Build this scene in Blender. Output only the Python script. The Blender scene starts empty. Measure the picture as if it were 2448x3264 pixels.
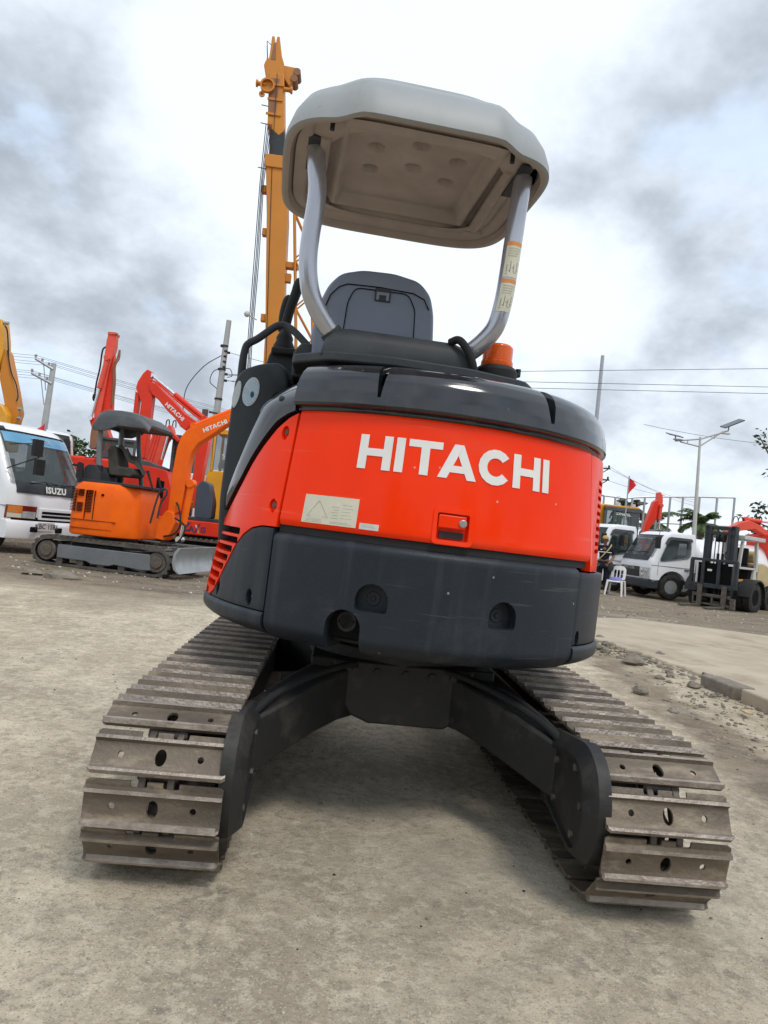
import bpy, bmesh, math, random
from math import sin, cos, pi, radians as RD
from mathutils import Vector, Matrix, noise
random.seed(7)
S = bpy.context.scene
COL = S.collection

# ------------------------------------------------------------------ materials
def _n(nt, t, **kw):
    n = nt.nodes.new(t)
    for k, v in kw.items():
        if k in n.inputs: n.inputs[k].default_value = v
        else: setattr(n, k, v)
    return n
def rgba(c): return (c[0], c[1], c[2], 1.0)
def mat(name, col, rough=.5, metal=0., col2=None, scale=6., amt=.5, bump=0., bscale=60., coat=0., rvar=0., spec=.5,
        dirt=None, dscale=3., dlo=.55, dhi=.75, stretch=(1, 1, 1), rand=False, marks=None):
    """procedural paint / metal / plastic: two tone noise, optional dirt layer, bump and roughness variation"""
    m = bpy.data.materials.new(name); m.use_nodes = True
    nt = m.node_tree; L = nt.links; b = nt.nodes['Principled BSDF']
    b.inputs['Metallic'].default_value = metal; b.inputs['Roughness'].default_value = rough
    b.inputs['Specular IOR Level'].default_value = spec
    b.inputs['Coat Weight'].default_value = coat; b.inputs['Coat Roughness'].default_value = .10
    tc = _n(nt, 'ShaderNodeTexCoord'); mp = _n(nt, 'ShaderNodeMapping'); mp.inputs['Scale'].default_value = stretch
    L.new(tc.outputs['Object'], mp.inputs[0])
    if rand:
        oi = _n(nt, 'ShaderNodeObjectInfo'); vm = _n(nt, 'ShaderNodeVectorMath', operation='SCALE'); vm.inputs[0].default_value = (7., 13., 5.); L.new(oi.outputs['Random'], vm.inputs['Scale']); L.new(vm.outputs[0], mp.inputs['Location'])
    c2 = col2 or tuple(x * .82 for x in col)
    nz = _n(nt, 'ShaderNodeTexNoise', Scale=scale, Detail=6., Roughness=.6); L.new(mp.outputs[0], nz.inputs['Vector'])
    rp = _n(nt, 'ShaderNodeMapRange'); rp.inputs[1].default_value = .5 - .25 * amt - .05; rp.inputs[2].default_value = .5 + .25 * amt + .05
    L.new(nz.outputs['Fac'], rp.inputs[0])
    mx = _n(nt, 'ShaderNodeMix', data_type='RGBA'); mx.inputs[6].default_value = rgba(c2); mx.inputs[7].default_value = rgba(col)
    L.new(rp.outputs[0], mx.inputs[0]); out = mx.outputs[2]
    if dirt:
        nd = _n(nt, 'ShaderNodeTexNoise', Scale=dscale, Detail=8., Roughness=.7); L.new(mp.outputs[0], nd.inputs['Vector'])
        rd = _n(nt, 'ShaderNodeMapRange'); rd.inputs[1].default_value = dlo; rd.inputs[2].default_value = dhi
        L.new(nd.outputs['Fac'], rd.inputs[0])
        m2 = _n(nt, 'ShaderNodeMix', data_type='RGBA'); m2.inputs[7].default_value = rgba(dirt)
        L.new(rd.outputs[0], m2.inputs[0]); L.new(out, m2.inputs[6]); out = m2.outputs[2]
    if marks:
        # scuffs: thin stretched streaks and small chips of another colour
        for st, lo, hi, k in marks['lines']:
            m3 = _n(nt, 'ShaderNodeMapping'); m3.inputs['Scale'].default_value = st; m3.inputs['Rotation'].default_value = (.06, .10, .03); L.new(tc.outputs['Object'], m3.inputs[0])
            n3 = _n(nt, 'ShaderNodeTexNoise', Scale=1., Detail=3., Roughness=.55); L.new(m3.outputs[0], n3.inputs['Vector'])
            r3 = _n(nt, 'ShaderNodeMapRange'); r3.inputs[1].default_value = lo; r3.inputs[2].default_value = hi; r3.inputs[4].default_value = k; L.new(n3.outputs['Fac'], r3.inputs[0])
            x3 = _n(nt, 'ShaderNodeMix', data_type='RGBA'); x3.inputs[7].default_value = rgba(marks['col']); L.new(r3.outputs[0], x3.inputs[0]); L.new(out, x3.inputs[6]); out = x3.outputs[2]
        v3 = _n(nt, 'ShaderNodeTexVoronoi', Scale=marks.get('cs', 45.)); L.new(tc.outputs['Object'], v3.inputs['Vector']); s3 = _n(nt, 'ShaderNodeSeparateColor'); L.new(v3.outputs['Color'], s3.inputs[0])
        a3 = _n(nt, 'ShaderNodeMath', operation='GREATER_THAN'); a3.inputs[1].default_value = marks.get('ct', .975); L.new(s3.outputs[0], a3.inputs[0])
        d3 = _n(nt, 'ShaderNodeMapRange'); d3.inputs[1].default_value = .22; d3.inputs[2].default_value = .12; d3.inputs[4].default_value = .8; L.new(v3.outputs['Distance'], d3.inputs[0])
        f3 = _n(nt, 'ShaderNodeMath', operation='MULTIPLY'); L.new(a3.outputs[0], f3.inputs[0]); L.new(d3.outputs[0], f3.inputs[1])
        x4 = _n(nt, 'ShaderNodeMix', data_type='RGBA'); x4.inputs[7].default_value = rgba(marks['chip']); L.new(f3.outputs[0], x4.inputs[0]); L.new(out, x4.inputs[6]); out = x4.outputs[2]
    L.new(out, b.inputs['Base Color'])
    if rvar:
        rr = _n(nt, 'ShaderNodeMapRange'); rr.inputs[3].default_value = max(0.02, rough - rvar); rr.inputs[4].default_value = rough + rvar
        L.new(nz.outputs['Fac'], rr.inputs[0]); L.new(rr.outputs[0], b.inputs['Roughness'])
    if bump:
        nb = _n(nt, 'ShaderNodeTexNoise', Scale=bscale, Detail=5.); L.new(tc.outputs['Object'], nb.inputs['Vector'])
        bp = _n(nt, 'ShaderNodeBump', Strength=bump, Distance=.01); L.new(nb.outputs['Fac'], bp.inputs['Height'])
        L.new(bp.outputs[0], b.inputs['Normal'])
    return m

M = {}
M['orange'] = mat('orange_paint', (.95, .040, .0016), .34, coat=.22, col2=(.87, .034, .0014), scale=2.5, bump=.05, bscale=7, rvar=.06, dirt=(.74, .060, .012), dscale=5, dlo=.6, dhi=1.0, spec=.06,
    marks=dict(lines=[((2.2, 2.2, 90), .66, .74, .30), ((1.2, 1.2, 5), .58, .85, .16)], col=(.80, .20, .12), chip=(.70, .45, .36), ct=.985))
M['dark'] = mat('charcoal_cast', (.019, .025, .033), .46, col2=(.015, .020, .027), scale=5, bump=.12, bscale=160, rvar=.1, dirt=(.045, .052, .06), dscale=4, dlo=.55, dhi=.9, spec=.28,
    marks=dict(lines=[((14, 14, 1.1), .54, .76, .35), ((3, 3, 80), .67, .73, .5)], col=(.075, .082, .085), chip=(.30, .30, .30), cs=38., ct=.982))
M['dark_gloss'] = mat('black_gloss_hood', (.010, .013, .017), .13, col2=(.016, .019, .024), scale=3, rvar=.08, coat=.45, spec=.5, dirt=(.045, .05, .054), dscale=6, dlo=.56, dhi=.95, marks=dict(lines=[((2, 2, 70), .66, .72, .4), ((10, 10, 1.5), .58, .8, .3)], col=(.07, .075, .08), chip=(.2, .2, .2), ct=.985))
M['dark_matte'] = mat('black_plastic', (.034, .040, .045), .58, col2=(.026, .030, .034), scale=6, bump=.1, bscale=300, rvar=.1, dirt=(.07, .075, .08), dscale=3, dlo=.5, dhi=.95, spec=.35)
M['black'] = mat('black_rubber', (.014, .014, .015), .65, col2=(.02, .02, .02), scale=8, bump=.1, bscale=120, spec=.3)
M['void'] = mat('shadowed_inside', (.008, .008, .008), .9, spec=.1)
M['silver'] = mat('silver_post_paint', (.42, .43, .47), .22, metal=.6, col2=(.37, .38, .42), scale=4, rvar=.06, coat=.5)
M['roof'] = mat('grey_roof_plastic', (.34, .36, .368), .48, col2=(.295, .315, .325), scale=3, bump=.06, bscale=220, rvar=.08, dirt=(.285, .285, .25), dscale=4, dlo=.5, dhi=.9, spec=.4,
    marks=dict(lines=[((9, 9, 1.2), .55, .8, .35), ((3, 3, 60), .66, .73, .3)], col=(.24, .24, .215), chip=(.2, .19, .17), ct=.985))
M['roof_under'] = mat('roof_lining', (.41, .345, .31), .65, col2=(.33, .275, .245), scale=5, bump=.08, bscale=200, dirt=(.30, .25, .21), dscale=6, dlo=.5, dhi=.9, spec=.3)
M['seat'] = mat('grey_seat_plastic', (.20, .228, .285), .5, col2=(.18, .205, .258), scale=5, bump=.15, bscale=350, rvar=.08, spec=.4)
M['shoe'] = mat('worn_track_steel', (.225, .178, .128), .6, metal=.3, col2=(.050, .042, .037), scale=4.5, amt=.7, bump=.4, bscale=70, rvar=.15, dirt=(.34, .285, .21), dscale=9, dlo=.52, dhi=.70, stretch=(.4, 1, 1), rand=True)
M['shoe_edge'] = mat('polished_track_edge', (.46, .40, .34), .45, metal=.35, col2=(.15, .12, .10), scale=16, amt=1., bump=.5, bscale=90, rvar=.15, rand=True)
M['link'] = mat('track_link_steel', (.16, .13, .105), .6, metal=.3, col2=(.07, .06, .05), scale=14, bump=.2, bscale=80)
M['frame'] = mat('dusty_black_frame', (.016, .0155, .015), .6, col2=(.010, .010, .010), scale=4, bump=.1, bscale=90, dirt=(.075, .064, .048), dscale=5, dlo=.52, dhi=.85)
M['bolt'] = mat('zinc_bolt', (.45, .45, .44), .35, metal=.8, scale=20)
M['chrome'] = mat('chromed_rod', (.75, .76, .80), .12, metal=1., scale=10)
M['white_letter'] = mat('white_lettering', (.78, .77, .74), .45, col2=(.72, .71, .68), scale=12)
M['label'] = mat('cream_label', (.62, .60, .47), .5, col2=(.56, .54, .43), scale=18)
M['label_print'] = mat('faded_label_print', (.46, .45, .34), .5, scale=20)
M['label_grey'] = mat('grey_white_label', (.60, .58, .56), .5, scale=15)
M['ink'] = mat('dark_print', (.10, .10, .10), .5, scale=15)
M['orange_print'] = mat('orange_print', (.70, .26, .06), .5, scale=15)
M['decal_blue'] = mat('pale_blue_decal', (.42, .52, .60), .4, col2=(.30, .42, .52), scale=25)
M['decal_white'] = mat('pale_decal', (.55, .60, .62), .4, scale=25)
M['navy'] = mat('navy_spot', (.02, .05, .12), .4, scale=25)
def beacon_mat():
    m = mat('amber_lens', (.98, .15, .012), .2, scale=10, coat=.4)
    b = m.node_tree.nodes['Principled BSDF']; b.inputs['Transmission Weight'].default_value = .22; b.inputs['IOR'].default_value = 1.3
    return m
M['amber'] = beacon_mat()
def glass_mat(name, col, rough=.04, alpha=.6):
    m = mat(name, col, rough, scale=3, coat=.6, spec=.6)
    b = m.node_tree.nodes['Principled BSDF']; b.inputs['Alpha'].default_value = alpha
    return m
M['glass'] = glass_mat('dark_glass', (.045, .065, .062), alpha=.42)
M['glass_clear'] = glass_mat('tinted_glass', (.10, .14, .13), alpha=.5)

# ------------------------------------------------------------------ mesh builder
def frame_of(d):
    d = Vector(d).normalized(); a = Vector((0, 0, 1)) if abs(d.z) < .95 else Vector((1, 0, 0))
    x = a.cross(d).normalized(); return x, d.cross(x).normalized()
class MB:
    def __init__(s): s.v = []; s.f = []; s.m = []; s.mats = []; s.cur = 0
    def use(s, m):
        if m not in s.mats: s.mats.append(m)
        s.cur = s.mats.index(m); return s
    def add(s, vs, fs):
        o = len(s.v); s.v += [tuple(v) for v in vs]; s.f += [tuple(i + o for i in f) for f in fs]; s.m += [s.cur] * len(fs); return s
    def box(s, c, d, rz=0., R=None):
        R = R or Matrix.Rotation(rz, 3, 'Z'); c = Vector(c); h = Vector(d) / 2
        vs = [c + R @ Vector((sx * h.x, sy * h.y, sz * h.z)) for sx in (-1, 1) for sy in (-1, 1) for sz in (-1, 1)]
        return s.add(vs, [(0, 1, 3, 2), (4, 6, 7, 5), (0, 4, 5, 1), (2, 3, 7, 6), (0, 2, 6, 4), (1, 5, 7, 3)])
    def bb(s, x0, x1, y0, y1, z0, z1): return s.box(((x0 + x1) / 2, (y0 + y1) / 2, (z0 + z1) / 2), (x1 - x0, y1 - y0, z1 - z0))
    def prism(s, poly, ax, a, b, fn=None):
        n = len(poly)
        ar = sum(poly[i][0] * poly[(i + 1) % n][1] - poly[(i + 1) % n][0] * poly[i][1] for i in range(n))
        if ar < 0: poly = poly[::-1]
        def P(p, t):
            if ax == 'x': return (t, p[0], p[1])
            if ax == 'y': return (p[0], t, p[1])
            return (p[0], p[1], t)
        if a > b: a, b = b, a
        vs = [P(p, a) for p in poly] + [P(p, b) for p in poly]
        if fn: vs = [fn(v) for v in vs]
        q = [(i, (i + 1) % n, n + (i + 1) % n, n + i) for i in range(n)]
        fs = [tuple(range(n))[::-1], tuple(range(n, 2 * n))] + q
        if ax == 'y': fs = [f[::-1] for f in fs]
        return s.add(vs, fs)
    def loft(s, loops, cap=True, closed=True):
        n = len(loops[0]); vs = [p for l in loops for p in l]; fs = []
        for k in range(len(loops) - 1):
            for i in range(n if closed else n - 1):
                j = (i + 1) % n; fs.append((k * n + i, k * n + j, (k + 1) * n + j, (k + 1) * n + i))
        if cap: fs += [tuple(range(n))[::-1], tuple(range((len(loops) - 1) * n, len(loops) * n))]
        return s.add(vs, fs)
    def tube(s, pts, r, n=8, cap=True):
        pts = [Vector(p) for p in pts]; rs = r if isinstance(r, (list, tuple)) else [r] * len(pts); loops = []
        x = None
        for i, p in enumerate(pts):
            d = (pts[min(i + 1, len(pts) - 1)] - pts[max(i - 1, 0)]).normalized()
            if x is None: x, y = frame_of(d)
            else:
                x = (x - d * x.dot(d)).normalized(); y = d.cross(x)
            loops.append([p + (x * cos(2 * pi * k / n) + y * sin(2 * pi * k / n)) * rs[i] for k in range(n)])
        return s.loft(loops, cap)
    def cyl(s, a, b, r, r2=None, n=20): return s.tube([a, b], [r, r if r2 is None else r2], n)
    def lathe(s, prof, n=32, M_=None):
        loops = [[Vector((r * cos(2 * pi * k / n), r * sin(2 * pi * k / n), z)) for k in range(n)] for r, z in prof]
        if M_: loops = [[M_ @ p for p in l] for l in loops]
        return s.loft(loops, True)
    def grid(s, fn, nu, nv, thick=None, closeu=False):
        """fn(u,v,side) -> point ; side 0 outer, 1 inner ; closed slab if thick"""
        us = [i / nu for i in range(nu + 1)]; vs_ = [j / nv for j in range(nv + 1)]
        W = nv + 1
        vs = [fn(u, v, 0) for u in us for v in vs_]
        fs = [(i * W + j, (i + 1) * W + j, (i + 1) * W + j + 1, i * W + j + 1) for i in range(nu) for j in range(nv)]
        if thick:
            o = len(vs); vs += [fn(u, v, 1) for u in us for v in vs_]
            fs += [(o + i * W + j, o + i * W + j + 1, o + (i + 1) * W + j + 1, o + (i + 1) * W + j) for i in range(nu) for j in range(nv)]
            for j in range(nv):
                fs.append((j, j + 1, o + j + 1, o + j)); a = nu * W + j; fs.append((a, o + a, o + a + 1, a + 1))
            for i in range(nu):
                a, b = i * W, (i + 1) * W; fs.append((a, o + a, o + b, b)); a += nv; b += nv; fs.append((a, b, o + b, o + a))
        return s.add(vs, fs)
    def sphere(s, c, r, nu=12, nv=8, sc=(1, 1, 1)):
        c = Vector(c); loops = []
        for j in range(nv + 1):
            t = pi * (j + .02) / (nv + .04) - pi / 2
            loops.append([c + Vector((cos(t) * cos(2 * pi * i / nu) * sc[0], cos(t) * sin(2 * pi * i / nu) * sc[1], sin(t) * sc[2])) * r for i in range(nu)])
        return s.loft(loops, True)
    def build(s, name, m=None, parent=None, bevel=0., seg=2, smooth=35., fix=True, xf=None):
        me = bpy.data.meshes.new(name); me.from_pydata([tuple(xf @ Vector(v)) for v in s.v] if xf else s.v, [], s.f)
        mats = s.mats if s.mats else [m]
        for x in mats: me.materials.append(M[x] if isinstance(x, str) else x)
        if s.mats: me.polygons.foreach_set('material_index', s.m)
        if fix:
            bm = bmesh.new(); bm.from_mesh(me); bmesh.ops.remove_doubles(bm, verts=bm.verts, dist=1e-5)
            bmesh.ops.recalc_face_normals(bm, faces=bm.faces); bm.to_mesh(me); bm.free()
        me.update()
        o = bpy.data.objects.new(name, me); COL.objects.link(o)
        if parent: o.parent = parent
        shade(o, smooth)
        if bevel:
            md = o.modifiers.new('bevel', 'BEVEL'); md.width = bevel; md.segments = seg; md.limit_method = 'ANGLE'; md.angle_limit = RD(32)
            md.use_clamp_overlap = True
        return o
def shade(o, ang):
    me = o.data
    if ang and len(me.polygons):
        me.shade_smooth(); me.set_sharp_from_angle(angle=RD(ang))
def cut(o, cutter, smooth=35., solver='EXACT'):
    """boolean difference, applied"""
    c = cutter.build('cutter', 'void', smooth=0); c.parent = o.parent; c.matrix_basis = o.matrix_basis
    md = o.modifiers.new('b', 'BOOLEAN'); md.operation = 'DIFFERENCE'; md.object = c; md.solver = solver
    dg = bpy.context.evaluated_depsgraph_get(); dg.update()
    me = bpy.data.meshes.new_from_object(o.evaluated_get(dg))
    old = o.data; o.modifiers.remove(md); o.data = me; bpy.data.meshes.remove(old)
    cm = c.data; bpy.data.objects.remove(c); bpy.data.meshes.remove(cm)
    shade(o, smooth)
def thing(name, label, cat, loc=(0, 0, 0), rz=0., group=None, kind=None):
    o = bpy.data.objects.new(name, None); COL.objects.link(o); o.location = loc; o.rotation_euler = (0, 0, rz); o.empty_display_size = .2
    return tag(o, label, cat, group, kind)
def tag(o, label=None, cat=None, group=None, kind=None):
    if label: o['label'] = label
    if cat: o['category'] = cat
    if group: o['group'] = group
    if kind: o['kind'] = kind
    return o
def smoothstep(a, b, x):
    t = max(0., min(1., (x - a) / (b - a))); return t * t * (3 - 2 * t)
def interp(xs, ys, x):
    if x <= xs[0]: return ys[0]
    for i in range(len(xs) - 1):
        if x <= xs[i + 1]:
            t = (x - xs[i]) / (xs[i + 1] - xs[i]); return ys[i] + t * (ys[i + 1] - ys[i])
    return ys[-1]
def spline(pts, n=6):
    """Catmull-Rom through pts"""
    P = [Vector(p) for p in pts]; P = [P[0] * 2 - P[1]] + P + [P[-1] * 2 - P[-2]]; out = []
    for i in range(1, len(P) - 2):
        for k in range(n):
            t = k / n; a, b, c, d = P[i - 1], P[i], P[i + 1], P[i + 2]
            out.append(.5 * ((2 * b) + (c - a) * t + (2 * a - 5 * b + 4 * c - d) * t * t + (3 * b - a - 3 * c + d) * t ** 3))
    out.append(P[-2]); return out
def round_poly(poly, r, n=4):
    out = []; m = len(poly)
    rr = r if isinstance(r, (list, tuple)) else [r] * m
    for i in range(m):
        p = Vector(poly[i]); a = Vector(poly[i - 1]) - p; b = Vector(poly[(i + 1) % m]) - p
        q = min(rr[i], a.length * .48, b.length * .48)
        if q < 1e-4: out.append(tuple(p)); continue
        A = p + a.normalized() * q; B = p + b.normalized() * q
        for k in range(n + 1):
            t = k / n; out.append(tuple(A * (1 - t) ** 2 + p * 2 * t * (1 - t) + B * t * t))
    return out
def rect(x0, x1, y0, y1, r=0, n=4):
    p = [(x0, y0), (x1, y0), (x1, y1), (x0, y1)]
    return round_poly(p, r, n) if r else p

# ------------------------------------------------------------------ lettering
def glyph(ch, st=.25):
    """bold grotesque capitals, cap height 1: list of convex quads, width"""
    if ch == 'H': return [[(0, 0), (st, 0), (st, 1), (0, 1)], [(.72, 0), (.72 + st, 0), (.72 + st, 1), (.72, 1)], [(st, .39), (.72, .39), (.72, .61), (st, .61)]], .72 + st
    if ch == 'I': return [[(0, 0), (st, 0), (st, 1), (0, 1)]], st
    if ch == 'T': return [[(0, .79), (.98, .79), (.98, 1), (0, 1)], [(.365, 0), (.615, 0), (.615, .79), (.365, .79)]], .98
    if ch == 'A': return [[(0, 0), (.27, 0), (.70, 1), (.43, 1)], [(.86, 0), (1.13, 0), (.70, 1), (.565, .67)], [(.27, .18), (.86, .18), (.775, .38), (.355, .38)]], 1.13
    if ch == 'C':
        q = []; n = 14; a0, a1 = RD(38), RD(322)
        for k in range(n):
            t0 = a0 + (a1 - a0) * k / n; t1 = a0 + (a1 - a0) * (k + 1) / n
            f = lambda t, rx, ry: (.53 + rx * cos(t), .5 + ry * sin(t))
            q.append([f(t0, .27, .27), f(t0, .53, .525), f(t1, .53, .525), f(t1, .27, .27)])
        return q, 1.0
    return [], .4
def word_quads(word, gap=.11):
    x = 0; out = []
    for i, ch in enumerate(word):
        q, w = glyph(ch)
        if i and word[i - 1] == 'T' and ch == 'A': x -= .20
        if i and word[i - 1] == 'A' and ch == 'C': x -= .06
        out += [[(a + x, b) for a, b in p] for p in q]; x += w + gap
    return out, x - gap
def word_mb(word, h, fn, t=.002, mb=None):
    """letters mapped by fn(s, z, off) with s,z in metres from the left / baseline"""
    mb = mb or MB(); qs, w = word_quads(word)
    for p in qs:
        n = len(p); vs = [fn(a * h, b * h, t) for a, b in p] + [fn(a * h, b * h, 0) for a, b in p]
        mb.add(vs, [tuple(range(n))] + [(i, n + i, n + (i + 1) % n, (i + 1) % n) for i in range(n)])
    return mb, w * h
def text_mesh(body, size, name, m, parent, mtx, bold=.0, depth=.003, shear=0., align='CENTER', space=1.):
    cu = bpy.data.curves.new('txt', 'FONT'); cu.body = body; cu.size = size; cu.extrude = depth; cu.offset = bold; cu.shear = shear; cu.space_character = space
    cu.align_x = align; cu.align_y = 'CENTER'; cu.resolution_u = 3
    to = bpy.data.objects.new('txt', cu); COL.objects.link(to)
    dg = bpy.context.evaluated_depsgraph_get(); dg.update()
    me = bpy.data.meshes.new_from_object(to.evaluated_get(dg)); me.transform(mtx)
    bpy.data.objects.remove(to); bpy.data.curves.remove(cu)
    me.materials.clear(); me.materials.append(M[m]); me.name = name
    o = bpy.data.objects.new(name, me); COL.objects.link(o)
    if parent: o.parent = parent
    return o
def face_mtx(loc, right, up):
    r = Vector(right).normalized(); u = Vector(up).normalized(); n = r.cross(u); m = Matrix((r, u, n)).transposed().to_4x4(); m.translation = loc
    return m
# ================================================================== THE MAIN EXCAVATOR
EX = thing('excavator', 'large orange and charcoal mini excavator with grey canopy seen from behind, filling the foreground', 'excavator', (0, 0, 0))
CX = .012
TILT = RD(1.0)
def up(o):
    R = Matrix.Rotation(TILT, 4, 'Y'); p = Vector((0, 0, 1.0))
    o.matrix_basis = Matrix.Translation(p + Vector((0, 0, .02))) @ R @ Matrix.Translation(-p); return o
def upn(o):
    o.matrix_basis = Matrix.Translation((0, 0, .02)); return o
ROT = 1.7
def SP(th, z, r):
    """point on the upper body; th in degrees from straight back, + to the right, past 90 the side runs forward"""
    th += ROT; a = RD(th); sgn = 1 if th > 0 else -1
    if abs(th) <= 90: return Vector((CX + r * sin(a), -r * cos(a), z))
    return Vector((CX + sgn * r, (abs(th) - 90) * pi / 180 * r, z))
def RB(th, z):
    r = .903
    if z > 1.08: r -= .050 * (z - 1.08) / .47
    if th > 46: r -= .012 * smoothstep(46, 80, th) + .026 * smoothstep(46, 56, th) * max(0, min(1, (1.50 - z) / .42)) * (1 if z > 1.062 else 0)
    if th < -40: r -= .035 * smoothstep(.72, 1.12, z) * smoothstep(-42, -80, th)
    return r
def panel(name, m, t0, t1, zl, zu, dr=0., th=.04, nu=30, nv=10, edge=.008, parent=EX, prof=None, bev=.006):
    f0 = (lambda t: zl) if not callable(zl) else zl; f1 = (lambda t: zu) if not callable(zu) else zu
    def fn(u, v, s):
        t = t0 + (t1 - t0) * u; z = f0(t) + (f1(t) - f0(t)) * v
        r = RB(t, z) + dr + (prof(t, z, v) if prof else 0)
        return SP(t, z, r - (th if s else 0))
    mb = MB(); mb.grid(fn, nu, nv, thick=True)
    o = mb.build(name, m, parent, bevel=bev, smooth=40); return o
def radial_box(th, z, w, h, r0, r1, rad=0., mb=None, poly=None):
    """prism pointing inwards: polygon in (tangent, z) extruded from r1 to r0"""
    mb = mb or MB(); a = RD(th + ROT); e = Vector((cos(a), sin(a), 0)); n = Vector((sin(a), -cos(a), 0)); c = Vector((CX, 0, 0))
    poly = poly or (round_poly(rect(-w / 2, w / 2, -h / 2, h / 2), rad, 4) if rad else rect(-w / 2, w / 2, -h / 2, h / 2))
    k = len(poly); vs = [c + n * r0 + e * p[0] + Vector((0, 0, z + p[1])) for p in poly] + [c + n * r1 + e * p[0] + Vector((0, 0, z + p[1])) for p in poly]
    mb.add(vs, [tuple(range(k)), tuple(range(k, 2 * k))[::-1]] + [(i, k + i, k + (i + 1) % k, (i + 1) % k) for i in range(k)])
    return mb
def dshape(w, h, n=10):
    r = w / 2; p = [(-r, -h / 2), (r, -h / 2)]
    p = round_poly([(-r, h / 2 - r), (-r, -h / 2), (r, -h / 2), (r, h / 2 - r)], [0, .016, .016, 0], 3)
    return p + [(r * cos(t), h / 2 - r + r * sin(t)) for t in [pi * k / n for k in range(1, n)]]

# --- dark core seen only through gaps and slots
mb = MB(); prof = [(.80, .715), (.845, .73), (.845, 1.08), (.80, 1.54), (.74, 1.66)]
mb.lathe(prof, 64, Matrix.Translation((CX, 0, 0)))
mb.bb(-.80, .80, 0, .75, .715, 1.5)
up(mb.build('inner_body', 'void', EX))

# --- counterweight
def cw_prof(t, z, v):
    d = 0
    if z < .74: d -= .055 * ((.74 - z) / .06) ** 2
    if z > 1.052: d -= .024 * ((z - 1.052) / .025) ** 2
    return d
def zfine(z0, z1): return z0, z1
cw = panel('counterweight', 'dark', -41.3, 40.6, .680, 1.077, th=.16, nu=84, nv=30, prof=cw_prof, bev=0)
c = MB()
radial_box(-14.3, .886, .118, .102, .6, 1.0, mb=c, poly=dshape(.118, .102)); 
for v in range(len(c.v)): pass
c2 = MB(); radial_box(-14.3, .887, 0, 0, .855, 1.0, mb=c2, poly=dshape(.118, .100)); cut(cw, c2)
c2 = MB(); radial_box(16.3, .877, 0, 0, .855, 1.0, mb=c2, poly=dshape(.112, .100)); cut(cw, c2)
ep = [(-.066, -.2), (.066, -.2), (.066, .0)] + [(.066 * cos(t), .066 * sin(t)) for t in [pi * k / 12 for k in range(1, 12)]] + [(-.066, 0)]
c2 = MB(); radial_box(-20.2, .768, 0, 0, .6, 1.1, mb=c2, poly=ep); cut(cw, c2)
up(cw)
for th, z in ((-14.3, .882), (16.3, .872)):
    mb = MB(); radial_box(th, z, 0, 0, .845, .8585, mb=mb, poly=[(.026 * cos(t), .026 * sin(t)) for t in [2 * pi * k / 18 for k in range(18)]])
    radial_box(th, z, 0, 0, .845, .863, mb=mb, poly=[(.010 * cos(t), .010 * sin(t)) for t in [2 * pi * k / 6 for k in range(6)]])
    mb.build('lifting_boss', 'dark', cw, bevel=.002)
# exhaust pipe inside the arch
mb = MB(); a = RD(-20.4 + ROT); n = Vector((sin(a), -cos(a), 0)); b = Vector((CX, 0, .786))
mb.tube([b + n * .6, b + n * .81, b + n * .845, b + n * .845, b + n * .80, b + n * .7], [.034, .034, .036, .027, .026, .025], 18)
up(mb.build('exhaust_pipe', 'frame', EX))
mb = MB(); radial_box(-20.4, .77, 0, 0, .70, .765, mb=mb, poly=rect(-.10, .10, -.07, .10)); up(mb.build('exhaust_shield', 'frame', EX))

# --- skirts beside the counterweight with the projecting lower lip
SKT = [-41.6, -46, -50, -54, -58, -60.6, -64, -67.6, -70.5, -72]; SKZ = [1.086, 1.085, 1.072, 1.040, .985, .930, .862, .793, .772, .768]
def sk_top(t): return interp(SKT[::-1], SKZ[::-1], t)
def lip_prof(t, z, v):
    d = .006
    if z < .73: d -= .06 * ((.73 - z) / .045) ** 2
    if z > .755: d -= .012 * ((z - .755) / .015) ** 2
    return d
sk = panel('side_skirt', 'dark', -41.9, -71.6, .774, sk_top, dr=-.002, nu=34, nv=14, bev=.005)
for th, z in ((-47.6, .812), (-64.6, .815)):
    c2 = MB(); radial_box(th, z, 0, 0, .875, 1.0, mb=c2, poly=[(.019 * cos(t), .033 * sin(t)) for t in [2 * pi * k / 20 for k in range(20)]]); cut(sk, c2)
up(sk)
for th, z in ((-47.4, .818), (-64.4, .82)):
    mb = MB(); radial_box(th, z, 0, 0, .86, .884, mb=mb, poly=[(.0105 * cos(t), .0105 * sin(t)) for t in [2 * pi * k / 14 for k in range(14)]])
    mb.build('bolt', 'bolt', sk, bevel=.002)
up(panel('lower_lip', 'dark', -41.9, -128, .685, .770, nu=50, nv=10, prof=lip_prof, bev=0))
sk2 = panel('side_skirt', 'dark', 41.0, 118, .774, 1.06, dr=-.004, nu=40, nv=10, bev=.006)
c2 = MB(); radial_box(43.4, .80, 0, 0, .875, 1.0, mb=c2, poly=[(.017 * cos(t), .032 * sin(t)) for t in [2 * pi * k / 20 for k in range(20)]]); cut(sk2, c2); up(sk2)
mb = MB(); radial_box(43.2, .808, 0, 0, .86, .884, mb=mb, poly=[(.0105 * cos(t), .0105 * sin(t)) for t in [2 * pi * k / 14 for k in range(14)]]); mb.build('bolt', 'bolt', sk2, bevel=.002)
up(panel('lower_lip', 'dark', 41.0, 128, .685, .770, nu=50, nv=10, prof=lip_prof, bev=0))

# --- rubber seal above the counterweight
up(panel('rubber_seal', 'black', -41, 46, 1.076, 1.106, dr=-.020, th=.03, nu=40, nv=2, bev=0))

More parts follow.
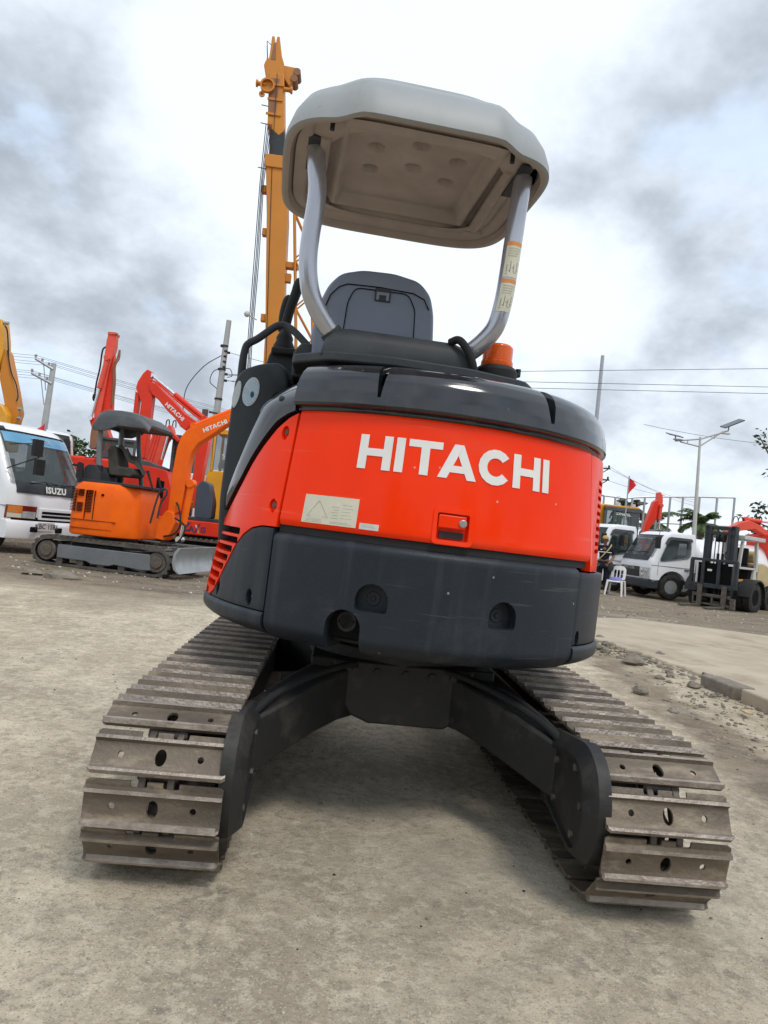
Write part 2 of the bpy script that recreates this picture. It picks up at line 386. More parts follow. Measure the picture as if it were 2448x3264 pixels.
# --- engine door
def door_prof(t, z, v):
    d = 0
    if z < 1.125: d -= .010 * ((1.125 - z) / .02) ** 2
    if z > 1.53: d -= .012 * ((z - 1.53) / .02) ** 2
    return d
dr = panel('engine_door', 'orange', -40.4, 46.0, 1.104, 1.548, th=.05, nu=96, nv=36, prof=door_prof, bev=0)
RH = RB(1.8, 1.165)
c2 = MB(); radial_box(1.9, 1.168, 0, 0, RH - .026, 1.0, mb=c2, poly=rect(-.057, .057, -.047, .047, .008)); cut(dr, c2, smooth=30)
up(dr)
def rim(w, h, t, z0, th, r0, r1):
    mb = MB(); o_ = round_poly(rect(-w / 2 - t, w / 2 + t, -h / 2 - t, h / 2 + t), .018, 4); i_ = round_poly(rect(-w / 2, w / 2, -h / 2, h / 2), .009, 4)
    a = RD(th + ROT); e = Vector((cos(a), sin(a), 0)); n = Vector((sin(a), -cos(a), 0)); c = Vector((CX, 0, z0))
    def L(p, r): return [c + n * (r - q[0] ** 2 / 1.8) + e * q[0] + Vector((0, 0, q[1] - .0)) - n * (q[1] * .106) for q in p]
    mb.loft([L(o_, r0), L([((p[0] * .96), p[1] * .96) for p in o_], r1), L(i_, r1), L(i_, r0 - .03)], cap=False); return mb
rim(.116, .096, .018, 1.168, 1.9, RH - .004, RH + .004).build('handle_surround', 'orange', dr, smooth=50)
hp = MB(); radial_box(1.7, 1.186, 0, 0, RH - .03, RH - .001, mb=hp, poly=rect(-.050, .050, -.023, .023, .004)); h_ = hp.build('door_handle', 'orange', dr, bevel=.003)
mb = MB(); radial_box(4.1, 1.184, 0, 0, RH - .01, RH + .006, mb=mb, poly=[(.0145 * cos(t), .0145 * sin(t)) for t in [2 * pi * k / 24 for k in range(24)]])
mb.build('key_lock', 'bolt', dr, bevel=.003, seg=3)
mb = MB(); radial_box(1.9, 1.141, 0, 0, RH - .03, RH - .015, mb=mb, poly=rect(-.044, .044, -.014, .010, .003)); mb.build('handle_pocket', 'frame', dr)
# big white lettering over the door
def letter_fn(s, z, t):
    zz = 1.335 + z * .985 + .004; a = -22.0 + math.degrees(s / .885); return SP(a, zz, RB(a, zz) + .0012 + t)
mb, wl = word_mb('HITACHI', .126, letter_fn, .0018)
mb.build('brand_lettering', 'white_letter', dr, smooth=0)
# warning labels
def lab(mb, th0, th1, z0, z1, off, nu=6):
    def fn(u, v, s):
        a = th0 + (th1 - th0) * u; z = z0 + (z1 - z0) * v; return SP(a, z, RB(a, z) + (off if not s else .0003))
    mb.grid(fn, nu, 2, thick=True); return mb
mb = MB(); mb.use('label'); lab(mb, -33.9, -20.0, 1.123, 1.226, .0014)
mb.use('label_print')
for (p, q) in (((-32.6, 1.148), (-29.9, 1.206)), ((-29.9, 1.206), (-27.2, 1.148)), ((-27.2, 1.148), (-32.6, 1.148))):
    A = Vector(p); B = Vector(q); d = (B - A); nrm = Vector((-d.y * 63, d.x / 63, 0)); 
    nn = Vector((d.y, -d.x)); nn = Vector((nn.x * 63 * 63, nn.y)); nn = nn / math.sqrt((nn.x / 63) ** 2 + nn.y ** 2) * .0016 if d.length else nn
    quad = [A + Vector((nn.x, nn.y)), B + Vector((nn.x, nn.y)), B - Vector((nn.x, nn.y)), A - Vector((nn.x, nn.y))]
    mb.add([SP(x, z, RB(x, z) + .002) for x, z in quad], [(0, 1, 2, 3)])
for k in range(3): lab(mb, -33 + k * .3, -28.5, 1.128 + k * .005, 1.1295 + k * .005, .0018)
for k in range(5): lab(mb, -26.4 + (k % 2) * .4, -24.6, 1.148 + k * .010, 1.150 + k * .010, .0018); lab(mb, -23.9, -21.2 - (k % 3) * .3, 1.150 + k * .012, 1.1515 + k * .012, .0018)
lab(mb, -26.4, -21.0, 1.129, 1.1305, .0018); lab(mb, -26.4, -22.0, 1.134, 1.1355, .0018)
mb.build('warning_label', None, dr, smooth=0)
mb = MB(); mb.use('label_grey'); lab(mb, -19.2, -14.7, 1.122, 1.144, .0014); mb.use('label_print'); lab(mb, -18.6, -15.4, 1.131, 1.1325, .0018); lab(mb, -18.6, -16, 1.136, 1.137, .0018)
mb.build('small_label', None, dr, smooth=0)

# --- orange cover on the left side: arched top, slotted lower part
SCT = [-41.2, -44, -48, -53, -58, -61.6, -66, -72.5, -78, -86, -100, -120]
SCZ = [1.530, 1.512, 1.470, 1.398, 1.318, 1.250, 1.185, 1.108, 1.085, 1.075, 1.07, 1.07]
def sc_top(t): return interp(SCT[::-1], SCZ[::-1], t)
def sc_low(t): return (interp(SKT[::-1], SKZ[::-1], t) if t > -72 else .768) + .006
sc = panel('side_cover', 'orange', -41.2, -108, sc_low, sc_top, nu=90, nv=30, dr=.001, bev=0)
c2 = MB()
for k in range(8):
    z = 1.055 - k * .0385; h = .0275 - k * .0003
    # right end follows the skirt curve
    tr = max([t for t in [-48 - .25 * i for i in range(120)] if sk_top(t) < z + .016] + [-76]) - 1.7 if z > .80 else -73.6
    tr = min(tr, -55.8); tl = -81.5 + k * .2
    w = RD(tr - tl) * .88; radial_box((tr + tl) / 2, z, 0, 0, .70, 1.1, mb=c2, poly=round_poly(rect(-w / 2, w / 2, -h / 2, h / 2), .008, 2))
cut(sc, c2, smooth=30)
for th, z in ((-44.6, 1.452), (-43.6, 1.168)):
    c2 = MB(); radial_box(th, z, 0, 0, RB(th, z) - .016, 1.1, mb=c2, poly=[(.021 * cos(t), .028 * sin(t)) for t in [2 * pi * k / 20 for k in range(20)]]); cut(sc, c2, smooth=30)
    mb = MB(); radial_box(th, z + .004, 0, 0, RB(th, z) - .02, RB(th, z) - .006, mb=mb, poly=[(.0115 * cos(t), .0115 * sin(t)) for t in [2 * pi * k / 12 for k in range(12)]]); mb.build('bolt', 'link', sc, bevel=.002)
up(sc)
# right side cover with grille
sc2 = panel('side_cover', 'orange', 46.9, 112, 1.066, 1.535, nu=60, nv=30, dr=-.004, bev=0)
c2 = MB()
for k in range(10):
    radial_box(60, 1.15 + k * .032, 0, 0, .7, 1.1, mb=c2, poly=round_poly(rect(-.07, .09, -.009, .009), .006, 2))
cut(sc2, c2, smooth=30); up(sc2)

# --- black glossy hood cap
def hood_pt(t, v):
    P = [(0, .0, 1.556), (.06, .020, 1.558), (.14, .029, 1.568), (.34, .024, 1.612), (.56, .012, 1.662), (.68, -.004, 1.692), (.76, -.024, 1.712), (.84, -.055, 1.728), (.92, -.10, 1.738), (1, -.16, 1.746)]
    d = interp([p[0] for p in P], [p[1] for p in P], v); z = interp([p[0] for p in P], [p[2] for p in P], v)
    return .858 + d, z
def hood_fn(u, v, s):
    t = -41.5 + (118 + 41.5) * u; r, z = hood_pt(t, v)
    r -= .045 * smoothstep(28, 80, t)
    if s: r -= .03; z -= .02
    return SP(t, z, r)
mb = MB(); mb.grid(hood_fn, 110, 28, thick=True); hood = mb.build('hood', 'dark_gloss', EX, smooth=50)
for th, w0, w1 in ((-18.6, .055, .012), (25.0, .060, .022)):
    c2 = MB(); a = RD(th + ROT); e = Vector((cos(a), sin(a), 0)); n = Vector((sin(a), -cos(a), 0)); cc = Vector((CX, 0, 0))
    def V(x, r, z): return cc + e * x + n * r + Vector((0, 0, z))
    c2.add([V(-w1, 1.0, 1.585), V(w1, 1.0, 1.585), V(w0, 1.0, 1.80), V(-w0, 1.0, 1.80), V(-.004, .850, 1.60), V(.004, .850, 1.60), V(.014, .64, 1.80), V(-.014, .64, 1.80)],
           [(0, 1, 2, 3), (0, 3, 7, 4), (1, 5, 6, 2), (3, 2, 6, 7), (0, 4, 5, 1), (4, 7, 6, 5)]); cut(hood, c2, smooth=35)
up(hood)
mb = MB()
for th, w0, w1 in ((-18.6, .040, .012), (25.0, .042, .018)):
    a = RD(th + ROT); e = Vector((cos(a), sin(a), 0)); n = Vector((sin(a), -cos(a), 0)); cc = Vector((CX, 0, 0))
    def V(x, r, z): return cc + e * x + n * r + Vector((0, 0, z))
    mb.add([V(-.05, .80, 1.56), V(.05, .80, 1.56), V(.06, .67, 1.735), V(-.06, .67, 1.735)], [(0, 1, 2, 3)])
up(mb.build('hood_groove', 'dark_matte', EX, smooth=0))
# flat deck on top of the hood and the step under the beam
mb = MB(); dk = [SP(-46 + 164 * k / 50, 1.742, .715) for k in range(51)] + [Vector((-.70, .7, 0))]
mb.prism([(p.x, p.y) for p in dk], 'z', 1.70, 1.752); up(mb.build('deck', 'dark_gloss', EX, bevel=.008))
mb = MB(); st = round_poly([(-.60, -.50), (-.45, -.635), (-.2, -.685), (.10, -.665), (.34, -.585), (.40, -.48), (.40, .1), (-.60, .1)], .03, 3)
mb.prism(st, 'z', 1.752, 1.790); up(mb.build('deck_step', 'dark_matte', EX, bevel=.008))
# hood side band sweeping down the left flank
BDT = [-41.8, -46, -51, -56, -61, -66, -72, -80, -92, -115]; BDZ = [1.735, 1.715, 1.672, 1.605, 1.515, 1.415, 1.30, 1.21, 1.13, 1.09]
def bd_top(t): return interp(BDT[::-1], BDZ[::-1], t)
def bd_prof(t, z, v):
    e = .012 + .012 * sin(pi * min(1, max(0, v)))
    if z > 1.56: e -= .20 * ((z - 1.56) / .19) ** 1.6
    return e
bd = panel('hood_side_band', 'dark_gloss', -41.9, -115, lambda t: sc_top(t) + .012 + .02 * smoothstep(-41, -50, t), bd_top, nu=60, nv=16, prof=bd_prof, bev=.004); up(bd)
for th, z in ((-46.5, 1.655), (-47.8, 1.585)):
    mb = MB(); r = RB(th, z) + .012 + .012 - (.20 * max(0, (z - 1.56) / .19) ** 1.6 if z > 1.56 else 0); p = SP(th, z, r - .003); mb.sphere(p, .013, 12, 8, (1, 1, 1)); mb.build('bolt', 'dark_matte', bd)

# --- left console / cab corner, stickers
def pil(y):
    k = (y + .24) / .6
    return [(-.842, 1.00), (-.853, 1.20), (-.850, 1.42), (-.848, 1.60), (-.843, 1.72), (-.815, 1.765), (-.74, 1.80), (-.66, 1.815), (-.625, 1.79), (-.60, 1.72), (-.615, 1.60), (-.67, 1.45), (-.73, 1.25), (-.77, 1.00)]
mb = MB(); l0 = round_poly(pil(0), .03, 4)
cxp = sum(p[0] for p in l0) / len(l0); czp = sum(p[1] for p in l0) / len(l0)
mb.loft([[Vector((cxp + (p[0] - cxp) * k, y, czp + (p[1] - czp) * (1 - (1 - k) * .3))) for p in l0] for y, k in ((-.262, .86), (-.256, .93), (-.244, .975), (-.225, 1.), (.30, 1.0), (.36, .97))])
con = upn(mb.build('console_side', 'dark_matte', EX, smooth=45))
for x, z, rx, rz_, m2 in ((-.826, 1.650, .015, .060, 'decal_white'), (-.766, 1.668, .034, .064, 'decal_blue')):
    mb = MB(); mb.use('decal_white'); el = lambda k, y: [Vector((x + rx * k * cos(t) + .12 * rz_ * k * sin(t), y, z + rz_ * k * sin(t))) for t in [2 * pi * q / 28 for q in range(28)]]
    mb.loft([el(1, -.2625), el(1, -.2650)]); mb.use(m2); mb.loft([el(.9, -.2655), el(.9, -.2662)])
    if m2 == 'decal_blue':
        mb.use('navy'); mb.loft([[Vector((x + .007 + .008 * cos(t), y, z - .012 + .014 * sin(t))) for t in [2 * pi * q / 14 for q in range(14)]] for y in (-.2667, -.2675)])
        mb.use('decal_white')
        for q in range(14):
            t = 2 * pi * q / 14; mb.box((x + rx * .74 * cos(t) + .1 * rz_ * sin(t), -.2665, z + rz_ * .74 * sin(t)), (.004, .001, .008))
    mb.build('round_sticker', None, con, smooth=0)
mb = MB(); mb.box((-.692, -.264, 1.560), (.012, .004, .026), R=Matrix.Rotation(RD(25), 3, 'Y')); mb.build('reflector', 'orange', con)
# handrail, lever and lever console
def hr(pts, r=.015): mb = MB(); mb.tube(spline(pts, 5), r, 10); return mb
upn(hr([(-.825, -.2, 1.70), (-.826, -.2, 1.80), (-.82, -.2, 1.868), (-.806, -.2, 1.893), (-.77, -.2, 1.918), (-.715, -.2, 1.968), (-.685, -.2, 1.988), (-.652, -.2, 1.988), (-.61, -.22, 1.962), (-.55, -.25, 1.905), (-.47, -.28, 1.83)], .0165).build('handrail', 'dark_matte', EX))
mb = MB(); mb.prism(round_poly([(-.755, 1.74), (-.75, 1.86), (-.735, 1.93), (-.66, 1.95), (-.605, 1.92), (-.59, 1.74)], .03, 3), 'y', .02, .42); lc = upn(mb.build('lever_console', 'dark_matte', EX, bevel=.012))
mb = MB(); mb.bb(-.73, -.605, -.012, .025, 1.905, 1.94); mb.build('armrest_pad', 'black', lc, bevel=.01)
mb = MB(); mb.bb(-.745, -.60, -.006, .025, 1.75, 1.80); mb.build('console_foot', 'black', lc, bevel=.01)
mb = MB(); mb.bb(-.592, -.55, .06, .14, 1.76, 1.90); mb.build('console_trim', 'label_grey', lc, bevel=.012)
mb = MB(); mb.loft([[Vector((-.685 + r * cos(t), .12 + r * sin(t), z)) for t in [2 * pi * q / 14 for q in range(14)]] for r, z in ((.055, 1.93), (.05, 1.96), (.052, 1.975), (.04, 2.0), (.042, 2.015), (.028, 2.045), (.014, 2.06))]); mb.build('lever_boot', 'black', lc, smooth=60)
mb = MB(); mb.tube(spline([(-.69, .12, 2.04), (-.685, .12, 2.10), (-.672, .11, 2.17), (-.655, .10, 2.23), (-.642, .095, 2.28), (-.628, .09, 2.305)], 4), [.017, .018, .021, .023, .024, .024, .024, .024, .024, .024, .025, .025, .025, .025, .026, .027, .027, .026, .025, .022, .012][:21], 12)
mb.tube(spline([(-.715, .17, 2.06), (-.71, .17, 2.14), (-.700, .17, 2.21), (-.692, .17, 2.245)], 4), [.014, .015, .018, .02, .021, .022, .022, .022, .022, .02, .018, .014, .008], 10)
mb.build('control_lever', 'black', lc, smooth=60)

# --- beam, posts, canopy
def bx(y): return [(-.475, 1.782), (-.46, 1.86), (-.425, 1.905), (-.36, 1.912), (.05, 1.905), (.105, 1.885), (.135, 1.85), (.16, 1.782)]
mb = MB(); mb.loft([[Vector((p[0] * k + .0 + (-.157) * (1 - k), y, 1.782 + (p[1] - 1.782) * h)) for p in bx(0)] for y, k, h in ((-.615, 1.0, .55), (-.60, 1.0, .80), (-.565, 1.0, 1.0), (-.44, .98, 1.0), (-.40, .97, .8))])
beam = upn(mb.build('canopy_beam', 'dark_matte', EX, bevel=.01, smooth=30))
PL = spline([(-.36, -.52, 1.82), (-.425, -.54, 1.875), (-.487, -.57, 1.945), (-.535, -.59, 2.03), (-.556, -.60, 2.14), (-.557, -.60, 2.25), (-.551, -.60, 2.36), (-.552, -.60, 2.44), (-.566, -.60, 2.53), (-.582, -.60, 2.66)], 6)
PR = spline([(.03, -.52, 1.80), (.105, -.54, 1.865), (.165, -.57, 1.92), (.208, -.59, 1.985), (.226, -.60, 2.08), (.235, -.60, 2.20), (.243, -.60, 2.36), (.250, -.60, 2.5), (.262, -.60, 2.66)], 6)
for pts, sg in ((PL, -1), (PR, 1)):
    mb = MB(); mb.tube(pts, .0365, 20); post = upn(mb.build('canopy_post', 'silver', EX, smooth=60))
    if sg < 0:
        mb = MB(); mb.tube([Vector((-.372, -.525, 1.815)), Vector((-.418, -.538, 1.868)), Vector((-.445, -.55, 1.897))], [.052, .046, .044], 18); mb.build('post_socket', 'dark_matte', beam)
    else:
        mb = MB(); mb.tube([Vector((.03, -.52, 1.80)), Vector((.105, -.54, 1.862))], [.05, .045], 18); mb.build('post_socket', 'dark_matte', beam)
        # safety stickers wrapped on the post
        def ring(z): return interp([p.z for p in pts], [p.x for p in pts], z), interp([p.z for p in pts], [p.y for p in pts], z)
        for z0, z1, nm in ((2.172, 2.315, 'a'), (2.035, 2.165, 'b')):
            mb = MB()
            def strip(a0, a1, za, zb, off):
                def fn(u, v, s):
                    z = za + (zb - za) * v; x, y = ring(z); a = RD(a0 + (a1 - a0) * u); return Vector((x + (.0367 + off) * cos(a), y + (.0367 + off) * sin(a), z))
                mb.grid(fn, 10, 6)
            mb.use('label'); strip(225, 330, z0, z1, .0008); mb.use('orange_print'); strip(225, 330, z1 - .016, z1, .0013)
            mb.use('ink')
            for q in range(5): strip(240 + q * 17, 250 + q * 17, z0 + .012 + (q * 37 % 5) * .006, z0 + .014 + (q * 37 % 5) * .006, .0014)
            for q in range(4): strip(243 + q * 21, 246 + q * 21, z0 + .02, z0 + .05 + (q % 2) * .012, .0014)
            mb.use('label_print')
            for q in range(4): strip(240, 318 - q * 6, z1 - .030 - q * .010, z1 - .026 - q * .010, .0013)
            mb.build('safety_sticker', None, post, smooth=60)
def roof_outline(k, dz=0):
    """plan loop of the roof, k = inset in metres"""
    hw, hl, r = .530 - k, .475 - k, .16
    pts = []
    N = 96
    for i in range(N):
        t = 2 * pi * i / N; c_, s_ = cos(t), sin(t); e = 2 / 4.6
        x = hw * (abs(c_) ** e) * (1 if c_ > 0 else -1); y = hl * (abs(s_) ** e) * (1 if s_ > 0 else -1)
        # rear edge bulges between two shoulders; sides pinch slightly
        if y < 0:
            bul = (1 - smoothstep(.24, .36, abs(x + .0))) * smoothstep(-.05, -.3, y); y -= .062 * bul * (1 - k * 1.2)
        pts.append((x, y))
    return pts
RC = Vector((-.190, -.375, 0)); RR = Matrix.Rotation(RD(5.5), 3, 'Z')
def roof_loop(k, z, zb=0):
    return [RR @ Vector((x, y, 0)) + RC + Vector((0, 0, z + zb * (1 - smoothstep(.22, .36, abs(x))) * smoothstep(0., -.3, y))) for x, y in roof_outline(k)]
mb = MB(); mb.use('roof')
mb.loft([roof_loop(.012, 2.566), roof_loop(0, 2.57), roof_loop(.002, 2.60), roof_loop(.02, 2.66), roof_loop(.05, 2.715), roof_loop(.085, 2.748), roof_loop(.115, 2.762), roof_loop(.15, 2.772), roof_loop(.175, 2.795), roof_loop(.20, 2.835), roof_loop(.225, 2.858), roof_loop(.26, 2.872), roof_loop(.33, 2.885), roof_loop(.43, 2.892)], cap=False)
lp = roof_loop(.43, 2.892); mb.add(lp, [tuple(range(len(lp)))])
mb.use('roof_under')
mb.loft([roof_loop(.012, 2.566), roof_loop(.028, 2.568), roof_loop(.034, 2.585), roof_loop(.05, 2.605), roof_loop(.10, 2.60), roof_loop(.115, 2.592), roof_loop(.155, 2.592)][:7], cap=False)
# recess step and the ceiling of the panel
def rec(x0, x1, y0, y1, r, z): return [RR @ Vector((p[0], p[1], 0)) + RC + Vector((0, 0, z)) for p in round_poly([(x0, y0), (x1, y0), (x1, y1), (x0, y1)], r, 6)]
roof = mb.build('canopy_roof', None, EX, smooth=55, fix=False)
for o_ in (roof,):
    bm = bmesh.new(); bm.from_mesh(roof.data); bmesh.ops.remove_doubles(bm, verts=bm.verts, dist=1e-4); bmesh.ops.recalc_face_normals(bm, faces=bm.faces); bm.to_mesh(roof.data); bm.free(); shade(roof, 55)
upn(roof)
mb = MB()
def lining(u, v, s):
    x = -.49 + .98 * u; y = -.485 + .93 * v
    f_ = ((abs(x) / .482) ** 4.6 + (abs(y + .012) / .437) ** 4.6) ** (1 / 4.6)
    if f_ > 1: x /= f_; y = (y + .012) / f_ - .012
    # height: raised panel inside, ledge around, cross step at the front
    e = min(x + .285, .275 - x, y + .375, .235 - y)
    z = 2.588 + .045 * smoothstep(-.010, .022, e)
    z -= .012 * smoothstep(.012, .03, x + .29) * 0
    g = min(x + .36, .36 - x, y + .42, .40 - y, )
    if y > .245: z += .022 * smoothstep(.25, .262, y) * (1 - smoothstep(.315, .33, y)) * smoothstep(-.34, -.31, x) * (1 - smoothstep(.31, .34, x))
    for dx, dy in ((-.17, -.20), (0, -.27), (-.17, -.03), (0, -.10), (.165, -.20), (.155, -.03)):
        d = math.hypot((x - dx) / 1.05, y - dy) / .034; z += .030 * (1 - smoothstep(.72, 1.0, d))
    if abs(x) > .30 and y < .30: z += .028 * smoothstep(.30, .33, abs(x)) * (1 - smoothstep(.40, .43, abs(x)))
    return RR @ Vector((x, y, 0)) + RC + Vector((0, 0, z))
mb.grid(lining, 130, 124); mb.build('roof_lining', 'roof_under', roof, smooth=60)
mb = MB()
for x, y in ((-.355, -.385), (.33, -.40)):
    p = RR @ Vector((x, y, 0)) + RC; mb.cyl((p.x, p.y, 2.565), (p.x, p.y, 2.60), .009, n=10)
mb.build('roof_bolt', 'frame', roof)
# rail under the roof on the right
for x0 in (.36, -.37):
    mb = MB(); a = RR @ Vector((x0, -.28, 0)) + RC; b_ = RR @ Vector((x0, .22, 0)) + RC; mb.tube([a + Vector((0, 0, 2.60)), b_ + Vector((0, 0, 2.575))], .022, 12); mb.build('roof_rail', 'roof_under', roof)
for px_, w_ in ((-.572, .085), (.262, .095)):
    mb = MB(); mb.box((px_, -.555, 2.594), (w_, .26, .012), R=RR); mb.build('recess_shade_plate', 'dark_matte', roof, bevel=.004)  # dark plate stands in for the shade inside each post recess
# coiled cable and beacon
mb = MB(); ax = spline([(.035, -.585, 1.90), (.065, -.615, 1.905), (.10, -.63, 1.865), (.125, -.63, 1.815), (.135, -.62, 1.785)], 30); n_ = len(ax); pts = []
for i, p in enumerate(ax):
    for j in range(3):
        t = 2 * pi * (i * 3 + j) / 9.; d = (ax[min(i + 1, n_ - 1)] - ax[max(i - 1, 0)]).normalized(); x_, y_ = frame_of(d); pts.append(p + (x_ * cos(t) + y_ * sin(t)) * .0125)
mb.tube(pts, .0042, 5); upn(mb.build('coiled_cable', 'black', EX, smooth=60))
bc = Vector((.255, -.46, 0))
mb = MB(); mb.lathe([(.082, 1.775), (.086, 1.80), (.088, 1.835), (.078, 1.85), (.068, 1.853)], 30, Matrix.Translation(bc)); bk = upn(mb.build('beacon_base', 'black', EX, bevel=.003))
mb = MB(); pr = [(.064, 1.853), (.067, 1.860), (.066, 1.876)]
for k in range(6): z = 1.878 + k * .0095; pr += [(.0615, z), (.0625, z + .005), (.0615, z + .009)]
pr += [(.060, 1.938), (.052, 1.945), (.03, 1.947)]
mb.lathe(pr, 36, Matrix.Translation(bc)); mb.build('beacon_lens', 'amber', bk, smooth=30)
mb = MB(); mb.lathe([(.03, 1.853), (.03, 1.90), (.022, 1.925)], 16, Matrix.Translation(bc)); mb.build('beacon_reflector', 'orange', bk)
mb = MB(); mb.tube([bc + Vector((.07, .02, 1.83)), bc + Vector((.10, .03, 1.842)), bc + Vector((.10, .03, 1.865))], [.014, .014, .012], 10); mb.build('beacon_clip', 'black', bk)
mb = MB(); mb.box((bc.x, bc.y, 1.765), (.22, .2, .03)); upn(mb.build('beacon_mount', 'dark_matte', EX, bevel=.01))

# --- seat
so = round_poly([(-.525, 1.80), (-.535, 1.95), (-.515, 2.09), (-.485, 2.175), (-.435, 2.235), (-.34, 2.263), (-.20, 2.265), (-.085, 2.242), (-.03, 2.185), (-.008, 2.10), (.002, 1.95), (.002, 1.80)], .03, 4)
mb = MB(); cxp, czp = -.26, 2.0
mb.loft([[Vector((cxp + (p[0] - cxp) * k, y + (.08 * (p[1] - 1.8)), czp + (p[1] - czp) * k)) for p in so] for y, k in ((-.318, .93), (-.312, .965), (-.298, .99), (-.28, 1.), (-.20, 1.0), (-.17, .97))])
seat = upn(mb.build('seat_back', 'seat', EX, smooth=50))
def seat_y(z): return -.3195 + .08 * (z - 1.8)
pn = round_poly([(-.405, 1.80), (-.392, 2.10), (-.365, 2.170), (-.13, 2.170), (-.095, 2.10), (-.085, 1.80)], [0, .02, .03, .03, .02, 0], 4)
mb = MB()
def line(p, w=.0035, lift=.0012):
    P = [Vector((x, seat_y(z) - lift, z)) for x, z in p]; mb.tube(P, w, 5)
line(pn[1:-1] if False else pn, .0022, .0005)
line([(-.50, 1.98), (-.492, 2.05), (-.468, 2.125), (-.435, 2.165), (-.40, 2.182), (-.26, 2.185), (-.11, 2.176), (-.06, 2.155), (-.035, 2.11)], .0024, .0005)
mb.build('panel_seam', 'void', seat)
mb = MB(); mb.prism(rect(-.277, -.208, 2.122, 2.180, .004), 'y', -.297, seat_y(2.15) - .0012); mb.build('latch_recess', 'dark_matte', seat)
mb = MB(); y = seat_y(2.15) - .002
mb.prism([(-.270, 2.128), (-.258, 2.128), (-.258, 2.150), (-.227, 2.150), (-.227, 2.128), (-.215, 2.128), (-.215, 2.162), (-.270, 2.162)], 'y', y - .004, y); mb.build('latch', 'seat', seat)
mb = MB(); mb.prism(rect(-.50, -.02, 1.79, 1.88), 'y', -.26, .25); upn(mb.build('seat_base', 'black', EX, bevel=.02))
mb = MB(); mb.prism([(-.60, 1.75), (-.60, 1.86), (-.57, 1.90), (-.50, 1.90), (-.48, 1.75)], 'y', -.30, .1); upn(mb.build('seat_side_box', 'dark_matte', EX, bevel=.01))
mb = MB(); mb.cyl((-.645, -.30, 1.80), (-.645, -.30, 1.815), .02, n=10); 

# ------------------------------------------------------------------ undercarriage
mb = MB(); mb.cyl((0, 0, .50), (0, 0, .72), .36, n=40); mb.cyl((0, 0, .57), (0, 0, .65), .40, n=40); mb.build('slewing_ring', 'frame', EX, bevel=.006)
mb = MB()
mb.prism([(-.29, .60), (-.245, .44), (-.20, .375), (-.12, .345), (.20, .345), (.26, .385), (.31, .60)], 'y', -.40, .45)
mb.bb(-.38, .40, -.38, .46, .555, .60); mb.build('center_frame', 'frame', EX, bevel=.01)
for sx in (-1, 1):
    for sy in (-1, 1):
        def V(x, y, z): return Vector((x * sx, y * sy + (0 if sy < 0 else .1), z))
        a, b_ = (V(.16, .16, 0), V(.60, .80, 0))
        loops = []
        for t, wz0, wz1, w in ((0, .36, .575, .20), (.35, .355, .56, .17), (.55, .33, .53, .15), (.8, .285, .478, .14), (1.0, .25, .45, .14)):
            c_ = a.lerp(b_, t); d = (b_ - a).normalized(); nn = Vector((-d.y, d.x, 0)) * w / 2
            loops.append([c_ - nn + Vector((0, 0, wz0)), c_ + nn + Vector((0, 0, wz0)), c_ + nn + Vector((0, 0, wz1)), c_ - nn + Vector((0, 0, wz1))])
        mb = MB(); mb.loft(loops); mb.build('frame_leg', 'frame', EX, bevel=.012)
G = .782; RW = .235; YE = .985; HC = .27     # track centre x, loop radius, wheel centre y / z
LOOP = 4 * YE + 2 * pi * RW; NS = 38
def loop_pt(s):
    s %= LOOP
    if s < 2 * YE: return Vector((0, -YE + s, HC + RW)), Vector((0, 1, 0))
    s -= 2 * YE
    if s < pi * RW: a = s / RW; return Vector((0, YE + RW * sin(a), HC + RW * cos(a))), Vector((0, cos(a), -sin(a)))
    s -= pi * RW
    if s < 2 * YE: return Vector((0, YE - s, HC - RW)), Vector((0, -1, 0))
    s -= 2 * YE; a = s / RW
    return Vector((0, -YE - RW * sin(a), HC - RW * cos(a))), Vector((0, -cos(a), sin(a)))
def make_shoe():
    W = .2; p = LOOP / NS
    # section along travel s (x) and height h (y): lip, ridge, pad, ridge
    sec_t = [(-.064, .003), (-.046, .003), (-.041, .020), (-.030, .022), (-.025, .009), (-.018, .006), (.040, .006), (.050, .010), (.057, .024), (.066, .025), (.072, .010)]
    sec_b = [(.066, -.004), (.050, -.003), (-.040, -.003), (-.064, -.005)]
    n = 2
    mb = MB(); poly = sec_t + sec_b
    loops = []
    for x, k in ((-W, .90), (-W + .010, 1), (W - .010, 1), (W, .90)):
        loops.append([Vector((x, s * k if abs(s) > .05 else s, h * (k if h > .008 else 1))) for s, h in poly])
    mb.loft(loops); o = mb.build('track_shoe', 'shoe', None, smooth=28)
    c = MB()
    for x in (-.047, .047): c.prism(round_poly(rect(x - .024, x + .024, -.10, -.047), .006, 2), 'z', -.05, .05)
    c.prism([(.017 * cos(t), .012 + .026 * sin(t)) for t in [2 * pi * k / 16 for k in range(16)]], 'z', -.05, .05)
    for x in (-.118, .118): c.prism([(x + .0095 * cos(t), .010 + .0105 * sin(t)) for t in [2 * pi * k / 12 for k in range(12)]], 'z', -.05, .05)
    cut(o, c, smooth=28); o.data.materials.append(M['shoe_edge'])
    for f in o.data.polygons:
        if f.center.z > .0165: f.material_index = len(o.data.materials) - 1
    return o
shoe0 = make_shoe()
def make_links():
    mb = MB()
    for x in (-.042, .042):
        mb.prism(round_poly([(-.088, -.052), (-.06, -.062), (.06, -.062), (.088, -.052), (.088, -.022), (.05, -.006), (-.05, -.006), (-.088, -.022)], .012, 2), 'x', x - .011, x + .011)
    mb.cyl((-.06, -.074, -.035), (.06, -.074, -.035), .017, n=12)
    return mb.build('track_link', 'link', None, bevel=.003)
link0 = make_links()
first = True
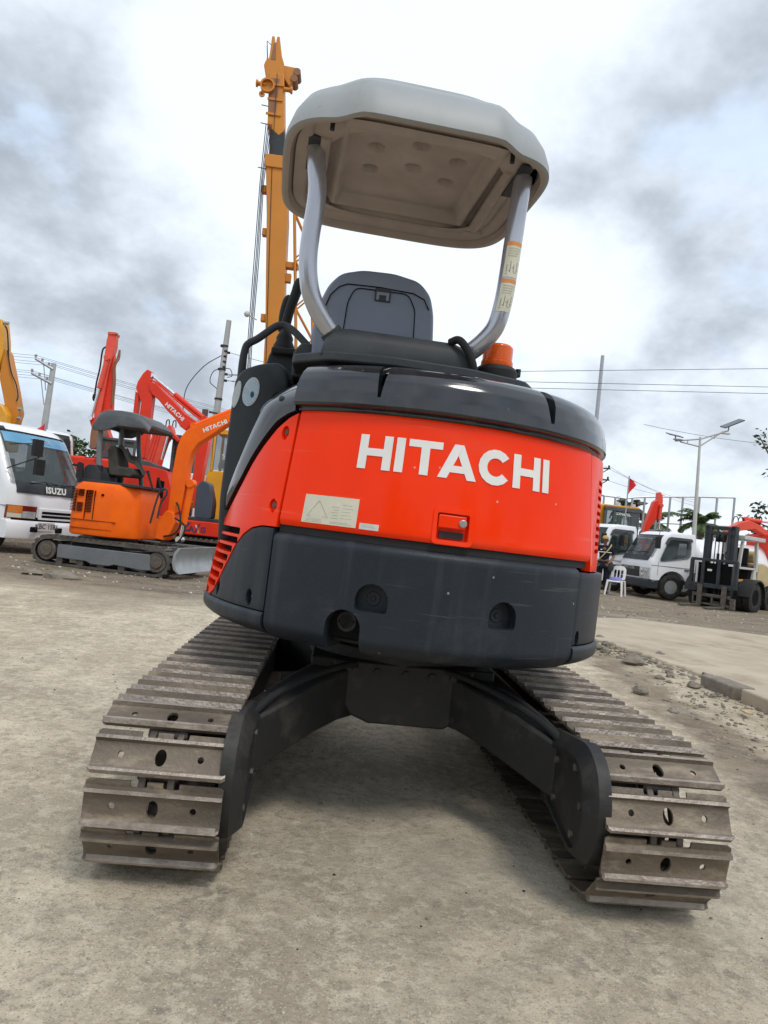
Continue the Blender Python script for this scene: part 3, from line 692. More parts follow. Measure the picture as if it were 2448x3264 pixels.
for sx in (-1, 1):
    ph = .068 if sx < 0 else .020
    tr = bpy.data.objects.new('crawler_track', None); COL.objects.link(tr); tr.parent = EX; tr.location = (sx * G, 0, 0)
    for i in range(NS):
        P, d = loop_pt((i + ph / .148) * LOOP / NS)
        nrm = Vector((0, -d.z, d.y)) ; nrm = Vector((1, 0, 0)).cross(d)
        # grousers trail: ridge side towards the rear
        for src in (shoe0, link0):
            if first and i == 0: o = src
            else: o = src.copy(); COL.objects.link(o)
            o.parent = tr
            mt = Matrix((Vector((1, 0, 0)), d, nrm)).transposed().to_4x4(); mt.translation = P
            mt = mt @ Matrix.Rotation(RD(180), 4, 'Z')
            o.matrix_basis = mt
    first = False
    # track frame
    s = sx
    def X(x0, x1): return (min(x0 * s, x1 * s), max(x0 * s, x1 * s))
    fr = MB(); x0, x1 = X(.70, .865); fr.bb(x0, x1, -.78, .82, .13, .42); x0, x1 = X(.71, .855)
    fr.prism([(-.8, .42), (.8, .42), (.7, .455), (-.7, .455)], 'x', x0, x1); tf = fr.build('track_frame', 'frame', EX, bevel=.012)
    for y0 in (-.62, -.31, 0, .31, .62):
        mb = MB(); x0, x1 = X(.715, .85); mb.cyl((x0, y0, .115), (x1, y0, .115), .07, n=18); mb.build('track_roller', 'link', tf)
    mb = MB(); x0, x1 = X(.745, .82); mb.cyl((x0, YE, HC), (x1, YE, HC), RW - .055, n=28); mb.build('idler_wheel', 'link', EX, bevel=.01)
    mb = MB(); x0, x1 = X(.755, .81); gp = []
    for k in range(44): a = 2 * pi * k / 44; r = RW - (.045 if k % 4 in (0, 1) else .072); gp.append((-YE + r * cos(a), HC + r * sin(a)))
    mb.prism(gp, 'x', x0, x1); x0, x1 = X(.62, .80); mb.cyl((x0, -YE, HC), (x1, -YE, HC), .15, n=26); mb.build('drive_sprocket', 'link', EX)
    # inner guard round the travel motor: rim plus slightly sunken cover plate
    go = round_poly([(-.60, .452), (-.80, .475), (-1.08, .515), (-1.185, .47), (-1.222, .36), (-1.19, .215), (-1.13, .15), (-1.0, .13), (-.80, .18), (-.60, .20)], [.01, .02, .06, .06, .08, .06, .05, .05, .02, .01], 5)
    gi = round_poly([(-.80, .432), (-1.05, .465), (-1.12, .43), (-1.155, .35), (-1.14, .235), (-1.09, .185), (-1.03, .19), (-.80, .245)], [.015, .05, .05, .06, .05, .04, .03, .015], 5)
    x0, x1 = X(.535, .573)
    rimp = [(y * 1, z) for y, z in gi]
    cyx = sum(p[0] for p in gi) / len(gi); czx = sum(p[1] for p in gi) / len(gi)
    big = [(cyx + (y - cyx) * 1.09, czx + (z - czx) * 1.10) for y, z in gi]
    xa = .528 * s; xb = .60 * s; xc = .54 * s
    L = lambda p, x: [Vector((x, q[0], q[1])) for q in p]
    wide = [(cyx + (y - cyx) * 1.42 - .01, czx + (z - czx) * 1.34 + .01) for y, z in gi]
    mb = MB(); mb.loft([L(wide, xb), L(wide, .56 * s), L(big, xa), L(gi, xa), L(gi, xc)], cap=False); mb.add(L(gi, xc), [tuple(range(len(gi)))])
    gd = mb.build('motor_guard', 'frame', EX, smooth=30)
    mb = MB(); x0, x1 = X(.572, .70); mb.bb(x0, x1, -1.0, -.60, .17, .44); mb.build('motor_housing', 'frame', EX, bevel=.01)
    mb = MB(); x0, x1 = X(.60, .70); mb.bb(x0, x1, -.60, .8, .30, .452); mb.build('track_step', 'frame', EX, bevel=.008)
    mb = MB(); x0, x1 = X(.60, .69)
    for k in range(7): mb.bb(x0, x1, -.98 + k * .09, -.93 + k * .09, .455, .468)
    mb.build('step_tread', 'shoe', EX)
# hoses and bolts under the body
for sx, off in ((-1, 0), (1, 0), (1, .05)):
    tube_p = spline([(sx * .10, -.30, .58), (sx * (.22 + off), -.42, .585 - off * .3), (sx * (.36 + off), -.55, .555), (sx * (.50 + off * .4), -.72, .50), (sx * .58, -.90, .44)], 5)
    mb = MB(); mb.tube(tube_p, .014, 8); mb.build('hydraulic_hose', 'black', EX, smooth=60)
for sx in (-1, 1):
    for y, z in ((-.86, .405), (-1.05, .44), (-1.12, .34), (-1.06, .225), (-.86, .27)): mb = MB(); mb.cyl((sx * .542, y, z), (sx * .530, y, z), .013, n=6); mb.build('bolt', 'link', EX)
for x in (-.19, -.10, .02, .13, .22): mb = MB(); mb.cyl((x, -.412, .56), (x, -.398, .56), .016, n=6); mb.build('bolt', 'frame', EX)
# boom swing post, folded boom and blade in front of the machine
mb = MB(); mb.prism(round_poly([(.72, .72), (1.0, .72), (1.06, .95), (.95, 1.2), (.72, 1.2)], .04, 3), 'x', -.12, .16); up(mb.build('swing_post', 'orange', EX, bevel=.012))
mb = MB(); bp_ = [(1.0, .80), (1.25, .80), (1.9, 1.45), (2.5, 1.35), (2.52, 1.18), (1.95, 1.18), (1.2, .66)]
mb.prism(bp_, 'x', -.06, .10); up(mb.build('boom', 'orange', EX, bevel=.012))
mb = MB(); mb.prism([(2.38, 1.42), (2.60, 1.40), (2.55, .45), (2.40, .45)], 'x', -.05, .09); up(mb.build('arm', 'orange', EX, bevel=.012))
mb = MB(); mb.prism([(2.3, .5), (2.6, .5), (2.55, .1), (2.1, .02), (2.0, .2)], 'x', -.25, .29); up(mb.build('bucket', 'frame', EX, bevel=.01))
mb = MB(); mb.prism([(1.45, .02), (1.50, .02), (1.53, .2), (1.50, .36), (1.45, .36), (1.48, .2)], 'x', -.97, .97); mb.bb(-.45, -.30, .4, 1.5, .2, .32); mb.bb(.30, .45, .4, 1.5, .2, .32); mb.build('blade', 'frame', EX, bevel=.006)
# ================================================================== GROUND
SKY_OFF = (0.0, 0.0)
CLOUD_BANKS = [((-.384, .872, .305), .965, .11), ((-.40, .815, .44), .98, .05), ((-.25, .93, .20), .97, .09), ((.343, .843, .43), .970, .10), ((.45, .88, .22), .98, .06), ((.063, .824, .564), .95, -.14), ((.275, .898, .320), .990, -.16), ((-.20, .87, .45), .985, -.10), ((.42, .90, .10), .98, -.08)]
def ground_mat():
    m = bpy.data.materials.new('worn_yard_ground'); m.use_nodes = True
    nt = m.node_tree; L = nt.links; b = nt.nodes['Principled BSDF']; b.inputs['Roughness'].default_value = .9; b.inputs['Specular IOR Level'].default_value = .25
    tc = _n(nt, 'ShaderNodeTexCoord'); P = tc.outputs['Object']
    def NZ(sc, det=6., ro=.6, dist=0., st=None):
        v = P
        if st: mp = _n(nt, 'ShaderNodeMapping'); mp.inputs['Scale'].default_value = st; L.new(P, mp.inputs[0]); v = mp.outputs[0]
        n = _n(nt, 'ShaderNodeTexNoise', Scale=sc, Detail=det, Roughness=ro, Distortion=dist); L.new(v, n.inputs['Vector']); return n.outputs['Fac']
    def MR(x, a, b_, c=0., d=1.):
        n = _n(nt, 'ShaderNodeMapRange'); L.new(x, n.inputs[0]); n.inputs[1].default_value = a; n.inputs[2].default_value = b_; n.inputs[3].default_value = c; n.inputs[4].default_value = d; return n.outputs[0]
    def MX(f, a, c):
        n = _n(nt, 'ShaderNodeMix', data_type='RGBA')
        if isinstance(f, float): n.inputs[0].default_value = f
        else: L.new(f, n.inputs[0])
        for i, x in ((6, a), (7, c)):
            if isinstance(x, tuple): n.inputs[i].default_value = rgba(x)
            else: L.new(x, n.inputs[i])
        return n.outputs[2]
    def MA(op, a, c):
        n = _n(nt, 'ShaderNodeMath', operation=op)
        for i, x in enumerate((a, c)):
            if isinstance(x, (int, float)): n.inputs[i].default_value = x
            else: L.new(x, n.inputs[i])
        return n.outputs[0]
    base = MX(MR(NZ(1.3, 7, .62, .4), .38, .62), (.41, .345, .245), (.80, .695, .515))
    base = MX(MR(NZ(5.5, 8, .72), .38, .58, .25, 1.), (.33, .28, .205), base)
    base = MX(MR(NZ(13, 9, .72), .50, .58, .0, .65), base, (.74, .655, .50))
    base = MX(MR(NZ(24, 9, .72), .53, .59, .0, .62), base, (.25, .214, .158))
    # exposed aggregate: darker rounded patches and pale grains
    vo = _n(nt, 'ShaderNodeTexVoronoi', Scale=19.); 
    wn = _n(nt, 'ShaderNodeTexNoise', Scale=9., Detail=3.); L.new(P, wn.inputs['Vector']); wm = _n(nt, 'ShaderNodeMix', data_type='RGBA'); wm.inputs[0].default_value = .12; L.new(P, wm.inputs[6]); L.new(wn.outputs['Color'], wm.inputs[7]); L.new(wm.outputs[2], vo.inputs['Vector'])
    sel = _n(nt, 'ShaderNodeSeparateColor'); L.new(vo.outputs['Color'], sel.inputs[0])
    agg = MA('MULTIPLY', MA('MULTIPLY', MR(vo.outputs['Distance'], .42, .28), MR(sel.outputs[0], .45, .50)), MR(NZ(1.9, 4), .45, .58))
    base = MX(MA('MULTIPLY', agg, .6), base, (.20, .185, .155))
    vf = _n(nt, 'ShaderNodeTexVoronoi', Scale=75.); L.new(P, vf.inputs['Vector']); sf = _n(nt, 'ShaderNodeSeparateColor'); L.new(vf.outputs['Color'], sf.inputs[0])
    gr = MA('MULTIPLY', MR(vf.outputs['Distance'], .40, .25), MR(sf.outputs[0], .80, .84)); base = MX(MA('MULTIPLY', gr, .55), base, (.56, .51, .42))
    gd = MA('MULTIPLY', MR(vf.outputs['Distance'], .35, .2), MR(sf.outputs[1], .88, .9)); base = MX(MA('MULTIPLY', gd, .6), base, (.13, .115, .095))
    base = MX(MR(NZ(46, 5, .7), .35, .62, .0, .45), base, (.45, .385, .29))
    v2 = _n(nt, 'ShaderNodeTexVoronoi', Scale=150.); L.new(P, v2.inputs['Vector']); s2 = _n(nt, 'ShaderNodeSeparateColor'); L.new(v2.outputs['Color'], s2.inputs[0])
    base = MX(MA('MULTIPLY', MA('MULTIPLY', MR(v2.outputs['Distance'], .5, .3), MR(s2.outputs[0], .78, .82)), .5), base, (.17, .145, .108)); base = MX(MA('MULTIPLY', MA('MULTIPLY', MR(v2.outputs['Distance'], .5, .3), MR(s2.outputs[1], .80, .84)), .5), base, (.78, .70, .55))
    # tyre-dragged earth, brown and gravelly, farther off
    sp = _n(nt, 'ShaderNodeSeparateXYZ'); L.new(P, sp.inputs[0])
    edge = MA('ADD', MA('MULTIPLY', NZ(.55, 5, .6), 5.0), MA('MULTIPLY', sp.outputs[0], -.05))
    far = MR(MA('ADD', sp.outputs[1], edge), 7.3, 9.6)
    dirt = MX(MR(NZ(2.2, 8, .7, 0, (.5, 1, 1)), .4, .62), (.155, .122, .085), (.27, .225, .165))
    dirt = MX(MR(NZ(11, 8, .75), .52, .70, 0, .8), dirt, (.40, .355, .28))
    dirt = MX(MR(NZ(4.0, 8, .75), .56, .68, 0, .8), dirt, (.085, .066, .047))
    base = MX(far, base, dirt)
    # brown soil band on the right by the broken slab
    band = MA('SUBTRACT', sp.outputs[0], MA('ADD', MA('MULTIPLY', sp.outputs[1], .13), 1.95))
    bn = MA('ADD', band, MA('MULTIPLY', MA('SUBTRACT', NZ(2.6, 6, .65), .5), 1.1))
    bm_ = MA('MULTIPLY', MR(bn, -.12, .16), MR(bn, .62, .35))
    base = MX(MA('MULTIPLY', bm_, 1.), base, dirt)
    base = MX(MR(NZ(130, 4, .7), .56, .66, 0, .55), base, (.15, .13, .10))
    base = MX(MR(NZ(105, 4, .7), .58, .68, 0, .6), base, (.68, .60, .46))
    ed = MR(MA('ADD', MA('ABSOLUTE', MA('ADD', sp.outputs[0], .3), 0.), MA('MULTIPLY', MA('SUBTRACT', NZ(1.4, 6, .65), .5), 3.)), 1.9, 3.0, 0, .55)
    base = MX(MA('MULTIPLY', ed, MR(NZ(3.3, 7, .7), .40, .62)), base, (.30, .235, .155))
    # oil and damp stains, elongated scuffs
    base = MX(MR(NZ(.8, 5, .6, 0, (1, .45, 1)), .54, .72, 0, .55), base, (.24, .198, .142))
    base = MX(MR(NZ(.55, 4, .5, 0, (.35, 1, 1)), .56, .74, 0, .5), base, (.50, .455, .37))
    L.new(base, b.inputs['Base Color'])
    h = MA('ADD', MA('MULTIPLY', NZ(30, 8, .75), 1.0), MA('MULTIPLY', NZ(6, 5, .6), 1.6)); h = MA('ADD', h, MA('MULTIPLY', agg, -.15)); h = MA('ADD', h, MA('MULTIPLY', far, MA('MULTIPLY', NZ(9, 8, .75), 4.)))
    bp = _n(nt, 'ShaderNodeBump', Strength=.9, Distance=.016); L.new(h, bp.inputs['Height']); L.new(bp.outputs[0], b.inputs['Normal'])
    return m
M['ground'] = ground_mat()
def ground():
    mb = MB()
    xs = [-900, -120, -40] + [-14 + .5 * i for i in range(57)] + [40, 120, 900]; ys = [-300, -40, -10] + [-5 + .5 * i for i in range(57)] + [40, 120, 1800]
    def hz(x, y):
        d = math.hypot(x * .8, y + .6); k = smoothstep(2.2, 6, d)
        return k * .035 * (noise.noise(Vector((x * .45, y * .45, 1.3))) + .6 * noise.noise(Vector((x * 1.3, y * 1.3, 4)))) if abs(x) < 20 and abs(y) < 30 else 0
    W = len(ys); vs = [(x, y, hz(x, y)) for x in xs for y in ys]
    fs = [(i * W + j, (i + 1) * W + j, (i + 1) * W + j + 1, i * W + j + 1) for i in range(len(xs) - 1) for j in range(W - 1)]
    mb.add(vs, fs); o = mb.build('ground', 'ground', None, smooth=180); tag(o, kind='structure')
ground()
# ================================================================== MATERIALS OF THE YARD BEHIND
M['mini_orange'] = mat('faded_orange_paint', (.94, .150, .004), .42, coat=.05, col2=(.82, .118, .007), scale=3, rvar=.08, dirt=(.70, .16, .02), dscale=4, dlo=.58, dhi=.95, spec=.15)
M['red'] = mat('red_orange_paint', (.76, .040, .014), .42, coat=.06, col2=(.64, .034, .014), scale=3, rvar=.08, dirt=(.58, .085, .045), dscale=4, dlo=.58, dhi=.95, spec=.25)
M['red_pale'] = mat('sun_bleached_red_paint', (.78, .085, .045), .45, coat=.1, col2=(.70, .07, .035), scale=3, dirt=(.55, .16, .10), dscale=5, dlo=.58, dhi=.95)
M['yellow'] = mat('machine_yellow', (.72, .34, .012), .42, coat=.15, col2=(.64, .29, .010), scale=2.5, dirt=(.42, .24, .08), dscale=3, dlo=.6, dhi=.95)
M['crane_yellow'] = mat('crane_ochre_paint', (.56, .205, .010), .5, coat=.05, col2=(.50, .18, .009), scale=.8, dirt=(.33, .14, .03), dscale=.6, dlo=.55, dhi=.9)
M['white'] = mat('white_truck_paint', (.80, .81, .82), .3, coat=.4, col2=(.74, .755, .77), scale=2, rvar=.06, dirt=(.58, .57, .53), dscale=2.5, dlo=.62, dhi=1.)
M['grey_frame'] = mat('grey_track_frame', (.155, .17, .18), .5, col2=(.12, .13, .135), scale=3, dirt=(.27, .24, .19), dscale=5, dlo=.55, dhi=.9)
M['grey_steel'] = mat('worn_blade_steel', (.33, .35, .36), .5, metal=.2, col2=(.24, .25, .25), scale=4, dirt=(.42, .34, .20), dscale=3, dlo=.54, dhi=.8)
M['track_rubber'] = mat('dusty_rubber_track', (.125, .112, .095), .8, col2=(.06, .055, .05), scale=8, bump=.3, bscale=40, spec=.25)
M['dark_roof'] = mat('dark_grey_canopy', (.075, .082, .088), .5, col2=(.058, .063, .068), scale=4, dirt=(.15, .155, .155), dscale=3, dlo=.55, dhi=.95)
M['tyre'] = mat('tyre_rubber', (.032, .031, .030), .8, col2=(.022, .021, .02), scale=8, dirt=(.13, .11, .085), dscale=6, dlo=.5, dhi=.85, spec=.25)
M['navy_metal'] = mat('slate_console', (.055, .072, .10), .5, scale=5)
M['concrete'] = mat('weathered_concrete', (.50, .43, .325), .9, col2=(.33, .275, .20), scale=1.3, amt=.9, bump=.6, bscale=25, dirt=(.21, .165, .11), dscale=.9, dlo=.54, dhi=.76, spec=.2)
M['rock'] = mat('grey_brown_stone', (.25, .22, .18), .9, col2=(.16, .14, .11), scale=9, bump=.4, bscale=30, spec=.2)
M['pole_conc'] = mat('pale_concrete_pole', (.42, .43, .43), .85, col2=(.36, .37, .37), scale=4)
M['galv'] = mat('galvanised_steel', (.40, .42, .44), .45, metal=.5, scale=8)
M['rusty'] = mat('rusty_post', (.10, .065, .05), .8, scale=8)
M['wire'] = mat('black_cable', (.03, .03, .035), .6, scale=8)
M['leaf'] = mat('green_leaves', (.060, .105, .028), .6, col2=(.028, .055, .016), scale=1.7, amt=1, spec=.3)
M['palm'] = mat('palm_fronds', (.13, .19, .07), .6, col2=(.08, .125, .05), scale=1.2, spec=.3)
M['palm_dry'] = mat('dry_palm_fronds', (.20, .18, .12), .7, col2=(.12, .11, .075), scale=1.2, spec=.2)
M['bark'] = mat('grey_bark', (.16, .13, .10), .9, col2=(.10, .08, .06), scale=5, bump=.4, bscale=20)
M['flag'] = mat('red_flag_cloth', (.72, .045, .05), .8, col2=(.62, .035, .04), scale=3, spec=.1)
M['cloth_navy'] = mat('navy_uniform', (.016, .019, .032), .85, col2=(.011, .013, .022), scale=12, spec=.15)
M['skin'] = mat('skin', (.22, .105, .062), .55, scale=9)
M['cap'] = mat('tan_cap', (.55, .36, .10), .8, scale=12)
M['hair'] = mat('black_hair', (.012, .010, .009), .6, scale=12)
M['bag_dark'] = mat('dark_bag', (.022, .030, .032), .7, scale=10)
M['chair_white'] = mat('white_plastic', (.80, .78, .74), .45, col2=(.72, .70, .66), scale=6)
M['purple'] = mat('violet_cloth', (.20, .19, .52), .7, col2=(.15, .14, .42), scale=9)
M['head_lamp'] = mat('headlamp_lens', (.62, .64, .62), .1, scale=20, coat=.8, col2=(.36, .38, .38))
M['amber_lamp'] = mat('amber_indicator', (.72, .22, .03), .2, scale=20, coat=.6)
M['red_lamp'] = mat('maroon_lens', (.20, .02, .015), .2, scale=20, coat=.6)
M['sunstrip'] = mat('blue_sun_strip', (.10, .32, .50), .3, col2=(.08, .27, .44), scale=4, coat=.5)
M['tan'] = mat('tan_tank', (.52, .40, .20), .5, scale=4)
M['pale_grey'] = mat('pale_grey_paint', (.52, .52, .48), .5, scale=4, col2=(.46, .46, .43))
M['seat_old'] = mat('worn_seat_cover', (.028, .027, .024), .8, col2=(.085, .075, .055), scale=7, amt=1.0)
M['rust_orange'] = mat('rusty_orange_bucket', (.34, .12, .035), .75, col2=(.16, .12, .085), scale=3, amt=1.2)
M['solar'] = mat('solar_panel', (.04, .045, .06), .25, scale=6, coat=.4)

def poly_part(name, m, parent, poly, t0, t1, bevel=.015, r=0, cuts=None):
    """profile in (x, z) given a real thickness along y"""
    mb = MB(); mb.prism(round_poly(poly, r, 3) if r else poly, 'y', t0, t1); return mb.build(name, m, parent, bevel=bevel)
def tube_part(name, m, parent, pts, r, n=8, smooth=60): mb = MB(); mb.tube(pts, r, n); return mb.build(name, m, parent, smooth=smooth)
def cylinder_pair(parent, m, a, b, r, split=.5):
    """hydraulic cylinder: barrel plus chromed rod as its sub-part"""
    a, b = Vector(a), Vector(b); c = a.lerp(b, split); d = (b - a).normalized()
    mb = MB(); mb.tube([a, c, c + d * .02], [r, r, r * .7], 14); mb.cyl(a + Vector((0, -r * 1.3, 0)), a + Vector((0, r * 1.3, 0)), r * 1.2, n=12); o = mb.build('hydraulic_cylinder', m, parent, bevel=.004)
    mb = MB(); mb.tube([c, b], r * .55, 12); mb.cyl(b + Vector((0, -r * 1.2, 0)), b + Vector((0, r * 1.2, 0)), r * .9, n=12); mb.build('piston_rod', 'chrome', o, smooth=60); return o
def loop_profile(L, R, n=10):
    """stadium outline in (x, z) centred on x=0, bottom z=0"""
    h = L / 2 - R; p = []
    for k in range(n + 1): a = -pi / 2 + pi * k / n; p.append((h + R * cos(a), R + R * sin(a)))
    for k in range(n + 1): a = pi / 2 + pi * k / n; p.append((-h + R * cos(a), R + R * sin(a)))
    return p
def crawler(parent, y0, w, L, R, m='track_rubber', lugs=46, hub=True, frame_m='grey_frame', zoff=0.):
    """rubber or steel crawler, long axis x"""
    P = loop_profile(L, R); Pi = [(x * (1 - .05 / (L / 2)), R + (z - R) * (1 - .045 / R)) for x, z in P]
    mb = MB(); n = len(P)
    loops = [[Vector((x, y0 - w / 2, z)) for x, z in Pi], [Vector((x, y0 - w / 2, z)) for x, z in P], [Vector((x, y0 + w / 2, z)) for x, z in P], [Vector((x, y0 + w / 2, z)) for x, z in Pi]]
    mb.loft(loops, cap=False)
    per = [0]
    for i in range(n): a, b = Vector(P[i]), Vector(P[(i + 1) % n]); per.append(per[-1] + (b - a).length)
    for k in range(lugs):
        s = per[-1] * k / lugs; i = max(j for j in range(n) if per[j] <= s); a, b = Vector(P[i]), Vector(P[(i + 1) % n]); t = (s - per[i]) / max(1e-6, per[i + 1] - per[i])
        c = a.lerp(b, t); d = (b - a).normalized(); ang = math.atan2(d.y, d.x)
        mb.box((c.x + d.y * .008, y0, c.y - d.x * .008), (per[-1] / lugs * .55, w * .98, .035), R=Matrix.Rotation(-ang, 3, 'Y'))
    o = mb.build('crawler_track', m, parent, smooth=30)
    h = L / 2 - R
    for x in (-h, h):
        m2 = MB(); m2.cyl((x, y0 - w * .42, R), (x, y0 + w * .42, R), R - .07, n=24); m2.cyl((x, y0 - w * .50, R), (x, y0 - w * .4, R), R * .42, n=20); m2.build('track_wheel', 'link', parent, bevel=.01)
    mb = MB(); mb.prism([(-h + R * .85, R * .55), (-h + R * .85, R * 1.5), (h - R * .55, R * 1.5), (h - R * .35, R * .40), (h - R * 1.1, R * .34), (.25, R * .5), (.15, R * .36), (-.15, R * .36), (-.25, R * .52)], 'y', y0 - w * .46, y0 + w * .4)
    fr_ = mb.build('track_frame', frame_m, parent, bevel=.012)
    for k in range(5):
        x = -h + R + (2 * h - 2 * R) * k / 4; m2 = MB(); m2.cyl((x, y0 - w * .36, R * .35), (x, y0 + w * .36, R * .35), R * .27, n=14); m2.build('track_roller', 'link', fr_)
    return o
def wheel(parent, c, R, w, ax, rim='grey_steel', knob=0, name='wheel'):
    """tyre with its rim as sub-part; ax = horizontal axis direction"""
    c = Vector(c); ax = Vector(ax).normalized(); up_ = Vector((0, 0, 1)); f = up_.cross(ax); mt = Matrix((f, up_, ax)).transposed().to_4x4(); mt.translation = c
    pr = [(R * .52, -w * .38), (R * .58, -w * .47), (R * .86, -w * .5), (R * .96, -w * .42), (R, -w * .28), (R, w * .28), (R * .96, w * .42), (R * .86, w * .5), (R * .58, w * .47), (R * .52, w * .38)]
    mb = MB(); loops = [[mt @ Vector((r * cos(2 * pi * k / 32), r * sin(2 * pi * k / 32), z)) for k in range(32)] for r, z in pr]; mb.loft(loops, cap=False)
    if knob:
        for k in range(knob):
            a = 2 * pi * k / knob
            for sgn in (-1, 1):
                aa = a + (pi / knob if sgn > 0 else 0); q = mt @ Vector((R * 1.0 * cos(aa), R * 1.0 * sin(aa), sgn * w * .24)); Rm = mt.to_3x3() @ Matrix.Rotation(aa, 3, 'Z'); mb.box(q, (R * .07, R * .12, w * .44), R=Rm)
    o = mb.build(name, 'tyre', parent, smooth=40)
    mb = MB(); mb.use(rim); loops = [[mt @ Vector((r * cos(2 * pi * k / 24), r * sin(2 * pi * k / 24), z)) for k in range(24)] for r, z in ((R * .54, -w * .4), (R * .50, -w * .3), (R * .2, -w * .12), (R * .2, w * .04), (R * .32, w * .16), (R * .42, w * .02), (R * .46, w * .30), (R * .545, w * .40))]
    mb.loft(loops); mb.cyl(mt @ Vector((0, 0, w * .1)), mt @ Vector((0, 0, w * .36)), R * .17, R * .12, n=14)
    for k in range(6): a = 2 * pi * k / 6; q = mt @ Vector((R * .22 * cos(a), R * .22 * sin(a), w * .1)); mb.cyl(q, q + ax * .04, .016, n=6)
    mb.use('void')
    for k in range(6): a = 2 * pi * (k + .5) / 6; q = mt @ Vector((R * .405 * cos(a), R * .405 * sin(a), w * .06)); mb.cyl(q, q + ax * w * .08, R * .075, n=10)
    mb.build('rim', rim, o, smooth=40); return o

# ================================================================== ORANGE MINI EXCAVATOR ON THE LEFT
t = thing('small_excavator', 'small faded orange excavator with dark canopy and grey track frames parked by the white truck', 'excavator', (-4.19, 9.3, 0), -.2)
for y0 in (-.56, .58): crawler(t, y0, .30, 2.42, .235, lugs=52)
for o in [c for c in t.children]: o.location.x = .20
mb = MB(); mb.bb(-.45, .45, -.5, .5, .22, .40); mb.cyl((.05, 0, .4), (.05, 0, .55), .38, n=30); mb.build('undercarriage', 'frame', t, bevel=.01)
bp2 = round_poly([(-.47, -.62), (.30, -.64), (.60, -.36), (.60, .5), (.40, .6), (-.40, .6), (-.57, .28), (-.59, -.36)], [.22, .05, .10, .1, .1, .2, .2, .22], 6)
mb = MB()
def bloop(k, z, dx=0): return [Vector((p[0] * k + dx, p[1] * k, z)) for p in bp2]
mb.loft([bloop(.94, .545), bloop(.985, .56), bloop(1, .60), bloop(1.0, .80), bloop(.99, 1.15), bloop(.965, 1.33), bloop(.92, 1.40), bloop(.84, 1.44)])
mbody = mb.build('body', 'mini_orange', t, smooth=28)
mb = MB(); mb.prism([(-.50, .80), (.35, .80), (.35, .806), (-.50, .806)], 'y', -.643, -.60)
for x in (-.21, -.06): mb.prism([(x, .82), (x + .006, .82), (x + .006, 1.30), (x, 1.30)], 'y', -.6425, -.60)
mb.prism([(-.5, .66), (.30, .66), (.30, .664), (-.5, .664)], 'y', -.642, -.60); mb.build('panel_seam', 'void', mbody)
for x0, x1, z0, z1, n_ in ((-.47, -.39, .93, 1.31, 15), (-.36, -.26, 1.19, 1.31, 5), (-.36, -.26, .93, 1.09, 7), (-.19, -.10, .93, 1.31, 15)):
    mb = MB()
    for k in range(n_): z = z0 + (z1 - z0) * (k + .5) / n_; mb.box(((x0 + x1) / 2, -.620, z), (x1 - x0, .042, (z1 - z0) / n_ * .5))
    mb.build('vent_slots', 'void', mbody)
mb = MB(); mb.cyl((.08, -.60, 1.24), (.08, -.641, 1.24), .022, n=14); mb.build('fuel_lock', 'void', mbody)
mb = MB(); mb.prism([(-.5, 1.42), (.62, 1.42), (.62, 1.47), (-.5, 1.49)], 'y', -.5, .5); mb.build('floor_deck', 'dark_matte', t, bevel=.01)
mb = MB(); mb.prism(round_poly([(-.40, 1.44), (-.40, 1.68), (-.32, 1.74), (-.20, 1.74), (-.1, 1.6), (-.08, 1.44)], .03, 3), 'y', -.48, .1); mb.build('engine_cover', 'dark_matte', t, bevel=.015)
roofp = [(-.536, 2.444), (-.522, 2.546), (-.439, 2.655), (-.301, 2.705), (0., 2.712), (.287, 2.695), (.502, 2.655), (.67, 2.575), (.767, 2.498)]
mb = MB(); loops = []
for y, k in ((-.48, .10), (-.465, .06), (-.42, .02), (-.35, 0), (.35, 0), (.42, .02), (.465, .06), (.48, .10)):
    top = [Vector((x, y, z - k * 1.0 - (.03 if abs(y) > .43 else 0))) for x, z in roofp]
    low = [Vector((x * .985, y * .98, min(z - k - .03, 2.47 - .02 * x + (.0 if abs(y) < .45 else -.03)))) for x, z in roofp[::-1]]
    loops.append(top + low)
mb.loft(loops); mb.v = [(.175 + (x - .115) * .78, y, z) for x, y, z in mb.v]; rf = mb.build('canopy_roof', 'dark_roof', t, smooth=40)
for y0_ in (-.482, .455):
    mb = MB(); mb.prism([(-.50, 2.32), (-.53, 2.46), (-.30, 2.50), (.05, 2.50), (.02, 2.42), (-.25, 2.33)], 'y', y0_, y0_ + .027); mb.v = [(.175 + (x - .115) * .78, y, z) for x, y, z in mb.v]; mb.build('roof_skirt', 'dark_roof', t, bevel=.01)
for y in (-.36, .36):
    tube_part('canopy_post', 'grey_frame', t, spline([(-.26, y, 2.50), (-.25, y, 2.25), (-.225, y, 1.9), (-.17, y, 1.55), (-.15, y, 1.45)], 4), .045, 12)
    mb = MB(); mb.cyl((-.20, y, 1.45), (-.20, y, 1.74), .085, .065, n=14); mb.build('post_socket', 'black', t)
tube_part('canopy_post', 'dark_roof', t, [(.09, .30, 2.45), (.14, .30, 2.1), (.22, .30, 1.72), (.27, .30, 1.45)], .04, 12)
mb = MB(); mb.lathe([(.05, 0), (.05, .05), (.04, .055)], 16, Matrix.Translation((-.10, -.42, 2.40)) @ Matrix.Rotation(pi / 2, 4, 'X')); mb.build('work_lamp', 'amber', t)
mb = MB(); mb.loft([[Vector((x, y, z)) for x, z in round_poly([(-.10, 1.60), (-.17, 2.02), (-.12, 2.12), (-.02, 2.10), (.05, 1.76), (.34, 1.76), (.37, 1.66), (.30, 1.60)], .04, 3)] for y in (-.21, -.18, .18, .21)]); st_ = mb.build('seat', 'seat_old', t, bevel=.02)
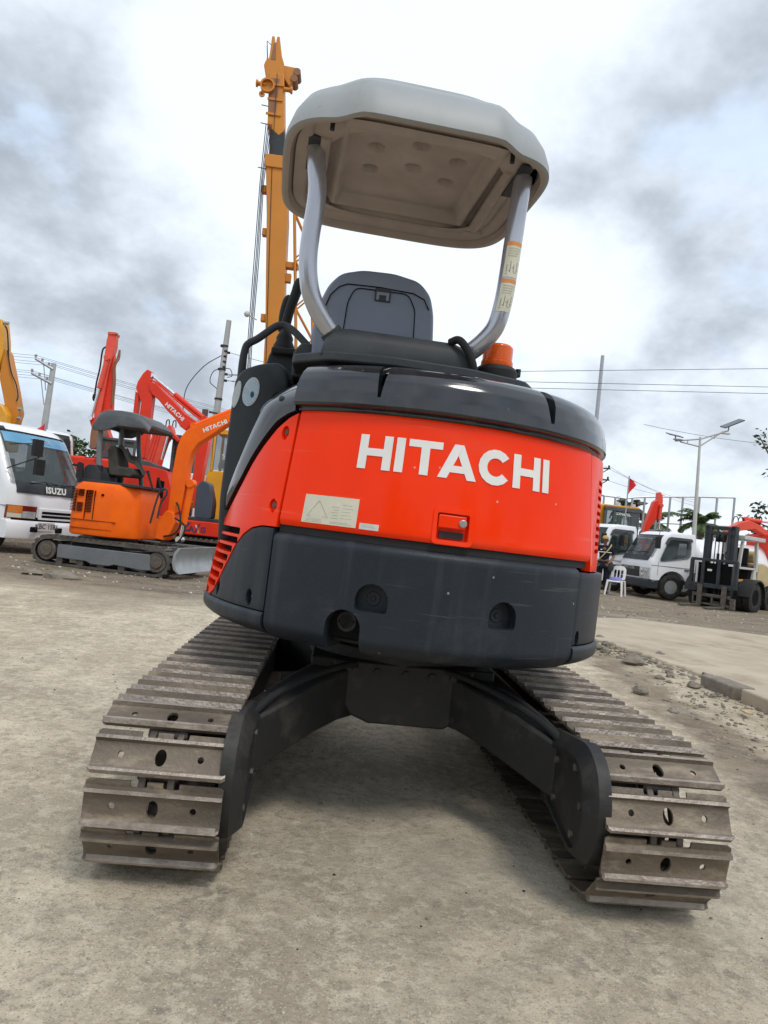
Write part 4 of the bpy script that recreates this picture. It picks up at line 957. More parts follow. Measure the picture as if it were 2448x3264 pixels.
mb = MB(); mb.grid(lambda u, v, s: Vector((.0 + .40 * u, -.17 + .34 * v, 2.10 - .36 * u + .04 * sin(9 * u + 3 * v) + .03 * sin(7 * v) - (.012 if s else 0))), 12, 10, thick=True); mb.build('torn_cover', 'seat_old', st_, smooth=30)
for a, b in (((.72, -.15, 1.40), (.575, -.15, 1.74)), ((.79, .02, 1.40), (.70, .02, 1.65))):
    mb = MB(); mb.tube([Vector(a), Vector(a).lerp(Vector(b), .6), Vector(b)], [.018, .02, .028], 8); mb.build('control_lever', 'black', t)
tube_part('front_handrail', 'dark_matte', t, spline([(.80, -.30, .85), (.86, -.3, 1.2), (.92, -.3, 1.42), (1.02, -.3, 1.45), (1.03, -.3, 1.36), (.95, -.3, 1.2), (.92, -.3, .95)], 5), .018)
mb = MB(); mb.loft([[Vector((x, y, z)) for x, z in round_poly([(-.46, 1.48), (-.46, 1.72), (-.43, 1.76), (-.36, 1.74), (-.34, 1.48)], .02, 2)] for y in (-.60, -.56)]); mb.tube([(-.40, -.58, 1.70), (-.54, -.58, 1.70)], .02, 8); mb.build('mirror', 'black', t)
bpts = [(.992, 1.076), (.998, 1.80), (1.03, 2.20), (1.075, 2.37), (1.16, 2.505), (1.245, 2.555), (1.60, 2.73), (2.6, 3.20), (2.62, 3.05), (1.976, 2.755), (1.667, 2.50), (1.40, 2.30), (1.30, 2.14), (1.262, 1.9), (1.25, 1.514), (1.214, 1.099), (1.05, 1.016)]
mb = MB(); mb.prism(bpts, 'y', -.10, .10); bm_ = mb.build('boom', 'mini_orange', t, bevel=.012)
def flat_fn(o, rx, rz_, n):
    def fn(s, z, tt): return Vector(o) + Vector(rx) * s + Vector(rz_) * z + Vector(n) * tt
    return fn
mb, w_ = word_mb('HITACHI', .075, flat_fn((1.485, -.1005, 2.49), (.895, 0, .445), (-.445, 0, .895), (0, -1, 0)), .004); mb.build('brand_lettering', 'white_letter', bm_, smooth=0)
cylinder_pair(t, 'mini_orange', (1.26, 0, 2.60), (2.6, 0, 3.26), .05, .52)
cylinder_pair(t, 'mini_orange', (1.33, -.02, 1.60), (1.24, -.02, .62), .062, .72)
mb = MB(); mb.prism([(.83, .60), (.86, .92), (.99, 1.10), (1.12, 1.07), (1.17, .90), (1.10, .70), (1.0, .58)], 'y', -.14, .14); mb.build('swing_bracket', 'mini_orange', t, bevel=.012)
tube_part('hydraulic_hose', 'black', t, spline([(1.0, -.16, .65), (1.2, -.17, .72), (1.28, -.17, .9), (1.22, -.16, 1.15), (1.15, -.13, 1.25)], 5), .016)
tube_part('hydraulic_hose', 'black', t, spline([(1.12, -.115, 1.0), (1.35, -.13, .85), (1.25, -.14, .58), (.95, -.14, .55)], 5), .014)
mb = MB(); prof = [(1.78, .10), (1.70, .16), (1.66, .28), (1.68, .42), (1.74, .52), (1.79, .52), (1.72, .40), (1.71, .28), (1.75, .17), (1.82, .10)]
mb.prism([(x - .18, z) for x, z in prof], 'y', -.80, .82); mb.build('dozer_blade', 'grey_steel', t, bevel=.006)
mb = MB()
for y in (-.30, .30): mb.prism([(.3, .22), (.3, .34), (1.50, .40), (1.50, .26)], 'y', y - .05, y + .05)
mb.prism([(.95, .38), (1.42, .42), (1.42, .34), (.95, .30)], 'y', -.06, .06); mb.build('blade_arm', 'grey_frame', t, bevel=.01)
mb = MB(); mb.prism([(.75, .44), (1.25, .50), (1.20, .42), (.8, .40)], 'y', -.42, -.05); mb.build('front_step', 'grey_steel', t, bevel=.01)

# ================================================================== CAB-OVER TRUCKS
def cab_truck(name, label, loc, rz, w, H, dark_lower=False, group=None, plate=None, brand=None, kind='a', load=None, L=4.6):
    t = thing(name, label, 'truck', loc, rz, group); hw = w / 2
    # front profile: y as a function of z
    if kind == 'a': PZ = [(.30, .03), (.62, .02), (.95, .0), (1.20, .03), (1.30, .06), (H - .25, .62), (H - .1, .74), (H, 1.0)]
    else: PZ = [(.50, .03), (.80, .0), (1.0, .02), (1.10, .05), (1.16, .09), (H - .20, .44), (H - .07, .54), (H, .78)]
    def fy(z): return interp([p[0] for p in PZ], [p[1] for p in PZ], z)
    def bulge(x): return (.27 if kind == 'a' else .17) * abs(x / hw) ** 3.0
    def tumble(z): return 1 - .085 * smoothstep(1.15, H, z)
    zb = PZ[0][0]; CL = 1.62
    mb = MB(); loops = []; zs = [zb + (H - zb) * k / 26 for k in range(27)]
    for u in [-1, -.985, -.95, -.88, -.75, -.5, 0, .5, .75, .88, .95, .985, 1]:
        loop = []
        for z in zs:
            x = u * hw * tumble(z); e = (.06 if abs(u) == 1 else .02 if abs(u) > .98 else 0); zz = z - (e * 1.2 if z > H - .04 else 0)
            loop.append(Vector((x, fy(z) + bulge(u * hw) + e, zz)))
        e = (.03 if abs(u) == 1 else 0)
        loop += [Vector((u * hw * tumble(H), CL - .05 - e, H - e - .01)), Vector((u * hw * tumble(H - .15), CL - e, H - .15)), Vector((u * hw, CL - e, 1.0)), Vector((u * hw, CL - e, .62))]
        loop += [Vector((u * hw, 1.15, .58)), Vector((u * hw, .62, zb + .1))]
        loops.append(loop)
    mb.loft(loops); cab = mb.build('cab', 'white', t, smooth=32)
    wy = .78 if kind == 'a' else .92
    ac = MB(); 
    for sx in (-1, 1): ac.cyl((sx * (hw - .32), wy, .40), (sx * (hw + .2), wy, .40), .46, n=28)
    cut(cab, ac, smooth=32)
    # openings and hollow inside, seen through the glass
    z0, z1 = (1.14, H - .17) if kind == 'a' else (1.12, H - .16)
    def ws(u, v, s):
        z = z0 + (z1 - z0) * v; k = .93 - .03 * v; lo = .0
        uu = (2 * u - 1); x = uu * hw * k * tumble(z)
        zz = z + (.16 if kind == 'a' else .10) * (1 - v) * smoothstep(.62, 1., abs(uu)) - .05 * v * smoothstep(.7, 1., abs(uu))
        return Vector((x, fy(zz) + bulge(uu * hw * k) - (.014 if not s else -.02), zz))
    c_ = MB(); c_.grid(lambda u, v, s: ws(.04 + .92 * u, .04 + .84 * v, 1) + Vector((0, -.12 if not s else .34, 0)), 18, 10, thick=True); cut(cab, c_, smooth=32)
    c_ = MB(); c_.bb(-hw * .80, hw * .80, .60, 1.50, 1.0, H - .14); cut(cab, c_, smooth=32)
    mb = MB(); mb.grid(ws, 24, 14, thick=True); gl = mb.build('windscreen', 'glass', cab, smooth=50)
    mb = MB(); mb.bb(-hw * .78, hw * .78, .32, .62, 1.02, 1.20); mb.build('dashboard', 'dark_matte', cab, bevel=.03)
    for sx in (-1, 1):
        mb = MB(); mb.prism(round_poly([(.95, 1.0), (1.0, 1.55), (1.06, 1.78), (1.18, 1.78), (1.16, 1.5), (1.15, 1.0)], .03, 3), 'x', sx * .42 - .24, sx * .42 + .24); mb.build('cab_seat', 'dark_matte', cab, bevel=.03)
    mb = MB(); mb.tube([Vector((.42 + .19 * cos(q), .66 + .08 * sin(q), 1.32 + .17 * sin(q))) for q in [2 * pi * k / 18 for k in range(19)]], .016, 6, cap=False); mb.build('steering_wheel', 'black', cab)
    c_ = MB(); c_.prism(round_poly(rect(-hw * .62, hw * .62, 1.36, H - .30), .06, 3), 'y', 1.40, 1.80); cut(cab, c_, smooth=32)
    def onfront(x, z, off): return Vector((x, fy(z) + bulge(x / tumble(z)) - off, z))
    def patch(mb, x0, x1, za, zb_, off, nu=8, back=.01):
        def fn(u, v, s): x = x0 + (x1 - x0) * u; z = za + (zb_ - za) * v; return onfront(x, z, off if not s else -back)
        mb.grid(fn, nu, 3, thick=True)
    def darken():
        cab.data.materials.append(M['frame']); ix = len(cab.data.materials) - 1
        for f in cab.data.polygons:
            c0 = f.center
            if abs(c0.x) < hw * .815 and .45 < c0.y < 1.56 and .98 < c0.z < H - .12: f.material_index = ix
    # lower black band with wipers and name
    if kind == 'a':
        mb = MB(); patch(mb, -hw * .86, hw * .86, 1.135, 1.345, .019, 20); mb.build('cowl_band', 'dark_matte', cab)
        mb = MB(); patch(mb, -hw * .80, hw * .80, z1 - .20, z1 - .015, .020, 20); sn = mb.build('sun_strip', 'sunstrip', cab, smooth=50)
        text_mesh('TRAASIL', .13, 'strip_lettering', 'decal_blue', sn, face_mtx(onfront(-.05, z1 - .11, .034), (1, 0, 0), (0, .40, .92)), .002)
    else:
        mb = MB(); patch(mb, -hw * .84, hw * .84, 1.11, 1.26, .019, 20); mb.build('cowl_band', 'dark_matte', cab)
    for x0, x1 in ((-.62, -.02), (.05, .66)):
        mb = MB(); mb.tube([onfront(x0, 1.33, .03), onfront((x0 + x1) / 2, 1.37, .035), onfront(x1, 1.35, .03)], .009, 6); mb.tube([onfront(x1 - .1, 1.25, .02), onfront((x0 + x1) / 2, 1.37, .04)], .007, 6); mb.build('wiper', 'black', cab)
    if brand:
        if kind == 'a':
            b_ = text_mesh(brand, .165, 'brand_lettering', 'white_letter', cab, face_mtx(onfront(-.10, 1.225, .028), (1, 0, 0), (0, .18, .98)), .006, .003, space=1.12)
        else: b_ = text_mesh(brand, .115, 'brand_lettering', 'galv', cab, face_mtx(onfront(-.05, .845, .022), (1, 0, 0), (0, -.05, 1)), .002, .003); b_.data.transform(Matrix.Scale(1.9, 4, (1, 0, 0)))
    # side glass, door seam, handle
    for sx in (-1, 1):
        sp_ = [(.46, 1.08), (.44, 1.16), (.70, H - .26), (.79, H - .21), (1.44, H - .21), (1.48, H - .26), (1.46, 1.36), (1.38, 1.26)] if kind == 'b' else [(.44, 1.10), (.44, 1.22), (.78, H - .26), (.86, H - .20), (1.30, H - .20), (1.38, H - .3), (1.38, 1.16), (1.28, .98), (.62, .96)]
        sp_ = round_poly(sp_, .05, 3); yo = .12 if kind == 'a' else 0
        cyy = sum(p[0] for p in sp_) / len(sp_); czz = sum(p[1] for p in sp_) / len(sp_)
        c_ = MB(); c_.prism([(cyy + (p[0] - cyy) * .93 + yo, czz + (p[1] - czz) * .93) for p in sp_], 'x', sx * hw * .6, sx * hw * 1.2); cut(cab, c_, smooth=32); mb = MB()
        mb.loft([[Vector((sx * (hw * tumble(z) + o_), y + .12 if kind == 'a' else y, z)) for y, z in sp_] for o_ in (-.004, .005)]); mb.build('side_window', 'glass', cab, smooth=0)
        mb = MB()
        for y_ in (.52 if kind == 'a' else .42, 1.52): mb.tube([(sx * (hw + .001), y_, .7), (sx * (hw + .001), y_, 1.1)], .006, 5)
        mb.tube([(sx * (hw + .001), .2, .98 if kind == 'b' else .88), (sx * (hw + .001), 1.58, .98 if kind == 'b' else .88)], .007, 5); mb.box((sx * (hw + .012), 1.36, .93), (.02, .16, .035)); mb.build('door_seam', 'grey_frame', cab)
        if kind == 'b':
            mb = MB(); mb.loft([[Vector((sx * (hw * tumble(H - .15) + o_), y, z)) for y, z in round_poly([(.60, H - .38), (.69, H - .20), (.78, H - .15), (1.46, H - .15), (1.52, H - .24), (1.46, H - .22), (.80, H - .22), (.70, H - .38)], .02, 2)] for o_ in (.0, .035)]); mb.build('wind_deflector', 'dark_roof', cab)
        # mirrors
        mb = MB(); a = Vector((sx * hw * .96, .40, 1.55)); bq = Vector((sx * (hw - .04), -.34, 1.80)) if kind == 'a' else Vector((sx * (hw + .16), .25, 1.60))
        mb.tube([a, bq], .012, 6); mb.tube([a + Vector((0, 0, .45)), bq + Vector((0, 0, .25))], .010, 6)
        for dz, hh in (((.16, .30), (-.18, .28)) if kind == 'a' else ((.05, .34),)): mb.box(bq + Vector((sx * .02 - (.5 * dz * sx if kind == 'a' else 0) * -.5, -.01, dz)), (.20, .07, hh))
        mb.build('mirror', 'black', t, bevel=.03, seg=3)
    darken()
    # bumper, lamps, grille
    if kind == 'a':
        mb = MB(); lp = []
        for x in [-hw * 1.0, -hw * .97, -hw * .8, -hw * .4, 0, hw * .4, hw * .8, hw * .97, hw * 1.0]:
            y = bulge(x) - .07; lp.append([Vector((x, y + .02, .29)), Vector((x, y, .33)), Vector((x, y - .01, .56)), Vector((x, y + .03, .63)), Vector((x, y + .35, .63)), Vector((x, y + .35, .29))])
        mb.loft(lp); bu = mb.build('bumper', 'white', t, bevel=.008)
        for x0, x1 in ((-.68, -.53), (-.10, .06)):
            mb = MB(); mb.prism(round_poly(rect(x0, x1, .43, .53), .02, 2), 'y', -.086, -.06); mb.build('bumper_slot', 'void', bu)
        mb = MB(); mb.bb(-.50, -.14, -.085, -.05, .46, .62); pl = mb.build('licence_plate', 'label_grey', bu)
        text_mesh(plate or '', .13, 'plate_lettering', 'ink', pl, face_mtx(Vector((-.32, -.0865, .54)), (1, 0, 0), (0, 0, 1)), .003, .0015)
        mb = MB(); patch(mb, -hw * .90, hw * .90, .60, .70, .006, 20); mb.build('lower_grille_gap', 'void', cab)
        for sx in (-1, 1):
            a_, b_ = sorted((sx * hw * .985, sx * hw * .50)); mb = MB(); patch(mb, a_, b_, .66, .90, .012, 10, .02); hl = mb.build('headlight', 'red_lamp', cab)
            a_, b_ = sorted((sx * hw * .97, sx * hw * .76)); mb = MB(); patch(mb, a_, b_, .76, .89, .020, 6); mb.build('indicator', 'amber_lamp', hl)
            a_, b_ = sorted((sx * hw * .97, sx * hw * .76)); mb = MB(); patch(mb, a_, b_, .675, .755, .020, 6); mb.build('side_lamp', 'label', hl)
            a_, b_ = sorted((sx * hw * .75, sx * hw * .52)); mb = MB(); patch(mb, a_, b_, .675, .80, .022, 6); mb.build('lamp_lens', 'head_lamp', hl)
        mb = MB(); patch(mb, -.44, .44, .665, .88, .03, 10); gr_ = mb.build('grille_surround', 'white', cab, bevel=.01)
        for z in (.705, .775):
            mb = MB(); patch(mb, -.39, .39, z, z + .05, .034, 10); mb.build('grille_slot', 'void', gr_)
    else:
        mb = MB(); lp = []
        for x in [-hw * 1.0, -hw * .97, -hw * .8, -hw * .4, 0, hw * .4, hw * .8, hw * .97, hw * 1.0]:
            y = bulge(x) - .05; lp.append([Vector((x, y + .03, .30)), Vector((x, y, .34)), Vector((x, y, .52)), Vector((x, y + .03, .56)), Vector((x, y + .35, .56)), Vector((x, y + .35, .30))])
        mb.loft(lp); bu = mb.build('bumper', 'dark_matte' if dark_lower else 'white', t, bevel=.008)
        mb = MB(); patch(mb, -hw * .60, hw * .60, .60, .80, .012, 10); mb.build('grille', 'dark_matte', cab)
        mb = MB(); patch(mb, -hw * .60, hw * .60, .80, .90, .014, 10); mb.build('grille_bar', 'dark_matte', cab)
        for sx in (-1, 1):
            a_, b_ = sorted((sx * hw * .99, sx * hw * .62)); mb = MB(); patch(mb, a_, b_, .57, .90, .014, 10, .02); hl = mb.build('headlight', 'head_lamp', cab)
            for q, (xx, zz, r_) in enumerate(((.72, .80, .055), (.72, .66, .05), (.88, .78, .045))):
                p = onfront(sx * hw * xx, zz, .012); mb = MB(); mb.lathe([(r_, 0), (r_, .006), (r_ * .6, .012)], 16, Matrix.Translation(p) @ Matrix.Rotation(pi / 2, 4, 'X')); mb.build('lamp_bowl', 'chrome', hl)
    # chassis, wheels
    mb = MB()
    for x in (-.36, .36): mb.bb(x - .04, x + .04, .5, L, .46, .62)
    mb.bb(-hw * .9, hw * .9, .45, 1.2, .36, .60); mb.build('chassis', 'frame', t, bevel=.01)
    for sx in (-1, 1):
        wheel(t, (sx * (hw - .14), wy, .38), .38, .22, (sx, 0, 0)); wheel(t, (sx * (hw - .16), L - 1.0, .38), .38, .30, (sx, 0, 0))
        mb = MB(); mb.prism([(1.18, .36), (1.30, .36), (1.30, .62), (1.18, .62)], 'x', sx * (hw - .35), sx * (hw - .02)); mb.build('mud_flap', 'black', t)
    if load == 'tank':
        mb = MB(); tp = [(.02, 1.72), (.50, 1.74), (.66, 1.84), (.70, 2.0), (.70, L - .3), (.60, L - .1), (.02, L - .05)]
        mb.lathe([(r, z) for r, z in tp], 32, Matrix.Translation((0, 0, 1.22)) @ Matrix.Rotation(-pi / 2, 4, 'X')); mb.build('tank', 'white', t, smooth=50)
    elif load == 'bed':
        mb = MB(); mb.bb(-hw, hw, 1.72, L, .72, .84); mb.bb(-hw, hw, 1.72, 1.78, .84, 1.6); mb.bb(-hw, -hw + .05, 1.78, L, .84, 1.25); mb.bb(hw - .05, hw, 1.78, L, .84, 1.25); mb.build('cargo_bed', 'white', t, bevel=.008)
    return t
cab_truck('parked_truck', 'white cab-over truck with blue sun strip on its windscreen at the left edge', (-5.68, 10.66, 0), RD(66), 1.95, 2.44, plate='KBC 1581', brand='ISUZU', kind='a', load='bed')
cab_truck('parked_truck', 'white cab-over truck with dark grille and white tank beside the forklift', (8.72, 17.75, 0), RD(-84), 1.75, 2.02, dark_lower=True, brand='CANTER', kind='b', load='tank')
cab_truck('parked_truck', 'white truck partly hidden behind the standing person in dark uniform', (7.74, 19.7, 0), RD(-78), 1.80, 2.16, kind='b', load='bed')
cab_truck('parked_truck', 'white truck roof and cab just showing over the sun-stripped windscreen at left', (-7.70, 14.6, 0), RD(40), 1.95, 2.82, kind='b', load='bed')

# ================================================================== RED EXCAVATORS ON THE LEFT
def panel_text(word, h, o, rx, rz_, n, parent, m='white_letter'):
    mb, w_ = word_mb(word, h, flat_fn(o, rx, rz_, n), .004); return mb.build('brand_lettering', m, parent, smooth=0)
# machine with the bent boom
t = thing('red_excavator', 'red excavator with bent boom and white lettering rising behind the small orange excavator', 'excavator', (-3.4, 13.0, 0), -.1)
zb_ = [(-1.515, 3.97), (-1.334, 3.933), (-1.162, 3.786), (-.846, 3.533), (-.6, 3.316), (-.271, 3.131), (-.087, 3.062), (.003, 2.853), (-.011, 2.59), (-.063, 2.083), (-.10, 1.2), (-.34, 1.2), (-.258, 2.063), (-.261, 2.477), (-.27, 2.738), (-.352, 2.882), (-.674, 3.003), (-.827, 3.184), (-1.022, 3.339), (-1.246, 3.558), (-1.414, 3.673), (-1.50, 3.796)]
bo = poly_part('boom', 'red', t, zb_, -.14, .14, .018)
panel_text('HITACHI', .092, (-1.09, -.141, 3.46), (.80, 0, -.597), (.597, 0, .80), (0, -1, 0), bo)
poly_part('arm', 'red', t, [(-1.815, 3.786), (-1.789, 3.943), (-1.69, 4.14), (-1.602, 4.243), (-1.51, 4.208), (-1.52, 4.102), (-1.526, 3.969), (-1.429, 3.803), (-1.409, 3.629), (-1.421, 2.2), (-1.60, 2.2), (-1.663, 3.154), (-1.656, 3.473), (-1.745, 3.661)], -.11, .11, .015)
poly_part('arm_link', 'red', t, [(-1.829, 3.719), (-1.734, 3.662), (-1.732, 3.553), (-1.734, 2.9), (-1.821, 2.9)], -.08, .08, .01)
cylinder_pair(t, 'red', (-.18, 0, 3.25), (-1.52, 0, 4.13), .062, .56)
tube_part('hydraulic_hose', 'red', t, spline([(-.15, -.05, 3.16), (-.5, -.05, 3.37), (-.85, -.05, 3.60), (-1.1, -.05, 3.79), (-1.3, -.05, 3.93), (-1.5, -.05, 4.0), (-1.72, -.05, 3.92)], 5), .022)
poly_part('boom_bracket', 'red', t, [(-.70, 3.02), (-.55, 3.20), (-.42, 3.12), (-.55, 2.93)], -.16, .16, .01)
mb = MB(); mb.prism([(-1.2, .62), (1.6, .62), (1.6, .93), (-1.2, .93)], 'y', -.9, .9); bd_ = mb.build('platform', 'red', t, bevel=.02)
zt = text_mesh('Z', .26, 'side_lettering', 'navy', bd_, face_mtx(Vector((-.04, -.903, .775)), (1, 0, 0), (0, 0, 1)), .006, .003)
text_mesh('A', .17, 'side_lettering', 'navy', bd_, face_mtx(Vector((-.0 + .07, -.903, .745)), (1, 0, 0), (0, 0, 1)), .005, .003)
text_mesh('IS', .17, 'side_lettering', 'navy', bd_, face_mtx(Vector((.33, -.903, .745)), (1, 0, 0), (0, 0, 1)), .005, .003)
mb = MB(); mb.use('navy'); mb.prism([(.0, .66), (.035, .66), (.135, .87), (.095, .87)], 'y', -.9055, -.902); mb.use('orange_print'); mb.prism([(.075, .76), (.105, .74), (.125, .66), (.085, .66)], 'y', -.9055, -.902); mb.use('label'); mb.prism([(.01, .84), (.045, .84), (.08, .77), (.055, .755)], 'y', -.9055, -.902)
mb.v = [(x + .13, y, z) for x, y, z in mb.v]; mb.build('side_lettering', None, bd_, smooth=0)
mb = MB(); mb.bb(-.42, 1.5, -.88, .85, .93, 1.0); mb.build('floor_plate', 'dark_matte', t, bevel=.01)
mb = MB(); mb.prism(round_poly([(.05, 1.0), (.03, 1.68), (.14, 1.82), (.30, 1.77), (.42, 1.35), (.42, 1.0)], .05, 3), 'y', -.75, -.40); mb.build('control_console', 'navy_metal', t, bevel=.015)
for a, b in (((-.05, -.7, 1.0), (-.10, -.7, 1.45)), ((-.25, -.72, 1.0), (-.28, -.72, 1.35))): tube_part('pedal_lever', 'black', t, [a, b], .02)
tube_part('handrail', 'dark_matte', t, [(-.40, -.78, 1.0), (-.36, -.78, 1.62), (-.14, -.78, 1.60), (-.16, -.78, 1.0)], .018)
tube_part('handrail', 'dark_matte', t, [(-.36, -.78, 1.38), (-.1, -.78, 1.36)], .015)
mb = MB(); mb.bb(.6, 1.5, -.75, .75, 1.0, 2.0); mb.build('rear_body', 'red', t, bevel=.05)
mb = MB(); mb.bb(-.22, -.08, -.75, -.45, 1.02, 1.35); mb.build('front_box', 'yellow', t, bevel=.02)
for y0 in (-.75, .75): crawler(t, y0, .36, 2.9, .27, m='link', lugs=56)
mb = MB(); mb.cyl((.2, 0, .3), (.2, 0, .62), .5, n=24); mb.bb(-.8, .9, -.6, .6, .2, .42); mb.build('undercarriage', 'frame', t)
# machine with the straight upright arm
t = thing('red_excavator', 'red-orange excavator with straight upright arm behind the small excavator canopy', 'excavator', (-6.6, 16.6, 0), 0.)
poly_part('arm', 'red_pale', t, [(-.518, 5.76), (-.318, 5.78), (-.307, 5.408), (-.338, 5.214), (-.40, 4.739), (-.47, 3.60), (-.601, 2.9), (-.66, 3.6), (-.636, 4.259), (-.575, 4.729), (-.558, 5.187), (-.549, 5.567)], -.16, .12, .02)
poly_part('arm_side_plate', 'red', t, [(-.338, 5.214), (-.30, 4.739), (-.21, 3.664), (-.25, 2.9), (-.58, 2.9), (-.47, 3.60), (-.40, 4.739)], -.06, .14, .015)
cylinder_pair(t, 'red_pale', (-.45, -.20, 5.05), (-.70, -.20, 3.35), .068, .50)
poly_part('arm_head', 'red_pale', t, [(-.53, 5.70), (-.30, 5.72), (-.30, 5.79), (-.53, 5.78)], -.19, .15, .01)
mb = MB(); mb.cyl((-.30, -.2, 5.73), (-.26, -.2, 5.73), .04, n=10); mb.build('pin_cap', 'rust_orange', t)
tube_part('hydraulic_hose', 'black', t, spline([(-.55, -.1, 5.38), (-.64, -.1, 5.26), (-.655, -.1, 4.77), (-.70, -.1, 4.36), (-.71, -.1, 3.98)], 5), .024)
mb = MB(); mb.sphere((-.712, -.1, 3.95), .07, 10, 6, (.8, .8, 1.6)); mb.build('hose_end', 'black', t)
for dx in (0, .05): tube_part('hydraulic_hose', 'rust_orange', t, spline([(-.19 + dx * .3, -.1, 5.33), (-.22 + dx, -.1, 5.1), (-.30 + dx, -.1, 4.87), (-.25 + dx, -.1, 4.41), (-.22 + dx * .5, -.1, 3.8)], 5), .022)
poly_part('boom', 'red', t, [(-.75, 3.3), (-.45, 3.5), (-.2, 3.0), (.6, 1.4), (.2, 1.3), (-.5, 2.7)], -.18, .18, .02)
poly_part('bucket', 'rust_orange', t, [(-.30, 3.12), (-.10, 3.12), (-.08, 2.86), (-.15, 2.46), (-.30, 2.46), (-.32, 2.8)], -1.2, -.55, .03, r=.05)
mb = MB(); mb.bb(-.75, 1.0, -1.5, 1.3, .95, 2.22); mb.build('engine_housing', 'red', t, bevel=.06, seg=3)
mb = MB(); mb.bb(-.15, .80, -1.0, .9, 2.22, 2.42); mb.bb(-.15, .80, -1.0, .9, 2.75, 2.82)
for x in (-.15, .45, .74): mb.bb(x, x + .07, -1.0, -.93, 2.4, 2.78)
mb.bb(-.15, -.08, .83, .9, 2.4, 2.78); mb.bb(.73, .8, .83, .9, 2.4, 2.78); mb.build('cab_frame', 'dark_roof', t, bevel=.012)
mb = MB(); mb.bb(-.07, .73, -.97, -.965, 2.42, 2.75); mb.build('cab_glass', 'glass_clear', t)
mb = MB(); mb.cyl((.02, -1.52, 2.22), (.02, -1.52, 2.30), .05, n=12); mb.build('filler_cap', 'red_pale', t)
for y0 in (-1.1, 1.0): crawler(t, y0, .5, 3.4, .40, m='link', lugs=52)
mb = MB(); mb.cyl((0, 0, .4), (0, 0, .95), .6, n=24); mb.build('undercarriage', 'frame', t)
# machine with the raked grooved boom
t = thing('red_excavator', 'red excavator with dark hood and raked boom on a chromed cylinder, mid row', 'excavator', (-5.2, 15.0, 0), 0.)
mb = MB(); mb.prism(round_poly([(-.41, .9), (-.41, 2.0), (-.287, 2.14), (.289, 2.10), (.545, 2.05), (.7, 1.6), (.7, .9)], .04, 3), 'y', -.5, .9); eb = mb.build('engine_housing', 'red', t, bevel=.02)
mb = MB(); mb.prism([(.33, 1.40), (.52, 1.36), (.52, 1.78), (.33, 1.82)], 'y', -.508, -.48); mb.prism([(-.36, 1.80), (-.32, 1.80), (-.31, 1.95), (-.35, 1.95)], 'y', -.508, -.48); mb.build('vent', 'void', eb)
mb = MB(); mb.prism([(-.36, 2.13), (-.25, 2.25), (.05, 2.25), (.31, 2.17), (.32, 2.08)], 'y', -.42, .8); mb.build('hood', 'dark_roof', t, bevel=.02)
bo = poly_part('boom', 'red_pale', t, [(-.107, 3.079), (.155, 3.085), (.275, 3.294), (.348, 3.278), (.40, 3.12), (.26, 2.85), (.124, 2.2), (.06, 1.9), (-.36, 1.9), (-.243, 2.285)], .25, .62, .02)
mb = MB()
for k in range(3): mb.tube([(-.05 + k * .07, .245, 3.0), (-.20 + k * .08, .245, 2.2)], .018, 6)
mb.build('boom_pipes', 'red', bo)
poly_part('arm_link', 'red', t, [(.30, 3.06), (.42, 3.10), (.61, 2.92), (.56, 2.86)], .2, .6, .015)
cylinder_pair(t, 'red', (.19, .15, 2.15), (.325, .15, 3.05), .055, .22)
for dx in (0, .17): tube_part('hydraulic_hose', 'black', t, spline([(.17 + dx, .4, 3.25), (.18 + dx, .4, 3.40), (.24 + dx, .4, 3.42), (.26 + dx, .4, 3.25)], 5), .015)
mb = MB(); mb.bb(.42, .92, .55, 1.3, 2.2, 3.0); mb.build('cab', 'glass', t, bevel=.03)
mb = MB(); mb.bb(.36, .42, .5, 1.35, 1.9, 3.05); mb.bb(.92, .97, .5, 1.35, 1.9, 3.05); mb.bb(.36, .97, .5, 1.35, 3.0, 3.08); mb.build('cab_frame', 'dark_roof', t, bevel=.012)
mb = MB(); mb.bb(.5, 1.3, .3, 1.3, .9, 2.1); mb.build('side_body', 'white', t, bevel=.03)
for y0 in (-.3, 1.0): crawler(t, y0, .45, 2.6, .38, m='link', lugs=46)
mb = MB(); mb.cyl((0, .4, .4), (0, .4, .92), .5, n=24); mb.build('undercarriage', 'frame', t)

